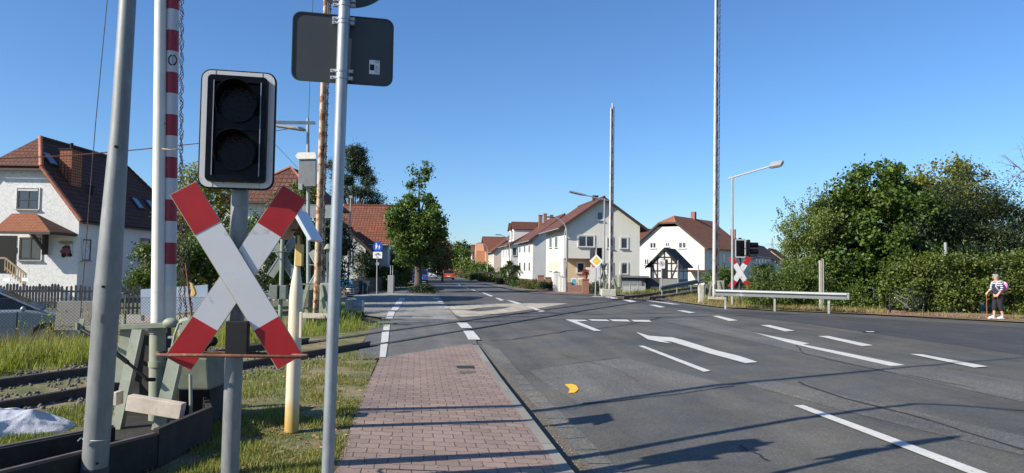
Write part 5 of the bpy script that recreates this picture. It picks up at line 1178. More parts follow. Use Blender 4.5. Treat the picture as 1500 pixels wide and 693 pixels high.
b = MB(); b.b2(W/2 - .3, W/2 + .3, 7.5, 8.1, hr - .6, hr + 1.1); b.build('chimney', m_brick, rf, uvdir=True)
for x0, x1, y0, y1 in ((952, 961.5, 355, 364), (974.5, 981, 355, 362), (994, 1005.5, 354.5, 364), (944, 951, 379, 388)): winpx(t, 'front', 0, x0, x1, y0, y1, bars=1, fw=.1)
b = MB(); e0 = hit(t, 1012, 397, 1, 0); b.b2(e0.x, W + 1.2, -1.6, 0, e0.z - .15, e0.z + .15); b.build('canopy', m_tile_dark, t, uvdir=True)
for u in (2, 6, 10): window(t, 'right', W, u, u + 1, 3.0, 4.2, bars=0); window(t, 'right', W, u, u + 1, .6, 2.0, bars=0)
# its lower wing on the left
loc = base_loc(925, 108); t = gable_house('house', 'low wing with an orange roof between the cream and the white house', loc, R(7), 9, 8, 4.2, 8.1, m_white_w, m_tile_red, ridge='x', over=.4, overg=.3)
# houses behind the tall mast
t = gable_house('house', 'white gabled house with a grey chimney behind the tall barrier mast', base_loc(1014, 135), AZ, 8.5, 18, 5.2, 8.9, m_white_w, m_tile_brown, over=.8, overg=.7, chimney=[(5.2, 12, .9, 10.2, m_plinth)])
t = gable_house('house', 'shaded row house with small windows directly behind the far crossbuck', base_loc(1054, 150), AZ, 7, 22, 5.4, 8.2, m_white_w, m_tile_brown, over=.5, overg=.5)
for u in (2, 6, 10, 14, 18): window(t, 'right', 7, u, u + 1.2, 1.2, 2.6, bars=0); window(t, 'right', 7, u, u + 1.2, 3.6, 4.8, bars=0)
t = gable_house('house', 'white house with a brown roof right of the far crossbuck', base_loc(1090, 172), AZ, 7, 14, 4.6, 8.2, m_white_w, m_tile_brown, over=.6, overg=.6, apex=.35)
t = gable_house('house', 'yellow gabled house with a dark roof farthest right in the row', base_loc(1107, 195), AZ, 7, 14, 5.3, 8.2, m_yellow_w, m_tile_dark, over=.6, overg=.6)
# --- half timbered hut
loc = base_loc(953, 72); t = thing('half_timbered_hut', 'small half timbered hut with a black tiled gable roof and white panels', 'hut', loc, AZ)
W = hit(t, 994, 400, 1, 0).x; D = 3.6; he = hit(t, 994, 386, 1, 0).z; hr = hit(t, 973, 365, 1, 0).z
b = MB(); b.ext([(0, 0, 0), (W, 0, 0), (W, 0, he), (W/2, 0, hr), (0, 0, he)], (0, D, 0)); b.build('wall', m_white_w, t)
b = MB(); k_ = (hr - he) / (W / 2); o_ = .5
for s_ in (0, 1):
    X = (lambda x: x) if s_ == 0 else (lambda x: W - x)
    roof_slab(b, [ov_(W/2, -.18, hr), ov_(W/2, D + .4, hr), ov_(X(-o_), D + .4, he - k_ * o_), ov_(X(-o_), -.18, he - k_ * o_)], .12)
rf = b.build('roof', m_tile_black, t, uvdir=True)
b = MB()
for s_ in (0, 1): X = (lambda x: x) if s_ == 0 else (lambda x: W - x); b.bar((X(-o_), -.2, he - k_ * o_), (W/2, -.2, hr), .04, .16)
b.build('barge_board', m_blackmat, rf)
zb = hit(t, 973, 408, 1, 0).z; m_beam = pm('black_timber', (.02, .018, .018), .7)
b = MB(); y_ = -.012
def tb(x0, z0, x1, z1): b.bar((x0, y_, z0), (x1, y_, z1), .14, .03, (0, 1, 0))
for x in (0.05, W*.25, W*.5, W*.75, W - .05): tb(x, zb, x, he + (.0 if x < .1 or x > W - .1 else min(x, W - x) * k_ - .05))
for z in (zb, (zb + he) / 2, he): tb(0, z, W, z)
tb(W*.25, he + .6, W*.75, he + .6); tb(W*.25, zb, .08, he); tb(W*.75, zb, W - .08, he) ; tb(W*.08, he, W*.25, he + .5); tb(W*.92, he, W*.75, he + .5)
for yb in (0.1, D * .5, D - .1): b.bar((W + .012, yb, zb), (W + .012, yb, he), .03, .1, (0, 1, 0))
b.bar((W + .012, 0, (zb+he)/2), (W + .012, D, (zb+he)/2), .03, .09); b.build('timber_frame', m_beam, t)
b = MB(); b.b2(W*.38, W*.62, -.03, -.005, zb, he + .4); b.build('dark_door', m_blackmat, t); b = MB(); b.b2(-.03, W + .03, -.03, D + .03, 0, zb - .05); b.build('plinth', pm('grey_base', (.16, .16, .16), .9), t)
# --- dark low garage
loc = base_loc(900, 55); t = thing('garage', 'low dark grey flat roofed garage with a rippled shutter in front of the hut', 'garage', loc, R(-6)); W = hit(t, 945, 420, 1, 0).x; zt = hit(t, 920, 406.5, 1, 0).z
b = MB(); b.b2(0, W, 0, 4, 0, zt); b.build('wall', pm('dark_grey_wall', (.085, .088, .095), .85, var=.15), t)
b = MB(); b.b2(-.3, W + .3, -.3, 4.2, zt, zt + .12); b.build('roof', pm('bitumen_roof', (.14, .14, .145), .8), t)
b = MB()
for k in range(9): b.b2(.5, W - .25, -.03 - .02 * (k % 2), -.005, .15 + k * (zt - .3) / 9, .15 + (k + .9) * (zt - .3) / 9)
b.build('shutter', pm('grey_shutter', (.22, .23, .235), .6, var=.08), t)
b = MB(); b.b2(W, W + 1.1, .3, 4, 0, zt - .02); b.build('darker_side_wall', pm('darker_grey_wall', (.05, .052, .058), .8), t)  # right wall face of the garage, its own box in a darker grey
t = thing('mesh_panel', 'low pale wire panel in front of the dark garage', 'fence', base_loc(912, 52))
for k in range(4): b = MB(); b.cyl((k * .55, 0, 0), (k * .55, 0, .75), .03, .03, 8); b.build('post', m_galv_far, t)
b = MB(); b.b2(0, 1.65, -.01, .01, .1, .55); b.build('panel', pm('panel_grey', (.38, .40, .40), .7), t)

# ================================================================ LEFT HOUSES
# --- white rough plaster house on the left
LZ = -0.5
loc = Vector((-24.2 - 6.9, 40, LZ)); t = thing('house', 'white rough plastered house with dark half hipped roof and tiled porch, far left', 'house', loc, 0); WM[t.name] = m_rough
W, D = 6.9, 13.5; he = 4.85; xr = W - 3.55; hr = 9.35
k_ = (hr - he) / (W - xr)
b = MB(); b.ext([(-1, 0, 0), (W, 0, 0), (W, 0, he), (W - (7.45 - he) / k_, 0, 7.45), (-1, 0, 7.45)], (0, D, 0)); b.build('wall', m_rough, t)
b = MB(); hz_ = 7.35; xh = W - (hz_ - he) / k_; o_ = .35; hip = 3.2
roof_slab(b, [ov_(xr, 1.8, hr), ov_(xr, D - hip, hr), ov_(W + o_, D + .5, he - k_ * o_), ov_(W + o_, -.4, he - k_ * o_), ov_(xh, -.4, hz_)], .16)
roof_slab(b, [ov_(xr, 1.8, hr), ov_(xr, D - hip, hr), ov_(2 * xr - W - o_, D + .5, he - k_ * o_), ov_(2 * xr - W - o_, -.4, he - k_ * o_), ov_(2 * xr - xh, -.4, hz_)], .16)
roof_slab(b, [ov_(xr, 1.8, hr + .01), ov_(xh, -.4, hz_ + .01), ov_(2 * xr - xh, -.4, hz_ + .01)], .16)
roof_slab(b, [ov_(xr, D - hip, hr), ov_(W + o_, D + .5, he - k_ * o_), ov_(2 * xr - W - o_, D + .5, he - k_ * o_)], .16)
rf = b.build('roof', m_tile_dark, t, uvdir=True)
b = MB(); roof_slab(b, [Vector((xr, 1.78, hr + .20)), Vector((xh, -.46, hz_ + .18)), Vector((2 * xr - xh, -.46, hz_ + .18))], .03); b.build('front_hip', m_tile_brown, rf, uvdir=True)
b = MB()
def ridge_line(p, q):
    n = int((Vector(q) - Vector(p)).length / .35)
    for i in range(n): a, c = Vector(p).lerp(Vector(q), i / n), Vector(p).lerp(Vector(q), (i + 1.08) / n); b.cyl(a, c, .13, .105, 8)
ridge_line((xr, 1.78, hr + .18), (xh, -.44, hz_ + .18)); ridge_line((xh, -.42, hz_ + .14), (W + o_, -.42, he - k_ * o_ + .14)); b.build('verge_tiles', m_ridge, rf)
b = MB(); ridge_line((xr, 1.8, hr + .16), (xr, D - hip, hr + .16)); ridge_line((xr, D - hip, hr + .16), (W + o_, D + .5, he - k_ * o_ + .16)); b.build('ridge_cap', m_tile_dark, rf, uvdir=True)
b = MB(); b.bar((W + o_ + .05, -.4, he - k_ * o_), (W + o_ + .05, D + .5, he - k_ * o_), .1, .1); b.bar((2*xr - xh, -.42, hz_ - .02), (xh + .1, -.42, hz_ - .02), .1, .12); b.build('gutter', m_fascia, rf)
# chimney, skylights, flue
def on_roof(px, py):
    o = local(t, C0); d = local(t, C0 + ray(px, py)) - o; kk = (hr + k_ * xr + .15 - o.z - k_ * o.x) / (d.z + k_ * d.x); return o + d * kk
q = on_roof(103, 262); b = MB(); b.b2(q.x - .35, q.x + .35, q.y - .5, q.y + .5, q.z - .6, q.z + 1.65); ch = b.build('chimney', m_tile_porch, rf, uvdir=True)
b = MB(); b.cyl((q.x, q.y, q.z + 1.6), (q.x, q.y, q.z + 2.1), .09); b.b2(q.x - .42, q.x + .42, q.y - .56, q.y + .56, q.z + 1.65, q.z + 1.70); b.build('flue', m_blackmat, ch)
sk_n = Vector((k_, 0, 1)).normalized(); sk_u = Vector((1, 0, -k_)).normalized()
for px, py, ln in ((71, 234, .95), (200, 299, .95), (220, 302, .95)):
    q = on_roof(px, py); m0 = Matrix((Vector((0, 1, 0)), -sk_u, sk_n)).transposed(); b = MB(); b.box(q + sk_n * .06, (.75, ln, .12), m0); f_ = b.build('skylight', m_fascia, rf); b = MB(); b.box(q + sk_n * .125, (.6, ln - .14, .01), m0); b.build('pane', pm('skylight_glass', (.25, .28, .32), .03, metal=.9, bstr=0), f_)
q = on_roof(134, 285); b = MB(); b.cyl(q, q + Vector((0, 0, .45)), .12); b.box(q + Vector((0, 0, .5)), (.35, .3, .06)); b.build('vent', m_blackmat, rf)
w_ = winpx(t, 'front', 0, 25.5, 57.5, 276, 306.5, bars=1, frame=m_frame_dark, fw=.09)
a = hit(t, 27, 276, 1, 0); c = hit(t, 56, 280, 1, 0); b = MB(); b.b2(a.x, c.x, -.05, -.046, c.z, a.z - .03); b.build('shutter', m_curtain, w_)
b = MB(); z1_ = hit(t, 41, 293, 1, 0).z; b.b2(a.x, c.x, -.05, -.006, z1_ - .02, z1_ + .02); b.build('glazing_bar', m_frame_dark, w_)
winpx(t, 'front', 0, 29, 61, 348, 381, bars=1, frame=m_frame_dark, fw=.08)
d_ = MB(); a = hit(t, -8, 345, 1, 0); c = hit(t, 22, 400, 1, 0); d_.b2(a.x, c.x, -.04, -.004, c.z, a.z); d_.build('door', m_blackmat, t)
b = MB(); a = hit(t, 23.5, 363, 1, 0); b.b2(a.x, a.x + .1, -.06, -.003, a.z - .3, a.z + .0); b.build('letterbox', m_blackmat, t)
# side windows on the right wall
for x0, x1, y0, y1, kw in ((119.5, 132, 350.5, 382, dict(pane=m_curtain)), (203, 218, 349, 401, dict())): winpx(t, 'right', W, x0, x1, y0, y1, bars=0, frame=m_frame_dark, fw=.07, **kw)
b = MB(); b.tube([(W + .3, 3.2, he - .4), (W + .1, 3.2, he - .8), (W + .08, 3.2, he - 1.2), (W + .08, 3.2, 0)], .05, 8); b.build('downpipe', m_fascia, t)
for x0 in (186, 199): a = hit(t, x0, 411, 0, W); b = MB(); b.b2(W + .002, W + .03, a.y, a.y + .7, a.z - .3, a.z + .1); b.build('cellar_window', m_blackmat, t)
# porch
a = hit(t, -12, 338, 1, -1.5); c = hit(t, 80, 340, 1, -1.5); rt_ = hit(t, 52, 313, 1, -.1); 
b = MB(); roof_slab(b, [(a.x, -1.5, c.z + .02), (c.x - .25, -1.5, c.z + .02), (rt_.x, -.02, rt_.z), (a.x, -.02, rt_.z)], .1)
pr_ = b.build('porch_roof', m_tile_porch, t, uvdir=True)
b = MB(); roof_slab(b, [(c.x - .25, -1.5, c.z + .02), (c.x + .35, -.05, c.z - .02), (rt_.x, -.02, rt_.z)], .1); b.build('porch_hip', m_tile_dark, pr_, uvdir=True)
b = MB(); b.bar((a.x, -1.52, c.z - .06), (c.x - .2, -1.52, c.z - .06), .1, .14); b.bar((c.x - .2, -1.5, c.z - .06), (c.x + .3, -.1, c.z - .1), .1, .14); b.build('porch_beam', m_fascia, pr_)
b = MB(); px_ = hit(t, 66, 360, 1, -.2); b.bar((px_.x, -.2, px_.z + .75), (px_.x, -.2, px_.z - .5), .16, .3); b.bar((px_.x, -.2, px_.z - .3), (px_.x, -1.3, px_.z + .6), .12, .12); b.build('porch_bracket', m_fascia, pr_)
# stair rail
b = MB(); p0 = hit(t, 8, 378, 1, -1.2); p1 = hit(t, 38, 402, 1, -1.2); b.bar(p0, p1, .06, .1); b.bar((p0.x - 1.5, p0.y, p0.z), p0, .06, .1); b.bar(p0 + Vector((0, 0, -.5)), p1 + Vector((0, 0, -.5)), .05, .08)
for k in range(9): q = p0.lerp(p1, k / 8); b.bar(q, q + Vector((0, 0, -.7)), .05, .04, (0, 1, 0))
b.build('stair_rail', pm('stair_wood', (.30, .21, .12), .8), t)
# wall painting: scooter rider under a plank
def wpoly(pix, dep, mat, name, par): b = MB(); b.ext([hit(t, x, y, 1, -dep) for x, y in pix], (0, .004, 0)); return b.build(name, mat, par)
wp = wpoly([(85, 354), (89, 353), (106, 353), (106, 357), (90, 358)], .05, pm('mural_plank', (.30, .20, .09), .8), 'wall_painting', t)
wpoly([(91, 362), (96, 359), (102, 360), (103, 366), (95, 367), (91, 365)], .03, pm('mural_blue', (.02, .03, .08), .8), 'rider_coat', wp); wpoly([(95, 356.5), (99, 356.5), (100, 360), (96, 360)], .032, pm('mural_skin', (.5, .22, .08), .8), 'rider_head', wp)
wpoly([(87, 368), (92, 364), (99, 363), (104, 368), (105, 374), (99, 376), (92, 374)], .034, pm('mural_red', (.22, .05, .05), .8), 'scooter', wp)
for x, y, r_ in ((93, 374, 3.6), (102.5, 373.5, 3)): wpoly([(x + r_ * math.cos(k * .6283), y + r_ * math.sin(k * .6283)) for k in range(10)], .038, m_blackmat, 'scooter_wheel', wp)
b = MB(); b.b2(hit(t, 105.2, 360, 1, -.04).x, hit(t, 106, 360, 1, -.04).x, -.05, -.003, hit(t, 105, 372, 1, 0).z, hit(t, 105, 357, 1, 0).z); b.build('plank_post', m_curtain, wp)

# --- red roofed house in the middle left
t = gable_house('house', 'white walled house with a wide red tiled roof, left of the blue path sign', Vector((P(494, 400, 56).x, 56, 0)), R(4), 3.9, 9, 3.6, 6.75, m_white_w, m_tile_red, ridge='x', over=.35, overg=.3)
q = P(486, 400, 51.5); loc = Vector((q.x, 51.5, 0)); t = gable_house('house_wing', 'shaded white gable wing with a dark roof in front of the red roofed house', loc, R(6), 2.35, 5, 3.1, 4.6, m_white_w, m_tile_dark, ridge='y', over=.55, overg=.3, cat='house', apex=.3)
winpx(t, 'front', 0, 512, 514.5, 368, 389, bars=0, frame=m_frame_dark)
# --- brown roofed house behind the crossing signal
t = thing('house', 'white house with a brown hipped roof half hidden behind the near signal', 'house', Vector((P(326, 400, 34).x, 34, 0)), 0)
b = MB(); b.b2(0, 4.3, 0, 5.2, 0, 4.6); b.build('wall', m_white_w, t); b = MB(); e_ = P(326, 294, 33.7).z; ap = Vector((P(421.6, 400, 35.8).x - t.location.x, 1.8, P(421.6, 245, 35.8).z)); ap2 = ap + Vector((.15, 1.4, 0)); cs = [Vector((-.3, -.35, e_)), Vector((4.7, -.35, e_)), Vector((4.7, 5.5, e_)), Vector((-.3, 5.5, e_))]
roof_slab(b, [cs[0], cs[1], ap], .12); roof_slab(b, [cs[1], cs[2], ap2, ap], .12); roof_slab(b, [cs[2], cs[3], ap2], .12); roof_slab(b, [cs[3], cs[0], ap, ap2], .12); rf = b.build('roof', m_tile_brown, t, uvdir=True)
b = MB(); b.tube([cs[0], ap, cs[1]], .09, 6); b.build('hip_tiles', m_ridge, rf); b = MB(); b.bar(cs[0] + Vector((0, -.05, -.05)), cs[1] + Vector((0, -.05, -.05)), .1, .12); b.build('gutter', m_fascia, rf)
window(t, 'front', 0, .6, 1.5, 2.6, 3.9); window(t, 'front', 0, 2.6, 3.5, 2.6, 3.9)
t = gable_house('house', 'distant white gabled house between the red roof and the maple', base_loc(561, 82), RZ, 3, 12, 6.3, 8.2, m_white_w, m_tile_dark, over=.5, overg=.4)
for u in (2, 6): window(t, 'right', 3, u, u + 1, 4.2, 5.6, bars=0)
# --- electricity pylon far away
t = thing('pylon', 'faint distant lattice pylon with power lines above the yellow house', 'pylon', base_loc(1131.5, 620)); hpy = 32; b = MB()
for sx in (-1, 1):
    for sy in (-1, 1): b.bar((sx * 2.2, sy * 2.2, 0), (sx * .3, sy * .3, hpy), .25, .25)
for z in range(2, 31, 3):
    w0 = 2.2 - 1.9 * z / hpy; w1 = 2.2 - 1.9 * (z + 3) / hpy; b.bar((-w0, -w0, z), (w1, -w1, z + 3), .14, .14); b.bar((w0, -w0, z), (-w1, -w1, z + 3), .14, .14)
b.build('mast', pm('pylon_steel', (.30, .33, .36), .6), t)
b = MB()
for z, a in ((27, 5), (21, 7)): b.bar((-a, 0, z), (a, 0, z), .4, .3)
b.build('cross_arm', pm('pylon_steel', (.3, .33, .36), .6), t)
b = MB()
for z, a in ((26.5, 5), (20.5, 7)):
    for s_ in (-1, 1): b.tube([(s_ * a + u * 26, -u * 14, z - 5 * (1 - ((abs(u) - 5) / 5) ** 2)) for u in range(-7, 8)], .05, 4)
b.build('power_line', pm('cable_grey', (.16, .17, .18), .6), t)
# --- overhead cables
m_ocable = pm('orange_cable', (.50, .17, .09), .6)
o = MB().tube([P(-80, 236, 12), P(100, 228, 14.5), P(200, 219.5, 16), P(292, 210, 18), P(440, 186, 22.9)], .013, 6).build('orange_cable', m_ocable); tag(o, 'thin orange cable sagging across the sky on the left', 'cable')
o = MB().tube([P(452, 178, 23), P(456, 60, 22), P(462, -90, 21)], .008, 4).build('thin_wire', m_chain); tag(o, 'thin dark wire rising steeply above the left street lamp', 'wire')
o = MB().tube([P(396, 204, 27), P(420, 229, 27), P(436, 246, 27)], .008, 4).build('thin_wire', m_chain); tag(o, 'short thin wire slanting down right of the near signal', 'wire')
# ================================================================ VEGETATION
def tree(name, label, loc, trunk_h, blobs, n_clump, per, spread, leaf, mat, trunk_r=.18, cat='tree', bark=None, shell=.5, group=None, limbs=True, lw=.55, droop=.2, sink=0):
    t = thing(name, label, cat, loc, 0, group)
    b = MB(); top = max(bl[2] for bl in blobs); c0 = Vector((np.mean([bl[0] for bl in blobs]), np.mean([bl[1] for bl in blobs]), 0))
    if trunk_r > 0:
        pts = [Vector((0, 0, -.1)), Vector((.03, 0, trunk_h * .5)), Vector((c0.x * .3, c0.y * .3, trunk_h)), Vector((c0.x * .7, c0.y * .7, (trunk_h + top) / 2)), Vector((c0.x, c0.y, trunk_h + (top - trunk_h) * .8))]
        b.tube(pts, [trunk_r * 1.25, trunk_r, trunk_r * .85, trunk_r * .5, trunk_r * .12], 10)
        if limbs:
            for bl in blobs[:40]:
                e = Vector(bl[:3]); s0 = Vector((c0.x * .4, c0.y * .4, max(trunk_h * .8, min(e.z * .75, trunk_h * 1.6)))); m_ = s0.lerp(e, .55) + Vector((random.uniform(-.1, .1), random.uniform(-.1, .1), .12 * (e - s0).length))
                b.tube([s0, m_, e, e + (e - s0).normalized() * bl[3] * .5], [trunk_r * .4, trunk_r * .26, trunk_r * .12, trunk_r * .04], 6)
        b.build('trunk', bark or M_BARK, t)
    pts, B = clumps(blobs, n_clump, per, spread, shell)
    n = len(pts); leaves('crown', pts, leaf * rng.uniform(.7, 1.3, n), leaf * lw * rng.uniform(.7, 1.3, n), mat, t, droop=droop)
    return t
M_BARK = pm('bark', (.09, .075, .06), .95, var=.35, vs=8, bs=30, bstr=.8, bd=.03)
M_LEAF_MAPLE = leafmat('leaf_maple', [(.1, (0.030, 0.068, 0.012)), (.45, (0.069, 0.129, 0.021)), (.75, (0.146, 0.204, 0.035)), (.95, (0.306, 0.300, 0.058))])
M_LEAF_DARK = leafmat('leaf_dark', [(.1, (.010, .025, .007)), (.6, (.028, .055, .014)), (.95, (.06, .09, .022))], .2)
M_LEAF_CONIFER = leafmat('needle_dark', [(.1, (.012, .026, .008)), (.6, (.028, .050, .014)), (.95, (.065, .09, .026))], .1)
M_LEAF_HEDGE = leafmat('leaf_hedge', [(.1, (0.034, 0.061, 0.011)), (.45, (0.081, 0.129, 0.022)), (.7, (0.175, 0.209, 0.039)), (.9, (0.257, 0.184, 0.055))], .35)
M_LEAF_LIGHT = leafmat('leaf_light', [(.1, (0.066, 0.104, 0.021)), (.5, (0.146, 0.202, 0.042)), (.9, (0.277, 0.320, 0.084))], .35)
M_LEAF_SHRUB = leafmat('leaf_shrub', [(.1, (0.035, 0.068, 0.012)), (.5, (0.083, 0.136, 0.025)), (.95, (0.181, 0.232, 0.046))], .3)
M_LEAF_YEL = leafmat('leaf_yellowing', [(.1, (0.093, 0.117, 0.015)), (.5, (0.202, 0.221, 0.030)), (.95, (0.434, 0.359, 0.060))], .4)
M_LEAF_BROWN = leafmat('leaf_brownish', [(.1, (.07, .055, .025)), (.5, (.14, .11, .045)), (.95, (.22, .18, .08))], .3)
M_LEAF_HAZEL = leafmat('leaf_hazel', [(.1, (0.024, 0.051, 0.009)), (.45, (0.058, 0.110, 0.016)), (.75, (0.129, 0.190, 0.028)), (.95, (0.234, 0.270, 0.055))], .35)
M_YUCCA = leafmat('leaf_yucca', [(.1, (.03, .055, .015)), (.5, (.07, .11, .03)), (.95, (.16, .19, .06))], .2)
M_BLOSSOM = leafmat('blossom_red', [(.1, (.35, .02, .02)), (.6, (.55, .05, .04)), (.95, (.6, .15, .1))], .3)
def blobs_in(cx, cy, cz, rx, ry, rz, n, br, jit=.35):
    out = []
    while len(out) < n:
        p = np.array([random.uniform(-1, 1) for _ in range(3)])
        if np.linalg.norm(p) > 1: continue
        r_ = br * random.uniform(1 - jit, 1 + jit); out.append((cx + p[0] * (rx - r_ * .6), cy + p[1] * (ry - r_ * .6), cz + p[2] * (rz - r_ * .6), r_, r_, r_ * .85))
    return out
def blobs_prof(prof, dep, n, br, jit=.3, low=0.0):
    """crown filled from a silhouette: prof = [(x, z_bottom, z_top)...] in metres"""
    out = []; xs = [p[0] for p in prof]
    while len(out) < n:
        x = random.uniform(xs[0], xs[-1]); zb = lerp_tab([(p[0], p[1]) for p in prof], x); zt = lerp_tab([(p[0], p[2]) for p in prof], x); r_ = br * random.uniform(1 - jit, 1 + jit)
        if zt - zb < .3: continue
        z = zt - r_ * .75 - (zt - zb - r_ * 1.2) * random.random() if zt - zb > r_ * 1.2 else (zt + zb) / 2
        out.append((x, random.uniform(-dep, dep), z, r_, r_ * .9, r_ * .8))
    return out
def prof_px(t_loc, Y, pts, zb=None):
    o = []
    for px, yb, yt in pts:
        a = P(px, yb, Y); c = P(px, yt, Y); o.append((a.x - t_loc.x, a.z - t_loc.z, c.z - t_loc.z))
    return o
# ================================================================ VEHICLES
m_tyre = pm('tyre', (.018, .018, .018), .85); m_rim = pm('rim', (.35, .36, .38), .35, metal=.7)
m_carglass = pm('car_glass', (.012, .014, .016), .06, bstr=0, spec=.5)
m_tail = pm('tail_light', (.35, .01, .01), .25); m_head = pm('head_light', (.6, .62, .65), .1)
def paintm(name, col):
    m, nt, b = newmat(name); b.inputs['Base Color'].default_value = (*col, 1); b.inputs['Roughness'].default_value = .3; b.inputs['Coat Weight'].default_value = .6; b.inputs['Coat Roughness'].default_value = .05; b.inputs['Metallic'].default_value = .25; return m
def car(label, loc, rz, col, Lc=4.4, Wc=1.78, Hc=1.48, van=False, name='parked_car', group=None):
    """x = length (front towards +x)"""
    t = thing(name, label, 'car', loc, rz, group); pt = paintm('car_paint_' + name, col)
    hood = .66 if not van else .68; rearx = -Lc/2 + .1
    prof = [(-Lc/2, .35), (-Lc/2, .80), (-Lc/2 + .06, .95), (Lc*.20, .98 if not van else 1.02), (Lc*.40, .86), (Lc/2 - .08, .70), (Lc/2, .50), (Lc/2, .28), (Lc/2 - .1, .2), (-Lc/2 + .1, .2)]
    def section(prof, w_, tin=0.0, zref=0.95):
        pass
    n = len(prof); vs = []; ys = [-1, -.93, .93, 1]
    for yy_ in ys:
        k = 1.0 if abs(yy_) < 1 else .0
        for x, z in prof:
            dz = 0 if k else (-.05 if z > .6 else .03); dx = 0 if k else (-.06 if x > 0 else .06)
            vs.append((x + dx * (1 if abs(x) > Lc * .45 else 0), yy_ * Wc / 2, z + dz))
    fs = [(j*n+i, j*n+(i+1) % n, (j+1)*n+(i+1) % n, (j+1)*n+i) for j in range(3) for i in range(n)] + [tuple(reversed(range(n))), tuple(range(3*n, 4*n))]
    b = MB(); b.add(vs, fs, 0, False)
    body = b.build('body', pt, t, .03)
    # greenhouse
    g = [(-Lc/2 + .12, .93), (-Lc/2 + (.35 if not van else .2), Hc - .10), (-Lc/2 + .75, Hc), (Lc*.02, Hc), (Lc*.10, Hc - .05), (Lc*.28, .95)]
    def house_(g, shrink, b):
        n = len(g); vs = []
        for sg in (-1, 1):
            for x, z in g: vs.append((x, sg * (Wc/2 - .05 - (z - .93) * .28 - shrink), z))
        b.add(vs, [tuple(range(n)) if False else tuple(reversed(range(n))), tuple(range(n, 2*n))] + [(i, (i+1) % n, n+(i+1) % n, n+i) for i in range(n)]); return b
    house_(g, 0, MB()).build('glasshouse', m_carglass, t, .02)
    # roof skin and pillars
    b = MB(); yt = Wc/2 - .05 - (Hc - .93) * .28
    b.b2(-Lc/2 + .55, Lc*.06, -yt + .03, yt - .03, Hc - .03, Hc + .02)
    for sg in (-1, 1):
        def sp(x, z): return Vector((x, sg * (Wc/2 - .04 - (z - .93) * .28), z))
        b.bar(sp(-Lc/2 + .12, .93), sp(-Lc/2 + .5, Hc - .03), .03, .16, (0, 1, 0)); b.bar(sp(-Lc/2 + .4, Hc - .03), sp(Lc*.07, Hc - .03), .05, .08); b.bar(sp(Lc*.07, Hc - .03), sp(Lc*.28, .95), .05, .07, (0, 1, 0)); b.bar(sp(-Lc*.10, .93), sp(-Lc*.10, Hc - .03), .06, .03, (0, 1, 0))
    b.build('roof', pt, t, .015)
    for sx, xx in ((-1, -Lc*.30), (1, Lc*.31)):
        for sg in (-1, 1):
            b = MB(); b.cyl((xx, sg * (Wc/2 - .19), .32), (xx, sg * (Wc/2 + .005), .32), .32, .32, 24); wl = b.build('wheel', m_tyre, t); b = MB(); b.cyl((xx, sg * (Wc/2 - .02), .32), (xx, sg * (Wc/2 + .015), .32), .20, .19, 16); b.build('rim', m_rim, wl)
    for sg in (-1, 1):
        b = MB(); b.b2(-Lc/2 - .015, -Lc/2 + .1, sg * (Wc/2 - .05), sg * (Wc/2 - .30), .68, .88); b.build('tail_light', m_tail, t, .01)
        b = MB(); b.b2(Lc/2 - .22, Lc/2 + .0, sg * (Wc/2 - .05), sg * (Wc/2 - .36), .58, .70); b.build('headlight', m_head, t, .02)
        b = MB(); b.ball((Lc*.20, sg * (Wc/2 + .10), 1.0), .09, 8, (.7, 1, .8)); b.build('wing_mirror', pt, t)
    b = MB(); b.b2(-Lc/2 - .012, -Lc/2 + .02, -.27, .27, .50, .61); b.build('number_plate', m_swhite, t); b = MB(); b.b2(Lc/2 - .02, Lc/2 + .012, -.27, .27, .33, .44); b.build('number_plate', m_swhite, t)
    b = MB(); b.b2(-Lc/2 - .02, Lc/2 + .02, -Wc/2 + .1, Wc/2 - .1, .22, .34); b.b2(Lc/2 - .02, Lc/2 + .01, -.45, .45, .46, .56); b.build('bumper_trim', m_black, t)
    b = MB()
    for sg in (-1, 1):
        b.b2(-Lc*.105, -Lc*.10, sg * (Wc/2 - .002), sg * (Wc/2 + .004), .36, .92); b.b2(Lc*.17, Lc*.175, sg * (Wc/2 - .002), sg * (Wc/2 + .004), .36, .92); b.b2(-Lc*.02, Lc*.03, sg * (Wc/2), sg * (Wc/2 + .02), .80, .83)
    b.build('door_gap', m_black, t); return t
def gl(px, Y): p = P(px, 400, Y); return Vector((p.x, Y, 0.0))
car('white van driving towards the camera on the far street', gl(632, 122), R(-90 + 7.5), (.75, .76, .77), Lc=4.6, Wc=1.85, Hc=1.7, van=True, name='white_van')
car('red orange car driving away in the right lane of the far street', gl(656.3, 110), R(90 + 7.5), (.60, .10, .03), Hc=1.5, name='red_car')
car('tiny white car farthest along the street beside the van', gl(643.5, 210), R(-90 + 7.5), (.75, .76, .77), name='white_car')
car('blue parked car behind the maple trunk', gl(615.5, 84), R(90 + 7.5), (.02, .10, .42), name='blue_car')
car('dark blue parked car on the left beyond the parking sign', gl(594, 100), R(90 + 7.5), (.02, .03, .08), name='dark_car')
# silver blue car behind the chain link fence
car('silver blue car parked behind the chain link fence at the left edge', Vector((-13.35, 18.25, -.52)), R(29), (.30, .33, .38), Lc=4.5, Wc=1.8, Hc=1.46, name='silver_car')

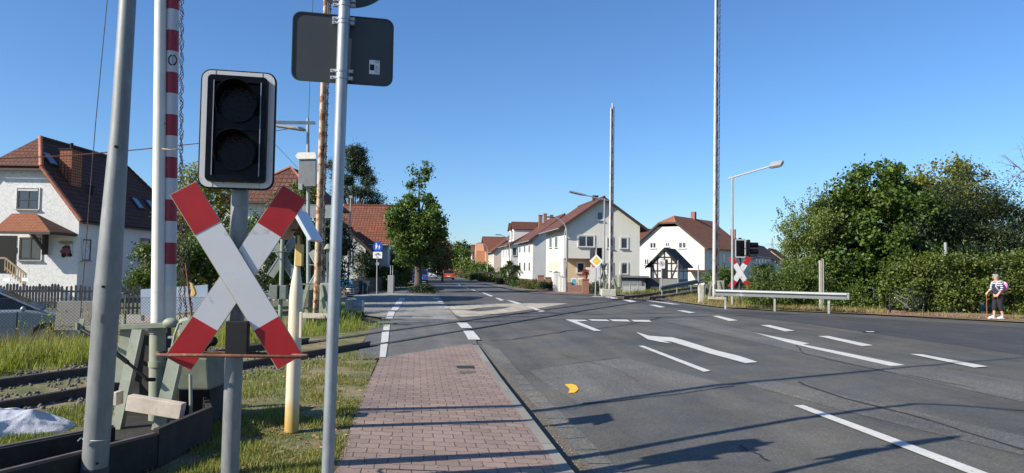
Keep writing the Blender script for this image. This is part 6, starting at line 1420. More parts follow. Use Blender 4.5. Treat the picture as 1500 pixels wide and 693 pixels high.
# ================================================================ BICYCLE
def bicycle():
    a = on_ground(1304, 29.3, 0.05, 458); c = on_ground(1345, 29.9, 0.05, 458); d = (c - a); yaw = math.atan2(d.y, d.x)
    t = thing('bicycle', 'black bicycle with a white frame tube leaning into the hedge, front wheel turned', 'bicycle', a, yaw); wb = d.length; r_ = .345
    m_bk = pm('bike_black', (.02, .02, .022), .4); m_wf = pm('bike_white', (.6, .6, .6), .35)
    def wheel(x, rot):
        rz_ = Matrix.Rotation(rot, 3, 'Z'); cc_ = Vector((x, 0, r_)); b = MB(); b.tube([cc_ + rz_ @ Vector((r_ * math.cos(k*.2618), 0, r_ * math.sin(k*.2618))) for k in range(25)], .032, 6, caps=False); wh = b.build('wheel', m_tyre, t)
        b = MB(); b.tube([cc_ + rz_ @ Vector((.93*r_ * math.cos(k*.2618), 0, .93*r_ * math.sin(k*.2618))) for k in range(25)], .010, 4, caps=False)
        for k in range(14): b.cyl(cc_, cc_ + rz_ @ Vector((.93*r_ * math.cos(k*.4488), 0, .93*r_ * math.sin(k*.4488))), .002, .002, 3, False)
        b.cyl(cc_ + rz_ @ Vector((0, -.04, 0)), cc_ + rz_ @ Vector((0, .04, 0)), .025); b.build('rim', m_galv2, wh)
    wheel(0, R(38)); wheel(wb, 0)
    b = MB(); bb = Vector((wb*.58, 0, .30)); st = Vector((wb*.70, 0, .82)); hd = Vector((wb*.20, 0, .80)); hd2 = Vector((wb*.17, 0, .64)); rw = Vector((wb, 0, r_)); sd_ = Vector((wb*.73, 0, .95))
    for p_, q_ in ((hd, st), (bb, st), (st, sd_), (rw, bb), (rw, st), (hd, hd2 + Vector((0, 0, -.06)))): b.cyl(p_, q_, .017, .017, 8)
    b.build('frame', m_bk, t); b = MB(); b.cyl(hd2, bb, .022, .022, 8); b.cyl(hd + Vector((0, 0, -.06)), st + Vector((0, 0, -.3)), .016); b.build('white_tube', m_wf, t)
    b = MB(); 
    for s_ in (-.05, .05): b.cyl(Vector((0, s_, r_)), hd2 + Vector((-.0, s_, -.04)), .013)
    b.build('fork', m_bk, t)
    b = MB(); b.cyl(hd, hd + Vector((-.02, 0, .22)), .014); b.tube([hd + Vector((.05, -.28, .2)), hd + Vector((-.04, -.2, .24)), hd + Vector((-.04, .2, .24)), hd + Vector((.05, .28, .2))], .013, 6); b.build('handlebar', m_bk, t)
    b = MB(); b.ball(sd_ + Vector((0, 0, .02)), .12, 8, (1.2, .7, .35)); b.build('saddle', m_bk, t)
    b = MB(); b.disc(bb, (0, 1, 0), .1, .01, 16); b.bar(bb, bb + Vector((.1, -.06, -.13)), .02, .02); b.box(bb + Vector((.1, -.12, -.13)), (.09, .08, .02)); b.build('crank', m_galv2, t)
    b = MB(); b.bar((wb*.78, 0, .78), (wb*1.3, 0, .76), .13, .015); b.cyl((wb*1.2, .05, .76), (wb, .05, r_), .006); b.cyl((wb*1.2, -.05, .76), (wb, -.05, r_), .006); b.build('carrier', m_bk, t)
    b = MB(); b.tube([(wb + (r_+.04) * math.cos(R(a_)), 0, r_ + (r_+.04) * math.sin(R(a_))) for a_ in range(10, 150, 15)], .02, 4); b.build('mudguard', m_bk, t)
bicycle()

# ================================================================ PERSON
def skin_chain(name, nodes, edges, mat, parent, root=0, sub=1):
    me = bpy.data.meshes.new(name); me.from_pydata([n[0] for n in nodes], edges, []); o = bpy.data.objects.new(name, me); COL.objects.link(o); o.parent = parent
    sk = o.modifiers.new('skin', 'SKIN'); sk.use_smooth_shade = True
    for i, n in enumerate(nodes):
        r_ = n[1]; r_ = (r_, r_) if not isinstance(r_, tuple) else r_; me.skin_vertices[0].data[i].radius = r_; me.skin_vertices[0].data[i].use_root = (i == root)
    ss = o.modifiers.new('sub', 'SUBSURF'); ss.levels = sub; ss.render_levels = sub + 1; me.materials.append(mat); return o
def person():
    g = on_ground(1463, 26.4, 0.05, 468); t = thing('person', 'person with short grey hair, striped top and dark cropped trousers, walking with a stick', 'person', g, R(6))
    m_skin = pm('skin', (.55, .31, .22), .6, var=.06, bstr=0); m_hair = pm('grey_hair', (.27, .25, .23), .8, var=.25, vs=30, bs=90, bstr=.5)
    m_trs = pm('black_cloth', (.014, .014, .018), .9); m_vest = pm('navy_vest', (.018, .022, .045), .9); m_shoe = pm('white_shoe', (.74, .74, .74), .5)
    m_str = bands('striped_cloth', ((.52, .52, .53), (.04, .05, .10)), .075, 2, .0, .9, dirt=(.6, .6, .6))
    # faces -x; y is depth
    N = [((.00, 0, .90), (.135, .15)), ((-.02, 0, 1.08), (.125, .14)), ((-.04, 0, 1.26), (.13, .17)), ((-.06, 0, 1.36), (.07, .10)), ((-.085, 0, 1.42), (.05, .05)), ((-.115, 0, 1.50), (.085, .075)), ((-.12, 0, 1.565), (.075, .07)),
         ((-.05, -.17, 1.31), (.055, .055)), ((-.02, -.21, 1.10), (.043, .043)), ((-.14, -.20, .93), (.032, .032)), ((-.19, -.19, .88), (.022, .034)),
         ((-.05, .17, 1.31), (.055, .055)), ((-.10, .20, 1.09), (.043, .043)), ((-.27, .17, .97), (.032, .032)), ((-.33, .15, .94), (.022, .034)),
         ((.00, -.09, .82), (.10, .10)), ((-.01, -.10, .48), (.062, .062)), ((.08, -.10, .12), (.038, .038)), ((.07, -.10, .05), (.035, .035)), ((-.06, -.10, .03), (.03, .035)),
         ((.00, .09, .82), (.10, .10)), ((-.07, .10, .48), (.062, .062)), ((-.10, .10, .12), (.038, .038)), ((-.11, .10, .05), (.035, .035)), ((-.24, .10, .03), (.03, .035))]
    E = [(0, 1), (1, 2), (2, 3), (3, 4), (4, 5), (5, 6), (2, 7), (7, 8), (8, 9), (9, 10), (2, 11), (11, 12), (12, 13), (13, 14), (0, 15), (15, 16), (16, 17), (17, 18), (18, 19), (0, 20), (20, 21), (21, 22), (22, 23), (23, 24)]
    for hi in (10, 14):
        h = Vector(N[hi][0])
        for k, (dy, ln) in enumerate(((-.024, .055), (-.008, .065), (.008, .062), (.024, .05))):
            i = len(N); N.append(((h.x - .02, h.y + dy, h.z - .015), .009)); N.append(((h.x - .035, h.y + dy, h.z - .02 - ln * .5), .008)); N.append(((h.x - .015, h.y + dy, h.z - .03 - ln * .9), .007)); E += [(hi, i), (i, i+1), (i+1, i+2)]
        i = len(N); N.append(((h.x + .01, h.y - .03, h.z - .02), .010)); N.append(((h.x - .015, h.y - .035, h.z - .05), .009)); E += [(hi, i), (i, i+1)]
    body = skin_chain('body', N, E, m_skin, t, 0, 1)
    # face
    b = MB(); b.ball((-.205, 0, 1.50), .018, 8, (1.2, .8, 1.4)); b.build('nose', m_skin, body)
    b = MB(); b.ball((-.19, -.03, 1.525), .010, 8); b.ball((-.19, .03, 1.525), .010, 8); b.build('eye', m_blackmat, body)
    b = MB(); b.box((-.194, 0, 1.462), (.012, .045, .010)); b.build('mouth', m_sred, body)
    b = MB(); b.ball((-.11, -.088, 1.50), .022, 8, (.8, .4, 1.3)); b.ball((-.11, .088, 1.50), .022, 8, (.8, .4, 1.3)); b.build('ear', m_skin, body)
    b = MB(); b.ball((-.085, 0, 1.555), .104, 16, (1.02, .96, .82)); b.ball((-.045, 0, 1.49), .085, 14, (.8, .95, 1.0)); b.ball((-.16, 0, 1.605), .05, 10, (1, 1.3, .6)); b.build('hair', m_hair, t)
    T = [((.00, 0, .92), (.155, .165)), ((-.02, 0, 1.08), (.14, .155)), ((-.04, 0, 1.26), (.145, .18)), ((-.06, 0, 1.36), (.08, .12)), ((-.05, -.18, 1.31), (.068, .068)), ((-.02, -.22, 1.12), (.056, .056)), ((-.09, -.21, 1.0), (.046, .046)), ((-.05, .18, 1.31), (.068, .068)), ((-.10, .21, 1.10), (.056, .056)), ((-.2, .19, 1.01), (.046, .046))]
    skin_chain('striped_top', T, [(0, 1), (1, 2), (2, 3), (2, 4), (4, 5), (5, 6), (2, 7), (7, 8), (8, 9)], m_str, t, 0, 1)
    V_ = [((.02, 0, .94), (.185, .15)), ((.0, 0, 1.10), (.172, .16)), ((-.02, 0, 1.26), (.172, .18)), ((-.045, 0, 1.36), (.095, .12))]
    b = MB(); b.ball((-.02, 0, 1.14), .2, 18, (.90, .88, 1.30)); b.ball((-.01, 0, .99), .16, 16, (1.1, 1.0, .8)); b.build('vest', m_vest, t)
    skin_chain('trousers', [((.00, 0, .93), (.155, .16)), ((.00, -.09, .80), (.125, .115)), ((-.01, -.10, .50), (.095, .09)), ((.05, -.10, .27), (.08, .078)), ((.00, .09, .80), (.125, .115)), ((-.07, .10, .50), (.095, .09)), ((-.09, .10, .27), (.08, .078))], [(0, 1), (1, 2), (2, 3), (0, 4), (4, 5), (5, 6)], m_trs, t, 0, 1)
    for x, y in ((.06, -.10), (-.115, .10)):
        b = MB(); b.ball((x - .03, y, .05), .075, 12, (1.0, .68, .85)); b.ball((x - .11, y, .035), .07, 12, (1.2, .66, .6)); b.b2(x - .2, x + .05, y - .045, y + .045, .0, .03); b.build('shoe', m_shoe, t)
    # backpack
    bp = thing('backpack', 'pink and white patterned backpack worn by the walker', 'backpack', g + Vector((0, 0, 0)), R(6))
    m, nt, bb = newmat('pink_pattern'); v = coord(nt); vo = nt.nodes.new('ShaderNodeTexVoronoi'); vo.inputs['Scale'].default_value = 9; nt.links.new(v, vo.inputs['Vector']); bwn = nt.nodes.new('ShaderNodeRGBToBW'); nt.links.new(vo.outputs['Color'], bwn.inputs[0])
    nt.links.new(ramp(nt, bwn.outputs[0], [(0, (.75, .22, .42)), (.45, (.80, .40, .58)), (.55, (.85, .75, .80)), (.75, (.45, .10, .30))], 'CONSTANT'), bb.inputs['Base Color']); bb.inputs['Roughness'].default_value = .8
    b = MB(); b.ball((.22, -.02, 1.19), .16, 14, (.72, .95, 1.05)); b.ball((.30, -.02, 1.12), .09, 12, (.8, 1.1, 1.0)); b.build('bag', m, bp)
    b = MB()
    for sy in (-.12, .12): b.tube([(.13, sy, 1.33), (.0, sy, 1.40), (-.16, sy, 1.32), (-.19, sy, 1.18), (-.1, sy * 1.2, 1.03), (.12, sy, 1.06)], .018, 6)
    b.build('strap', pm('strap_pale', (.65, .6, .62), .8), bp)
    # walking stick
    s_ = thing('walking_stick', 'brown walking stick in the hand of the walker', 'walking stick', g, R(6))
    b = MB(); b.cyl((-.345, .15, 0), (-.345, .15, .88), .011, .013, 10); b.tube([(-.345, .15, .86), (-.345, .15, .90), (-.33, .15, .925), (-.28, .15, .925), (-.255, .15, .90)], .015, 8); b.build('shaft', pm('stick_wood', (.30, .11, .05), .5), s_)
person()

# ================================================================ FENCES on the left
def fence_line(a, c): a, c = Vector(a), Vector(c); d = c - a; return a, d, d.length, d.normalized()
# chain link
a, d, ln, u = fence_line(P(-45, 440, 15.2), P(330, 440, 17.5)); a.z = 0; d.z = 0; ln = d.length; u = d.normalized()
zb = H(a.x, a.y, True) + .1; t = thing('chain_link_fence', 'rusty grey chain link fence with diamond mesh between the meadow and the silver car', 'fence', (a.x, a.y, zb))
b = MB(); hgt = 1.25; step = .07; n = int(ln / step)
nn = Vector((u.y, -u.x, 0)) * .0015
for i in range(-int(hgt / step), n):
    for sg in (1, -1):
        x0 = i * step; x1 = x0 + hgt; z0, z1 = (0, hgt) if sg > 0 else (hgt, 0)
        if x0 < 0: z0 = z0 + (-x0) * sg; x0 = 0
        if x1 > ln: z1 = z1 - (x1 - ln) * sg; x1 = ln
        if x1 <= x0: continue
        p, q = u * x0 + Vector((0, 0, z0)), u * x1 + Vector((0, 0, z1)); wv = (q - p).normalized().cross(Vector((u.y, -u.x, 0))) * .0027
        b.add([p + wv + nn * sg, q + wv + nn * sg, q - wv + nn * sg, p - wv + nn * sg, p - nn * sg * 2], [(0, 1, 2, 3), (0, 3, 4), (1, 2, 4)])
b.build('wire_mesh', pm('mesh_wire', (.12, .11, .10), .6, metal=.3, bstr=0, var=.05), t)
b = MB()
for z in (.02, .62, hgt): b.cyl((0, 0, z), u * ln + Vector((0, 0, z)), .004, .004, 5)
b.build('tension_wire', m_rust, t)
for k in range(0, int(ln / 2.6) + 1): b = MB(); p = u * (k * 2.6 + .3); b.cyl(p + Vector((0, .03, -.3)), p + Vector((0, .03, hgt + .05)), .024, .024, 8); b.build('post', m_greend, t)
# picket fence
def picket(p0, p1, Y0, Y1, hgt, label, mat, gap=.12, wd=.075):
    a = P(p0, 440, Y0); c = P(p1, 440, Y1); a.z = 0; c.z = 0; zb = -.5; d = c - a; ln = d.length; u = d.normalized(); t = thing('picket_fence', label, 'fence', (a.x, a.y, zb))
    b = MB(); n = int(ln / gap)
    for i in range(n):
        p = u * (i * gap); h_ = hgt * random.uniform(.95, 1.03); b.ext([p + u * -wd/2 + Vector((0, 0, .05)), p + u * wd/2 + Vector((0, 0, .05)), p + u * wd/2 + Vector((0, 0, h_ - .05)), p + u * random.uniform(-.02, .02) + Vector((0, 0, h_)), p - u * wd/2 + Vector((0, 0, h_ - .05))], (0, .02, 0))
    b.build('picket_row', mat, t); b = MB()
    for z in (.3, hgt - .25): b.bar(Vector((0, .045, z)), u * ln + Vector((0, .045, z)), .04, .08)
    b.build('rail', mat, t); return t
m_picket = pm('weathered_picket', (.17, .155, .135), .9, var=.35, vs=6, bs=60, bstr=.3)
picket(-30, 90, 25.5, 27, 1.35, 'weathered grey picket fence at the foot of the white plastered house', m_picket, .098)
picket(90, 250, 29, 31, 1.25, 'weathered picket fence running behind the two big masts', m_picket, .16)
picket(516, 560, 44, 52, 1.5, 'dark board fence beside the blue path sign', pm('dark_board', (.10, .09, .08), .9, var=.3), .16, .12)
# slabs and panel leaning behind the chain link fence
t = thing('concrete_slab', 'grey concrete slab standing behind the chain link fence next to the silver car', 'slab', on_ground(82, 17.6, 0, 480)); t.location.z = -.5
b = MB(); b.ext([L(t, x, y, 17.25) for x, y in ((84, 441), (141, 441), (141, 484), (79, 484))], (0, .12, 0)); b.build('slab', pm('slab_concrete', (.21, .20, .19), .95, var=.12, vs=2, bs=30, bstr=.3), t, .01)
t = thing('hoarding', 'pale blue grey hoarding panel behind the chain link fence', 'panel', on_ground(205, 22, 0, 470)); t.location.z = -.5
b = MB(); b.ext([L(t, x, y, 22) for x, y in ((206, 424), (304, 417), (304, 456), (206, 462))], (0, .06, 0)); b.build('panel', pm('hoarding', (.25, .31, .40), .8, var=.12, vs=1.5), t)
b = MB(); b.bar(L(t, 209, 425, 22.1), L(t, 209, 470, 22.1), .08, .06, (0, 1, 0)); b.bar(L(t, 300, 420, 22.1), L(t, 300, 466, 22.1), .08, .06, (0, 1, 0)); b.build('post', m_greend, t)
# yard surface behind the fence
b = MB(); b.add([(-40, 16.6, -.46), (-6.5, 20.0, -.46), (-7.5, 31, -.46), (-40, 27, -.46)], [(0, 1, 2, 3)]); tag(b.build('yard', pm('yard_gravel', (.30, .275, .24), .95, var=.2, vs=5, bs=60, bstr=.6)), kind='structure')
for px_, lab in ((37, 'small white notice on the picket fence nearer the big mast'), (10, 'small white notice on the picket fence at the left edge')):
    o = MB().b2(-.12, .12, -.01, .01, -.06, .06).build('notice_board', m_swhite); o.location = P(px_, 409.5, 25.2); tag(o, lab, 'notice')

# ================================================================ RIGHT side odds and ends
o = MB().b2(-.06, .06, -.06, .06, 0, 2.2).build('wooden_post', pm('grey_post_wood', (.33, .30, .26), .9, var=.2, vs=6), None, .01); o.location = on_ground(1202.5, 31.8, 0, 455); tag(o, 'weathered square wooden post in front of the leafy shrubs', 'post')
o = MB().cyl((0, 0, 0), (0, 0, 2.25), .022, .022, 8).build('steel_post', m_galv_far); o.location = on_ground(1206.7, 31.7, 0, 455); tag(o, 'thin pale pole beside the wooden post in the shrubs', 'post')
o = MB().cyl((0, 0, 0), (0, 0, 3.05), .065, .065, 12).build('pale_post', m_galv_far); o.location = on_ground(1386.5, 31.4, 0, 460); tag(o, 'pale grey pole sticking up out of the hedge top', 'post')
t = thing('wire_gate', 'dark blue grey wire gate in the gap between the shrubs and the hedge', 'gate', on_ground(1280, 33, 0, 455)); b = MB(); p0 = L(t, 1280, 412, 33); p1 = L(t, 1326, 412, 33)
for k in range(14): x = p0.x + (p1.x - p0.x) * k / 13; b.bar((x, 0, .05), (x, 0, p0.z), .012, .012, (0, 1, 0))
for k in range(8): z = .1 + (p0.z - .15) * k / 7; b.bar((p0.x, .01, z), (p1.x, .01, z), .012, .012)
b.build('wire_grid', pm('gate_wire', (.10, .12, .15), .5), t); b = MB(); b.b2(p0.x + .02, p1.x, .03, .05, .06, p0.z - .05); b.build('back_sheet', pm('gate_sheet', (.06, .07, .09), .8, var=.5, vs=4), t)
for x in (p0.x, p1.x): b = MB(); b.cyl((x, 0, 0), (x, 0, p0.z + .05), .03); b.build('post', m_greend, t)
# corner of the cream house: utility cabinets, brick pillars, walls, flower pots
for px, w_, h_, d_, Y, lab in ((815.5, .55, 1.45, .4, 54, 'tall pale grey utility cabinet left of the curved lamp'), (821.5, .30, 1.2, .3, 53.4, 'middle pale utility cabinet left of the curved lamp'), (826, .26, 1.1, .3, 53, 'smallest white utility cabinet next to the curved lamp')):
    t = thing('utility_cabinet', lab, 'cabinet', on_ground(px, Y, 0, 428)); b = MB(); b.b2(-w_/2, w_/2, 0, d_, 0, h_); b.build('cabinet_body', pm('cabinet_grey', (.60, .60, .57), .6, var=.06), t, .02); b = MB(); b.b2(-w_/2 - .02, w_/2 + .02, -.02, d_ + .02, h_, h_ + .04); b.build('cabinet_lid', m_galv_far, t, .01)
    b = MB(); b.b2(-.005, .005, -.006, 0, .1, h_ - .08); b.build('door_gap', m_dark, t)
def flowerpot(px, Y, z, lab):
    t = thing('flower_pot', lab, 'flower pot', on_ground(px, Y, z, 430)); b = MB(); b.lathe((0, 0, 0), [(.12, 0), (.19, .24), (.20, .26), (.001, .25)], 14); b.build('pot', m_ridge, t)
    pts, B = clumps([(0, 0, .42, .26, .24, .2)], 30, 12, .05, .2); leaves('foliage', pts, .09, .06, M_LEAF_SHRUB, t); pts, B = clumps([(0, 0, .48, .30, .26, .18)], 40, 6, .03, .7); leaves('blossom', pts, .08, .08, M_BLOSSOM, t)
t = thing('brick_pillar', 'red brick gate pillar with a flower pot on top beside the diamond sign', 'pillar', on_ground(857.5, 50, 0, 430)); b = MB(); b.b2(-.22, .22, -.22, .22, 0, 1.0); b.build('shaft', m_brick, t, uvdir=True); b = MB(); b.b2(-.26, .26, -.26, .26, 1.0, 1.05); b.build('cap', m_plinth, t)
for px, Y, h_, lab in ((792, 60, 1.15, 'low red brick pillar in the garden wall left of the cabinets'), (803, 60, 1.0, 'squat red brick pillar just left of the cabinets')):
    t = thing('brick_pillar', lab, 'pillar', on_ground(px, Y, 0, 425)); b = MB(); b.b2(-.25, .25, -.25, .25, 0, h_); b.build('shaft', m_brick, t, uvdir=True); b = MB(); b.b2(-.29, .29, -.29, .29, h_, h_ + .06); b.build('cap', m_plinth, t)
t = thing('garden_wall', 'low dark fence on a brown wall in front of the cream house', 'fence', on_ground(765, 62, 0, 425)); b = MB(); b.b2(0, 3.4, 0, .2, 0, .35); b.build('wall_base', m_plinth, t); b = MB()
for k in range(26): b.b2(.03 + k * .13, .10 + k * .13, .06, .1, .35, .85)
b.build('slats', m_frame_dark, t)
t = thing('garden_wall', 'brown panel fence between the utility cabinets and the brick pillar', 'fence', on_ground(832, 53, 0, 428)); b = MB(); b.b2(0, 1.05, 0, .15, 0, .55); b.build('wall_base', m_plinth, t)
for px, lab in ((840.5, 'blue and white poster panel left of its twin by the brick pillar'), (850, 'blue and yellow poster panel nearest the brick pillar')):
    t = thing('poster_panel', lab, 'poster', on_ground(px, 54, 0, 428)); b = MB(); b.b2(-.19, .19, 0, .04, .35, 1.05); b.build('panel', m_swhite, t); b = MB(); b.b2(-.15, .15, -.006, 0, .42, .98); b.build('picture', pm('poster_' + str(px), (.12, .33, .45) if px < 845 else (.35, .35, .18), .6, var=.5, vs=5), t); b = MB(); b.b2(-.16, -.13, 0, .04, 0, .35); b.b2(.13, .16, 0, .04, 0, .35); b.build('leg', m_dark, t)
# garden fences in front of the far houses on the right
for x0, x1, Y0, Y1, h_, lab, mm in ((696, 712, 135, 112, 1.2, 'white garden fence in front of the orange house', m_white_w), (714, 742, 110, 84, 1.3, 'pale beige garden wall with a dark railing in front of the pinkish house', m_pink_w)):
    a = on_ground(x0, Y0, 0, 410); c = on_ground(x1, Y1, 0, 415); t = thing('garden_wall', lab, 'garden wall', a); d = c - a; b = MB(); b.bar((0, 0, .35), (d.x, d.y, .35), .2, .7); b.build('wall_base', mm, t); b = MB(); n = int(d.length / .8)
    for k in range(n): p = d * (k / n); b.bar(p + Vector((0, 0, .7)), p + Vector((0, 0, h_)), .25, .12, (0, 1, 0))
    b.build('slats', m_frame_dark if mm is m_pink_w else mm, t)
# maple by the street
lc = on_ground(612, 50, 0, 427); pr = prof_px(lc, 50, [(578, 345, 322), (584, 375, 298), (592, 388, 276), (601, 392, 266), (608, 392, 262), (616, 392, 256), (624, 393, 256), (632, 390, 276), (640, 383, 298), (648, 350, 322)])
bl = blobs_prof(pr, 1.5, 62, .55); 
for px, py in ((606, 252), (609, 262), (624, 247), (622, 256), (617, 268), (603, 275), (576, 322), (575, 312)): q = P(px, py, 50) - lc; bl.append((q.x, 0, q.z, .30, .3, .42))
tree('maple_tree', 'upright green maple on the left kerb of the street', lc, 2.0, bl, 950, 28, .14, .16, M_LEAF_MAPLE, .26, lw=.85, shell=.45)
# conifer
lc = base_loc(515, 72); bl = []
for z, r_ in ((4.5, 3.0), (5.8, 3.0), (7.0, 2.8), (8.2, 2.7), (9.4, 2.3), (10.6, 1.9), (11.6, 1.3), (12.6, .8), (13.3, .35)):
    for k in range(7): a_ = random.uniform(0, 6.28); rr_ = r_ * random.uniform(.45, .95); bl.append((rr_ * math.cos(a_), rr_ * math.sin(a_), z - rr_ * .12, .75, .75, .45))
for px, py in ((556, 290), (550, 285), (543, 296), (558, 302), (480, 245), (484, 238)): q = P(px, py, 72) - lc; bl.append((q.x, 0, q.z, .6, .6, .4))
tree('conifer_tree', 'dark ragged conifer rising behind the red tiled roof', lc, 3, bl, 1500, 26, .26, .26, M_LEAF_CONIFER, .3, lw=.25, droop=.5)
# dark trees and shrubs between the left houses
def bush(name, label, px, Y, prof, dep, n, br, nc, per, sp, leaf, mat, tr=.10, cat='tree', **k):
    lc = on_ground(px, Y, 0, 440); return tree(name, label, lc, .8, blobs_prof(prof_px(lc, Y, prof), dep, n, br), nc, per, sp, leaf, mat, tr, cat, **k)
bush('leafy_tree', 'yellow green tree left of the brown roof, between the boom and the near signal', 288, 27, [(262, 400, 262), (275, 410, 248), (290, 415, 240), (310, 415, 246), (330, 410, 262)], .8, 26, .42, 420, 24, .16, .12, M_LEAF_YEL, .1)
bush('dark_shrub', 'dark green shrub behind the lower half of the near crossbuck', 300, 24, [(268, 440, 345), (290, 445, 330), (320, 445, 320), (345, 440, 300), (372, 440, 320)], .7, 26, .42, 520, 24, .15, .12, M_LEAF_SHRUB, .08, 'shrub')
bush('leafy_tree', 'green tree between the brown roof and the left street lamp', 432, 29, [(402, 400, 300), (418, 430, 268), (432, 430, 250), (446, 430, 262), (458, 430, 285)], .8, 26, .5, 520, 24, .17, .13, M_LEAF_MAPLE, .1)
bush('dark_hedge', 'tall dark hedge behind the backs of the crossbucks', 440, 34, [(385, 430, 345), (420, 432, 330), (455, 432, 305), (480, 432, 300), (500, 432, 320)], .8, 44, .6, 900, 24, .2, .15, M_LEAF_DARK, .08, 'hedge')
bush('climbing_shrub', 'bright green shrub at the corner of the white plastered house', 212, 33, [(200, 435, 380), (206, 440, 355), (214, 440, 345), (222, 440, 360), (228, 430, 385)], .5, 12, .4, 160, 20, .16, .16, M_LEAF_SHRUB, .05, 'shrub')
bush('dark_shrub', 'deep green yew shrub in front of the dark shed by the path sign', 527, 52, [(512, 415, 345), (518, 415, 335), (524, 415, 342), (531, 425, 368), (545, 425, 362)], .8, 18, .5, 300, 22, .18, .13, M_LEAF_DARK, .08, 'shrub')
bush('garden_hedge', 'green hedge with yellow tints between the path sign and the maple', 575, 60, [(555, 420, 376), (563, 422, 362), (575, 422, 362), (588, 420, 368), (598, 415, 380)], 2.2, 40, .6, 700, 22, .2, .15, M_LEAF_HEDGE, .08, 'hedge')
bush('dark_hedge', 'dark hedge below the garden hedge', 560, 53, [(530, 425, 378), (545, 428, 378), (556, 428, 385), (566, 428, 392), (572, 428, 400)], .9, 24, .45, 420, 22, .17, .13, M_LEAF_DARK, .06, 'hedge')
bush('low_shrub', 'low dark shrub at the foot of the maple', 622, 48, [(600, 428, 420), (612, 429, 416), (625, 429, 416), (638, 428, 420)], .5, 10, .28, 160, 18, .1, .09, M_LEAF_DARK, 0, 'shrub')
# trees far along the street
for i, (px, Y, pf, mat, lab) in enumerate((
    (648, 95, [(636, 400, 360), (642, 400, 345), (650, 395, 348), (658, 385, 360)], M_LEAF_BROWN, 'thin brownish tree just right of the maple'),
    (668, 210, [(652, 400, 372), (660, 402, 362), (670, 402, 356), (678, 402, 352), (686, 402, 362)], M_LEAF_MAPLE, 'round green tree at the far end of the street'),
    (680, 260, [(668, 400, 355), (676, 400, 349), (684, 400, 352), (692, 400, 365)], M_LEAF_DARK, 'taller dark tree at the far end behind the round green one'),
    (655, 240, [(640, 402, 376), (650, 402, 368), (662, 402, 366)], M_LEAF_YEL, 'yellow green tree in the far centre of the street'),
    (634, 180, [(618, 404, 376), (628, 404, 370), (640, 404, 372), (648, 404, 380)], M_LEAF_DARK, 'dark tree above the far cars'),
    (602, 100, [(585, 410, 365), (595, 410, 352), (608, 408, 358), (622, 405, 372)], M_LEAF_SHRUB, 'green tree behind the maple trunk on the left'),
    (683, 150, [(674, 404, 384), (680, 404, 378), (690, 404, 384), (698, 405, 388)], M_LEAF_HEDGE, 'low bushy tree in front of the distant white house'),
    (703, 128, [(694, 405, 388), (700, 406, 382), (708, 407, 386), (716, 407, 392)], M_LEAF_SHRUB, 'small green tree in front of the orange house'))):
    lc = base_loc(px, Y); k = Y / 100; tree('street_tree', lab, lc, 1.5 * k, blobs_prof(prof_px(lc, Y, pf), 1.5 * k, 26, .75 * k), 320, 22, .26 * k, .24 * k, mat, .16 * k, lw=.8, group='trees along the far street')
# yucca-like bush
lc = on_ground(746, 76, 0, 418); t = thing('palm_bush', 'palm like bush with spiky leaves in front of the second curved lamp', 'shrub', lc); b = MB(); b.tube([(0, 0, 0), (.1, 0, 1.2)], [.14, .1], 8); b.tube([(0, 0, 0), (-.5, 0, .9)], [.1, .08], 8); b.tube([(0, 0, 0), (.5, .2, 1.0)], [.1, .08], 8); b.build('trunk', M_BARK, t)
V = []; Fc = []
for hx, hy, hz, rr_ in ((0, 0, 2.0, 1.0), (-.7, 0, 1.3, .95), (.8, .1, 1.5, .95), (.3, -.3, 1.0, .8), (-.2, -.3, 1.6, .9)):
    for k in range(150):
        a_ = random.uniform(0, 6.28); e_ = random.uniform(-.5, 1.3); d_ = Vector((math.cos(a_) * math.cos(e_), math.sin(a_) * math.cos(e_), math.sin(e_))); s_ = d_.cross(Vector((0, 0, 1))).normalized() * .045; o_ = Vector((hx, hy, hz)); i_ = len(V); m_ = o_ + d_ * rr_ * .6; e2 = o_ + d_ * rr_ + Vector((0, 0, -.25))
        V += [o_ + s_ * .5, o_ - s_ * .5, m_ + s_, m_ - s_, e2]; Fc += [(i_, i_+1, i_+3), (i_, i_+3, i_+2), (i_+2, i_+3, i_+4)]
np_mesh('crown', np.array([tuple(v) for v in V]), np.array(Fc), M_YUCCA, t)
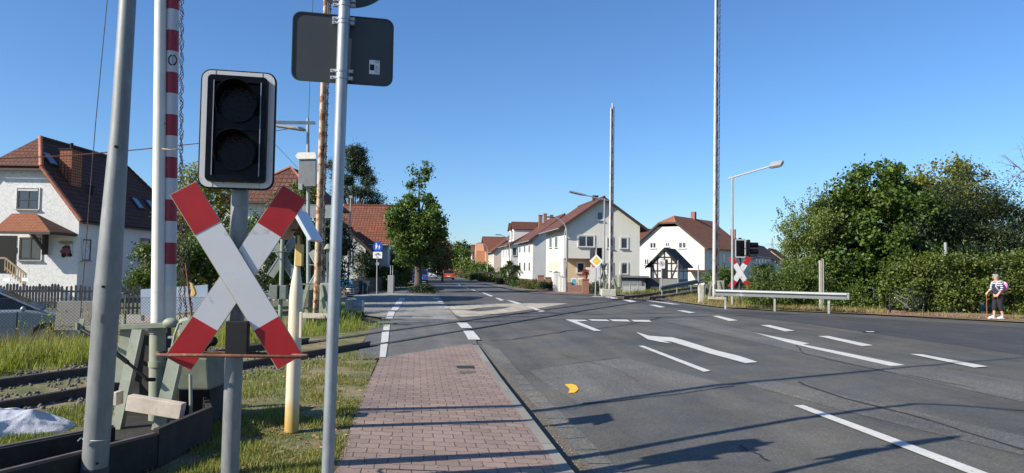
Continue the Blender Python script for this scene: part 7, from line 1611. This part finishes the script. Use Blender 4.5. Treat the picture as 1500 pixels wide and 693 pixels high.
# planted beds on the right side of the street
for i, (px, Y, w_, h_, mat, lab) in enumerate((
    (800, 56, 1.6, .75, M_LEAF_DARK, 'dark round shrub in the bed left of the utility cabinets'), (786, 58, 1.5, .75, M_LEAF_SHRUB, 'olive shrub second from the cabinets in the street bed'), (774, 61, 1.5, .8, M_LEAF_BROWN, 'brownish low planting in the middle of the street bed'),
    (762, 64, 1.4, .8, M_LEAF_SHRUB, 'green planting behind the end of the street bed'), (748, 68, 1.3, 1.0, M_LEAF_DARK, 'dark bush at the foot of the palm like bush'), (737, 78, 1.5, .8, M_LEAF_DARK, 'dark low bush before the palm like bush'),
    (712, 96, 2.2, .8, M_LEAF_BROWN, 'reddish brown planting in the second bed'), (703, 104, 1.8, 1.5, M_LEAF_SHRUB, 'green shrub behind the second bed'), (697, 100, 2.0, 1.0, M_LEAF_DARK, 'dark shrub at the end of the second bed'), (690, 118, 2.4, 1.1, M_LEAF_HEDGE, 'mixed shrub in the third bed'), (680, 135, 2.6, 1.4, M_LEAF_BROWN, 'brownish shrub in the farthest bed'),
    (873, 49.5, 1.0, .95, M_LEAF_DARK, 'round clipped shrub at the foot of the diamond sign'), (866, 51, .8, .7, M_LEAF_SHRUB, 'small green shrub beside the brick pillar'), (726, 88, 1.6, .9, M_LEAF_SHRUB, 'pale green shrub before the beige garden wall'))):
    lc = on_ground(px, Y, 0, 425); q = w_ * .5; tree('bed_shrub', lab, lc, .2, blobs_in(0, 0, h_ * .5, q * 1.2, q, h_ * .55, 9, h_ * .38), 120, 20, .1 * Y / 60, .10 * Y / 60, mat, 0, 'shrub', group='shrubs in the street beds')
flowerpot(857.5, 50, 1.05, 'flower pot with red flowers on the brick pillar by the diamond sign')
flowerpot(869, 58, 1.9, 'red flowers on the step wall of the cream house'); 
o = MB().b2(-.6, .9, -.2, .2, 0, 1.9).build('step_wall', m_white_w); o.location = on_ground(869, 58, 0, 430); tag(o, 'white step wall carrying red flowers in front of the cream house', 'wall')
# ---- big vegetation on the right
def big(label, px, Y, prof, dep, n, br, nc, per, sp, leaf, mat, name='leafy_tree', cat='tree', tr=.12, outl=26, **k):
    lc = on_ground(px, Y, 0, 455); lc.z = 0; pf = prof_px(lc, Y, prof); ex = []
    for _ in range(outl if n > 45 else 8):
        x = random.uniform(pf[0][0], pf[-1][0]); z = lerp_tab([(p[0], p[2]) for p in pf], x) + random.uniform(-.15, .32); r_ = random.uniform(.12, .26); ex.append((x, random.uniform(-dep, dep) * .6, z, r_, r_, r_ * 1.6))
    return tree(name, label, lc, .8, blobs_prof(pf, dep, n, br) + ex, nc, per, sp, leaf, mat, tr, cat, **k)
big('large dense hazel with broad green leaves, tallest in the middle of the right hand thicket', 1275, 34.5, [(1208, 440, 300), (1222, 445, 275), (1240, 450, 270), (1255, 452, 258), (1268, 450, 256), (1280, 400, 250), (1295, 392, 246), (1310, 392, 250), (1324, 400, 262), (1336, 405, 290), (1348, 400, 315)], 1.5, 100, .62, 2100, 27, .18, .18, M_LEAF_HAZEL, lw=.8, shell=.4)
big('light green slender shrub with upright shoots at the left end of the thicket', 1180, 34, [(1150, 450, 345), (1162, 455, 330), (1175, 455, 318), (1188, 455, 312), (1200, 455, 300), (1215, 455, 300)], 1.0, 52, .45, 900, 24, .14, .10, M_LEAF_LIGHT, 'slender_shrub', 'shrub', .06)
big('yellowish tree rising between the hazel and the dark yew', 1385, 38.5, [(1344, 400, 275), (1354, 400, 256), (1370, 400, 253), (1390, 400, 250), (1410, 400, 248), (1425, 400, 252), (1440, 400, 275)], 1.5, 60, .6, 1000, 24, .22, .17, M_LEAF_YEL, lw=.75)
big('dark green yew at the right edge', 1430, 34, [(1322, 420, 318), (1340, 425, 290), (1360, 430, 282), (1385, 430, 272), (1410, 430, 262), (1430, 430, 256), (1450, 430, 256), (1470, 430, 268), (1490, 430, 282), (1540, 430, 290), (1640, 430, 285)], 1.3, 140, .62, 3200, 26, .24, .17, M_LEAF_CONIFER, 'yew_tree', lw=.28, droop=-.2, shell=.5)
big('tall weeds and young shoots beside the crossbuck, under the thicket', 1150, 33, [(1098, 448, 418), (1110, 450, 408), (1125, 450, 398), (1145, 450, 390), (1165, 452, 385), (1190, 452, 392), (1215, 452, 410)], .6, 44, .35, 1000, 22, .14, .13, M_LEAF_SHRUB, 'weedy_shrub', 'shrub', .03, lw=.3, droop=-.8)
big('low green undergrowth between the wooden post and the gate', 1245, 32.3, [(1195, 452, 425), (1215, 454, 432), (1240, 456, 428), (1262, 457, 430), (1280, 458, 440)], .5, 24, .3, 420, 20, .13, .10, M_LEAF_SHRUB, 'undergrowth', 'shrub', 0)
# upright shoots of the slender shrub
lc = on_ground(1180, 34, 0, 455); t = thing('shoot_cluster', 'upright leafy shoots standing above the light green shrub against the sky', 'shrub', lc); b = MB(); pts_ = []
for px, py, qx, qy in ((1190, 330, 1186, 275), (1200, 325, 1198, 272), (1178, 330, 1175, 290), (1165, 335, 1160, 296), (1158, 345, 1138, 305), (1160, 350, 1136, 326), (1205, 320, 1204, 285), (1170, 340, 1150, 290), (1212, 300, 1210, 268), (1220, 300, 1222, 262), (1155, 372, 1138, 345)):
    p0 = L(t, px, py + 40, 34); p1 = L(t, px, py, 34); p2 = L(t, qx, qy, 34 + random.uniform(-.5, .5)); b.tube([p0, p1, p2], [.02, .014, .005], 5)
    for k in range(70): u_ = random.random(); q = p1.lerp(p2, u_); pts_.append((q.x + random.gauss(0, .09), q.y + random.gauss(0, .09), q.z + random.gauss(0, .07)))
b.build('stem', M_BARK, t); pa = np.array(pts_); leaves('foliage', pa, .13, .07, M_LEAF_LIGHT, t, droop=-.6)
# beech hedge: long body
lc = on_ground(1400, 31.0, 0, 460); lc.z = 0; pf = prof_px(lc, 31.0, [(1318, 452, 392), (1332, 452, 374), (1350, 455, 366), (1380, 458, 368), (1410, 462, 366), (1440, 465, 362), (1470, 466, 366), (1500, 468, 368), (1600, 470, 368), (1690, 472, 372)])
bl = blobs_prof(pf, .45, 175, .42); tree('beech_hedge', 'beech hedge with green and browning leaves behind the walker', lc, .6, bl, 3300, 24, .14, .115, M_LEAF_HEDGE, .05, 'hedge', lw=.65, shell=.4)
big('bushy end of the hedge with bright leaves above the bicycle', 1318, 32.2, [(1296, 440, 388), (1306, 445, 362), (1318, 450, 352), (1332, 452, 356), (1346, 452, 372)], .6, 26, .38, 460, 24, .14, .14, M_LEAF_HAZEL, 'hedge_end', 'hedge', .05, lw=.75)
# bare birch twigs top right
lc = on_ground(1520, 32.5, 0, 460); t = thing('bare_branches', 'bare reddish twigs reaching in at the upper right edge', 'branch', lc); b = MB()
b.tube([(0, 0, 0), L(t, 1522, 330, 30), L(t, 1515, 262, 30)], [.12, .09, .05], 8)
for x0, y0, x1, y1, x2, y2 in ((1515, 262, 1495, 248, 1467, 228), (1495, 248, 1480, 235, 1470, 226), (1515, 265, 1495, 262, 1475, 250), (1515, 258, 1500, 235, 1493, 214), (1500, 250, 1488, 258, 1478, 262), (1510, 245, 1502, 230, 1500, 205), (1490, 244, 1482, 243, 1464, 238)):
    b.tube([L(t, x0, y0, 30), L(t, x1, y1, 30), L(t, x2, y2, 30)], [.022, .012, .004], 5)
    for k in range(5): u_ = random.random(); q = L(t, x1, y1, 30).lerp(L(t, x2, y2, 30), u_); b.tube([q, q + Vector((random.uniform(-.4, .1), random.uniform(-.2, .2), random.uniform(-.2, .25)))], [.007, .002], 4)
b.build('twig', pm('twig_red', (.20, .12, .09), .8), t)
# garden greenery near half timbered hut
bush('garden_shrub', 'green garden shrubs between the tall mast and the far crossbuck', 1060, 60, [(1040, 420, 402), (1050, 422, 392), (1062, 424, 388), (1075, 424, 396), (1085, 424, 402)], 1.0, 20, .5, 320, 22, .2, .15, M_LEAF_SHRUB, 0, 'shrub')
bush('garden_shrub', 'dark conifer bush below the yellow house', 1117, 110, [(1108, 408, 392), (1114, 408, 384), (1120, 408, 386), (1127, 408, 394)], 1.0, 14, .7, 200, 22, .3, .25, M_LEAF_DARK, 0, 'shrub')

# ---- grass and weeds (stuff)
def in_poly(x, y, poly):
    c = False; n = len(poly)
    for i in range(n):
        x0, y0 = poly[i]; x1, y1 = poly[(i+1) % n]
        if (y0 > y) != (y1 > y) and x < (x1 - x0) * (y - y0) / (y1 - y0) + x0: c = not c
    return c
def clear_of_gear(x, y):
    return not (abs(x - track_x(y)) < 1.25) 
def grass(name, label, poly, n, hgt, wd, mat, patch=.5, zoff=0.0, walk=None, lean=.45, cond=None, fine=1.3, nearbias=True):
    xs = [p[0] for p in poly]; ys = [p[1] for p in poly]; pts = []; tries = 0
    y0, y1 = min(ys), max(ys)
    while len(pts) < n and tries < n * 12:
        tries += 1; v_ = random.random()
        y = 1 / ((1 - v_) / max(2.5, y0) + v_ / y1) if nearbias else random.uniform(y0, y1); x = random.uniform(min(xs), max(xs))
        if not in_poly(x, y, poly): continue
        if cond and not cond(x, y): continue
        d_ = math.sin(x * 2.1 * fine + 1.3 * math.sin(y * 1.7 * fine)) * math.sin(y * 1.9 * fine + 1.1 * math.sin(x * 2.3 * fine)) + .6 * math.sin(x * 5.3 + y * 4.1) * math.sin(y * 6.1 - x * 3.3)
        if d_ < patch * 2 - 1 and random.random() < .88: continue
        pts.append((x, y, H(x, y, walk) + zoff, max(.35, min(1.3, .8 + .45 * d_))))
    A = np.array(pts); n = len(A); C = A[:, :3]; hs = hgt * A[:, 3] * rng.uniform(.4, 1.25, n)
    a = rng.uniform(0, 6.283, n); s_ = np.stack([np.cos(a), np.sin(a), np.zeros(n)], 1) * (wd * rng.uniform(.6, 1.3, n))[:, None]
    ld = np.stack([np.cos(a + 1.57), np.sin(a + 1.57), np.zeros(n)], 1) * (hs * lean * rng.uniform(-1.3, 1.3, n))[:, None]; up = np.stack([np.zeros(n), np.zeros(n), hs], 1)
    V = np.stack([C - s_ * .5, C + s_ * .5, C + up * .55 + ld * .35 + s_ * .4, C + up * .55 + ld * .35 - s_ * .4, C + up + ld], 1).reshape(-1, 3); i = np.arange(n)[:, None] * 5
    o = np_mesh(name, V, np.concatenate([i + np.array([0, 1, 2]), i + np.array([0, 2, 3]), i + np.array([3, 2, 4])], 0), mat); return tag(o, label, 'grass', kind='stuff')
M_GRASS = leafmat('grass_blade', [(.1, (.07, .105, .014)), (.42, (.15, .19, .028)), (.68, (.27, .28, .06)), (.9, (.42, .33, .15))], .35, .6, 2.0)
M_GRASSDRY = leafmat('grass_dry', [(.1, (.13, .13, .03)), (.5, (.26, .22, .08)), (.95, (.40, .30, .15))], .3, .7, 2.0)
M_GRASSMEAD = leafmat('grass_meadow', [(.1, (.13, .17, .025)), (.5, (.27, .32, .05)), (.8, (.40, .41, .09)), (.95, (.48, .38, .16))], .45, .6, 1.0)
vnear = [(-4.6, 4.3), rd(4.3, -1.95), rd(9, -2.0), rd(12.9, -2.05), gp(524, 505, True), gp(546, 478, True), gp(508, 457, True), (-6.5, 27), (-5.4, 16), (-5.6, 10)]
notrack = lambda x, y: x > track_x(y) + 1.25 or x < track_x(y) - 1.6
grass('verge_grass', 'short patchy green grass of the verge between the footway and the track', vnear, 62000, .055, .006, M_GRASS, .36, 0, True, cond=notrack)
grass('verge_grass', 'straw coloured dry grass along the edge of the footway', [rd(4.3, -2.7), rd(4.3, -1.9), rd(9, -1.94), rd(13, -1.98), rd(13, -2.9), rd(9, -2.8)], 12000, .035, .006, M_GRASSDRY, .3, 0, True, lean=1.1)
grass('meadow', 'tall bright green meadow grass beyond the rails on the left', [(-13, 9.5), (track_x(9.5) - 1.9, 9.5), (track_x(15) - 1.7, 15), (track_x(20) - 1.6, 20), (-6.0, 19), (-17.5, 15.0), (-16, 11)], 52000, .34, .010, M_GRASSMEAD, .12, 0, True, cond=lambda x, y: x < track_x(y) - 1.55)
grass('meadow', 'dry seed stalks mixed into the tall meadow on the left', [(-14, 11), (track_x(11) - 1.9, 11), (track_x(16) - 1.7, 16), (-6.5, 18.5), (-17, 14.8)], 7000, .50, .008, M_GRASSDRY, .35, 0, True, cond=lambda x, y: x < track_x(y) - 1.8)
grass('trackside_grass', 'grass growing between rail and timber edging in the left foreground', [(-7.0, 5.0), (-4.2, 5.0), (-3.6, 7.2), (-3.2, 9.5), (-4.6, 9.5)], 9000, .07, .007, M_GRASS, .45, 0, True, cond=lambda x, y: x > track_x(y) + 1.05)
grass('verge_weeds', 'taller weeds around the foot of the metal box and rusty mast', [gp(442, 470, True), gp(470, 488, True), gp(520, 472, True), gp(533, 470, True), gp(528, 459, True), gp(500, 452, True), gp(450, 452, True)], 9000, .30, .022, M_LEAF_SHRUB, .1, 0, True, nearbias=False)
grass('right_verge_grass', 'dry straw and weeds along the right hand kerb under the crash barrier', [gp(1500, 470.5), gp(1300, 461.5), gp(1240, 459.4), gp(1120, 454.4), gp(1050, 449.8), gp(1000, 443), gp(960, 437), gp(975, 432), gp(1050, 441), gp(1120, 446), gp(1250, 453), gp(1296, 457.5), gp(1300, 460.8), gp(1500, 469.5)], 15000, .20, .016, M_GRASSDRY, .2, .04, False, nearbias=False)
grass('right_verge_grass', 'green weeds behind the crash barrier and round the far track', [gp(1290, 457.5), gp(1240, 455.5), gp(1120, 449), gp(1050, 444), gp(985, 436), gp(905, 431), gp(885, 431), gp(890, 426), gp(960, 424), gp(1050, 428), gp(1150, 440), gp(1290, 450)], 26000, .34, .024, M_LEAF_YEL, .2, .02, False, nearbias=False)
# plantain stems / tall weeds in the meadow by the fence
t = thing('tall_weeds', 'tall flowering weeds in the meadow in front of the silver car', 'weed', (-10.2, 14.2, -.25)); b = MB(); pts_ = []
for k in range(26):
    x, y = random.uniform(-1.6, 3.0), random.uniform(-1.2, .9); h_ = random.uniform(.5, 1.15); lx = random.uniform(-.15, .15); b.tube([(x, y, 0), (x + lx * .4, y, h_ * .6), (x + lx, y, h_)], [.006, .005, .003], 4)
    for q in range(16): u_ = random.uniform(.25, 1); pts_.append((x + lx * u_ + random.gauss(0, .05), y + random.gauss(0, .05), h_ * u_))
b.build('stem', M_GRASSDRY, t); leaves('foliage', np.array(pts_), .07, .03, M_GRASSMEAD, t)
# fallen leaves
def litter(name, label, poly, n, size, mat, zoff, walk, nb=True):
    xs = [p[0] for p in poly]; ys = [p[1] for p in poly]; pts = []
    while len(pts) < n:
        v_ = random.random(); y = 1 / ((1 - v_) / min(ys) + v_ / max(ys)) if nb else random.uniform(min(ys), max(ys)); x = random.uniform(min(xs), max(xs))
        if in_poly(x, y, poly): pts.append((x, y, H(x, y, walk) + zoff))
    C = np.array(pts); a = rng.uniform(0, 6.283, n); L_ = size * rng.uniform(.5, 1.3, n)
    d = np.stack([np.cos(a), np.sin(a), rng.uniform(-.15, .35, n)], 1) * L_[:, None]; s_ = np.stack([-np.sin(a), np.cos(a), rng.uniform(-.2, .3, n)], 1) * (L_ * .35)[:, None]
    V = np.stack([C - d * .5, C + s_, C + d * .5, C - s_ + np.array([0, 0, .006])], 1).reshape(-1, 3); V[:, 2] = np.maximum(V[:, 2], np.repeat(C[:, 2], 4) - .004); i = np.arange(n)[:, None] * 4
    return tag(np_mesh(name, V, np.concatenate([i + np.array([0, 1, 2]), i + np.array([0, 2, 3])], 0), mat), label, 'leaves', kind='stuff')
M_LITTER = leafmat('fallen_leaf', [(.1, (.16, .08, .03)), (.45, (.33, .20, .09)), (.75, (.48, .36, .20)), (.95, (.55, .46, .12))], .15, .7, 3)
litter('fallen_leaves', 'dry fallen leaves scattered over the verge', [(-4, 4.6), rd(4.6, -1.95), rd(13, -2.0), (-4.6, 13)], 700, .05, M_LITTER, .02, True)
litter('fallen_leaves', 'small leaf scraps lying in the gutter', [rd(4.5, .0), rd(4.5, .22), rd(14, .2), rd(14, .0)], 900, .016, M_LITTER, .016, False)
litter('fallen_leaves', 'leaf litter along the right kerb', [gp(1500, 471.5), gp(1300, 462.4), gp(1060, 450), gp(1060, 447), gp(1300, 459.5), gp(1500, 467)], 1500, .10, M_LITTER, .06, False, False)
litter('fallen_leaves', 'few small leaves and grit on the red pavers', [rd(4.5, -1.9), rd(4.5, -.2), rd(14, -.2), rd(12.5, -1.9)], 150, .022, M_LITTER, .018, True)
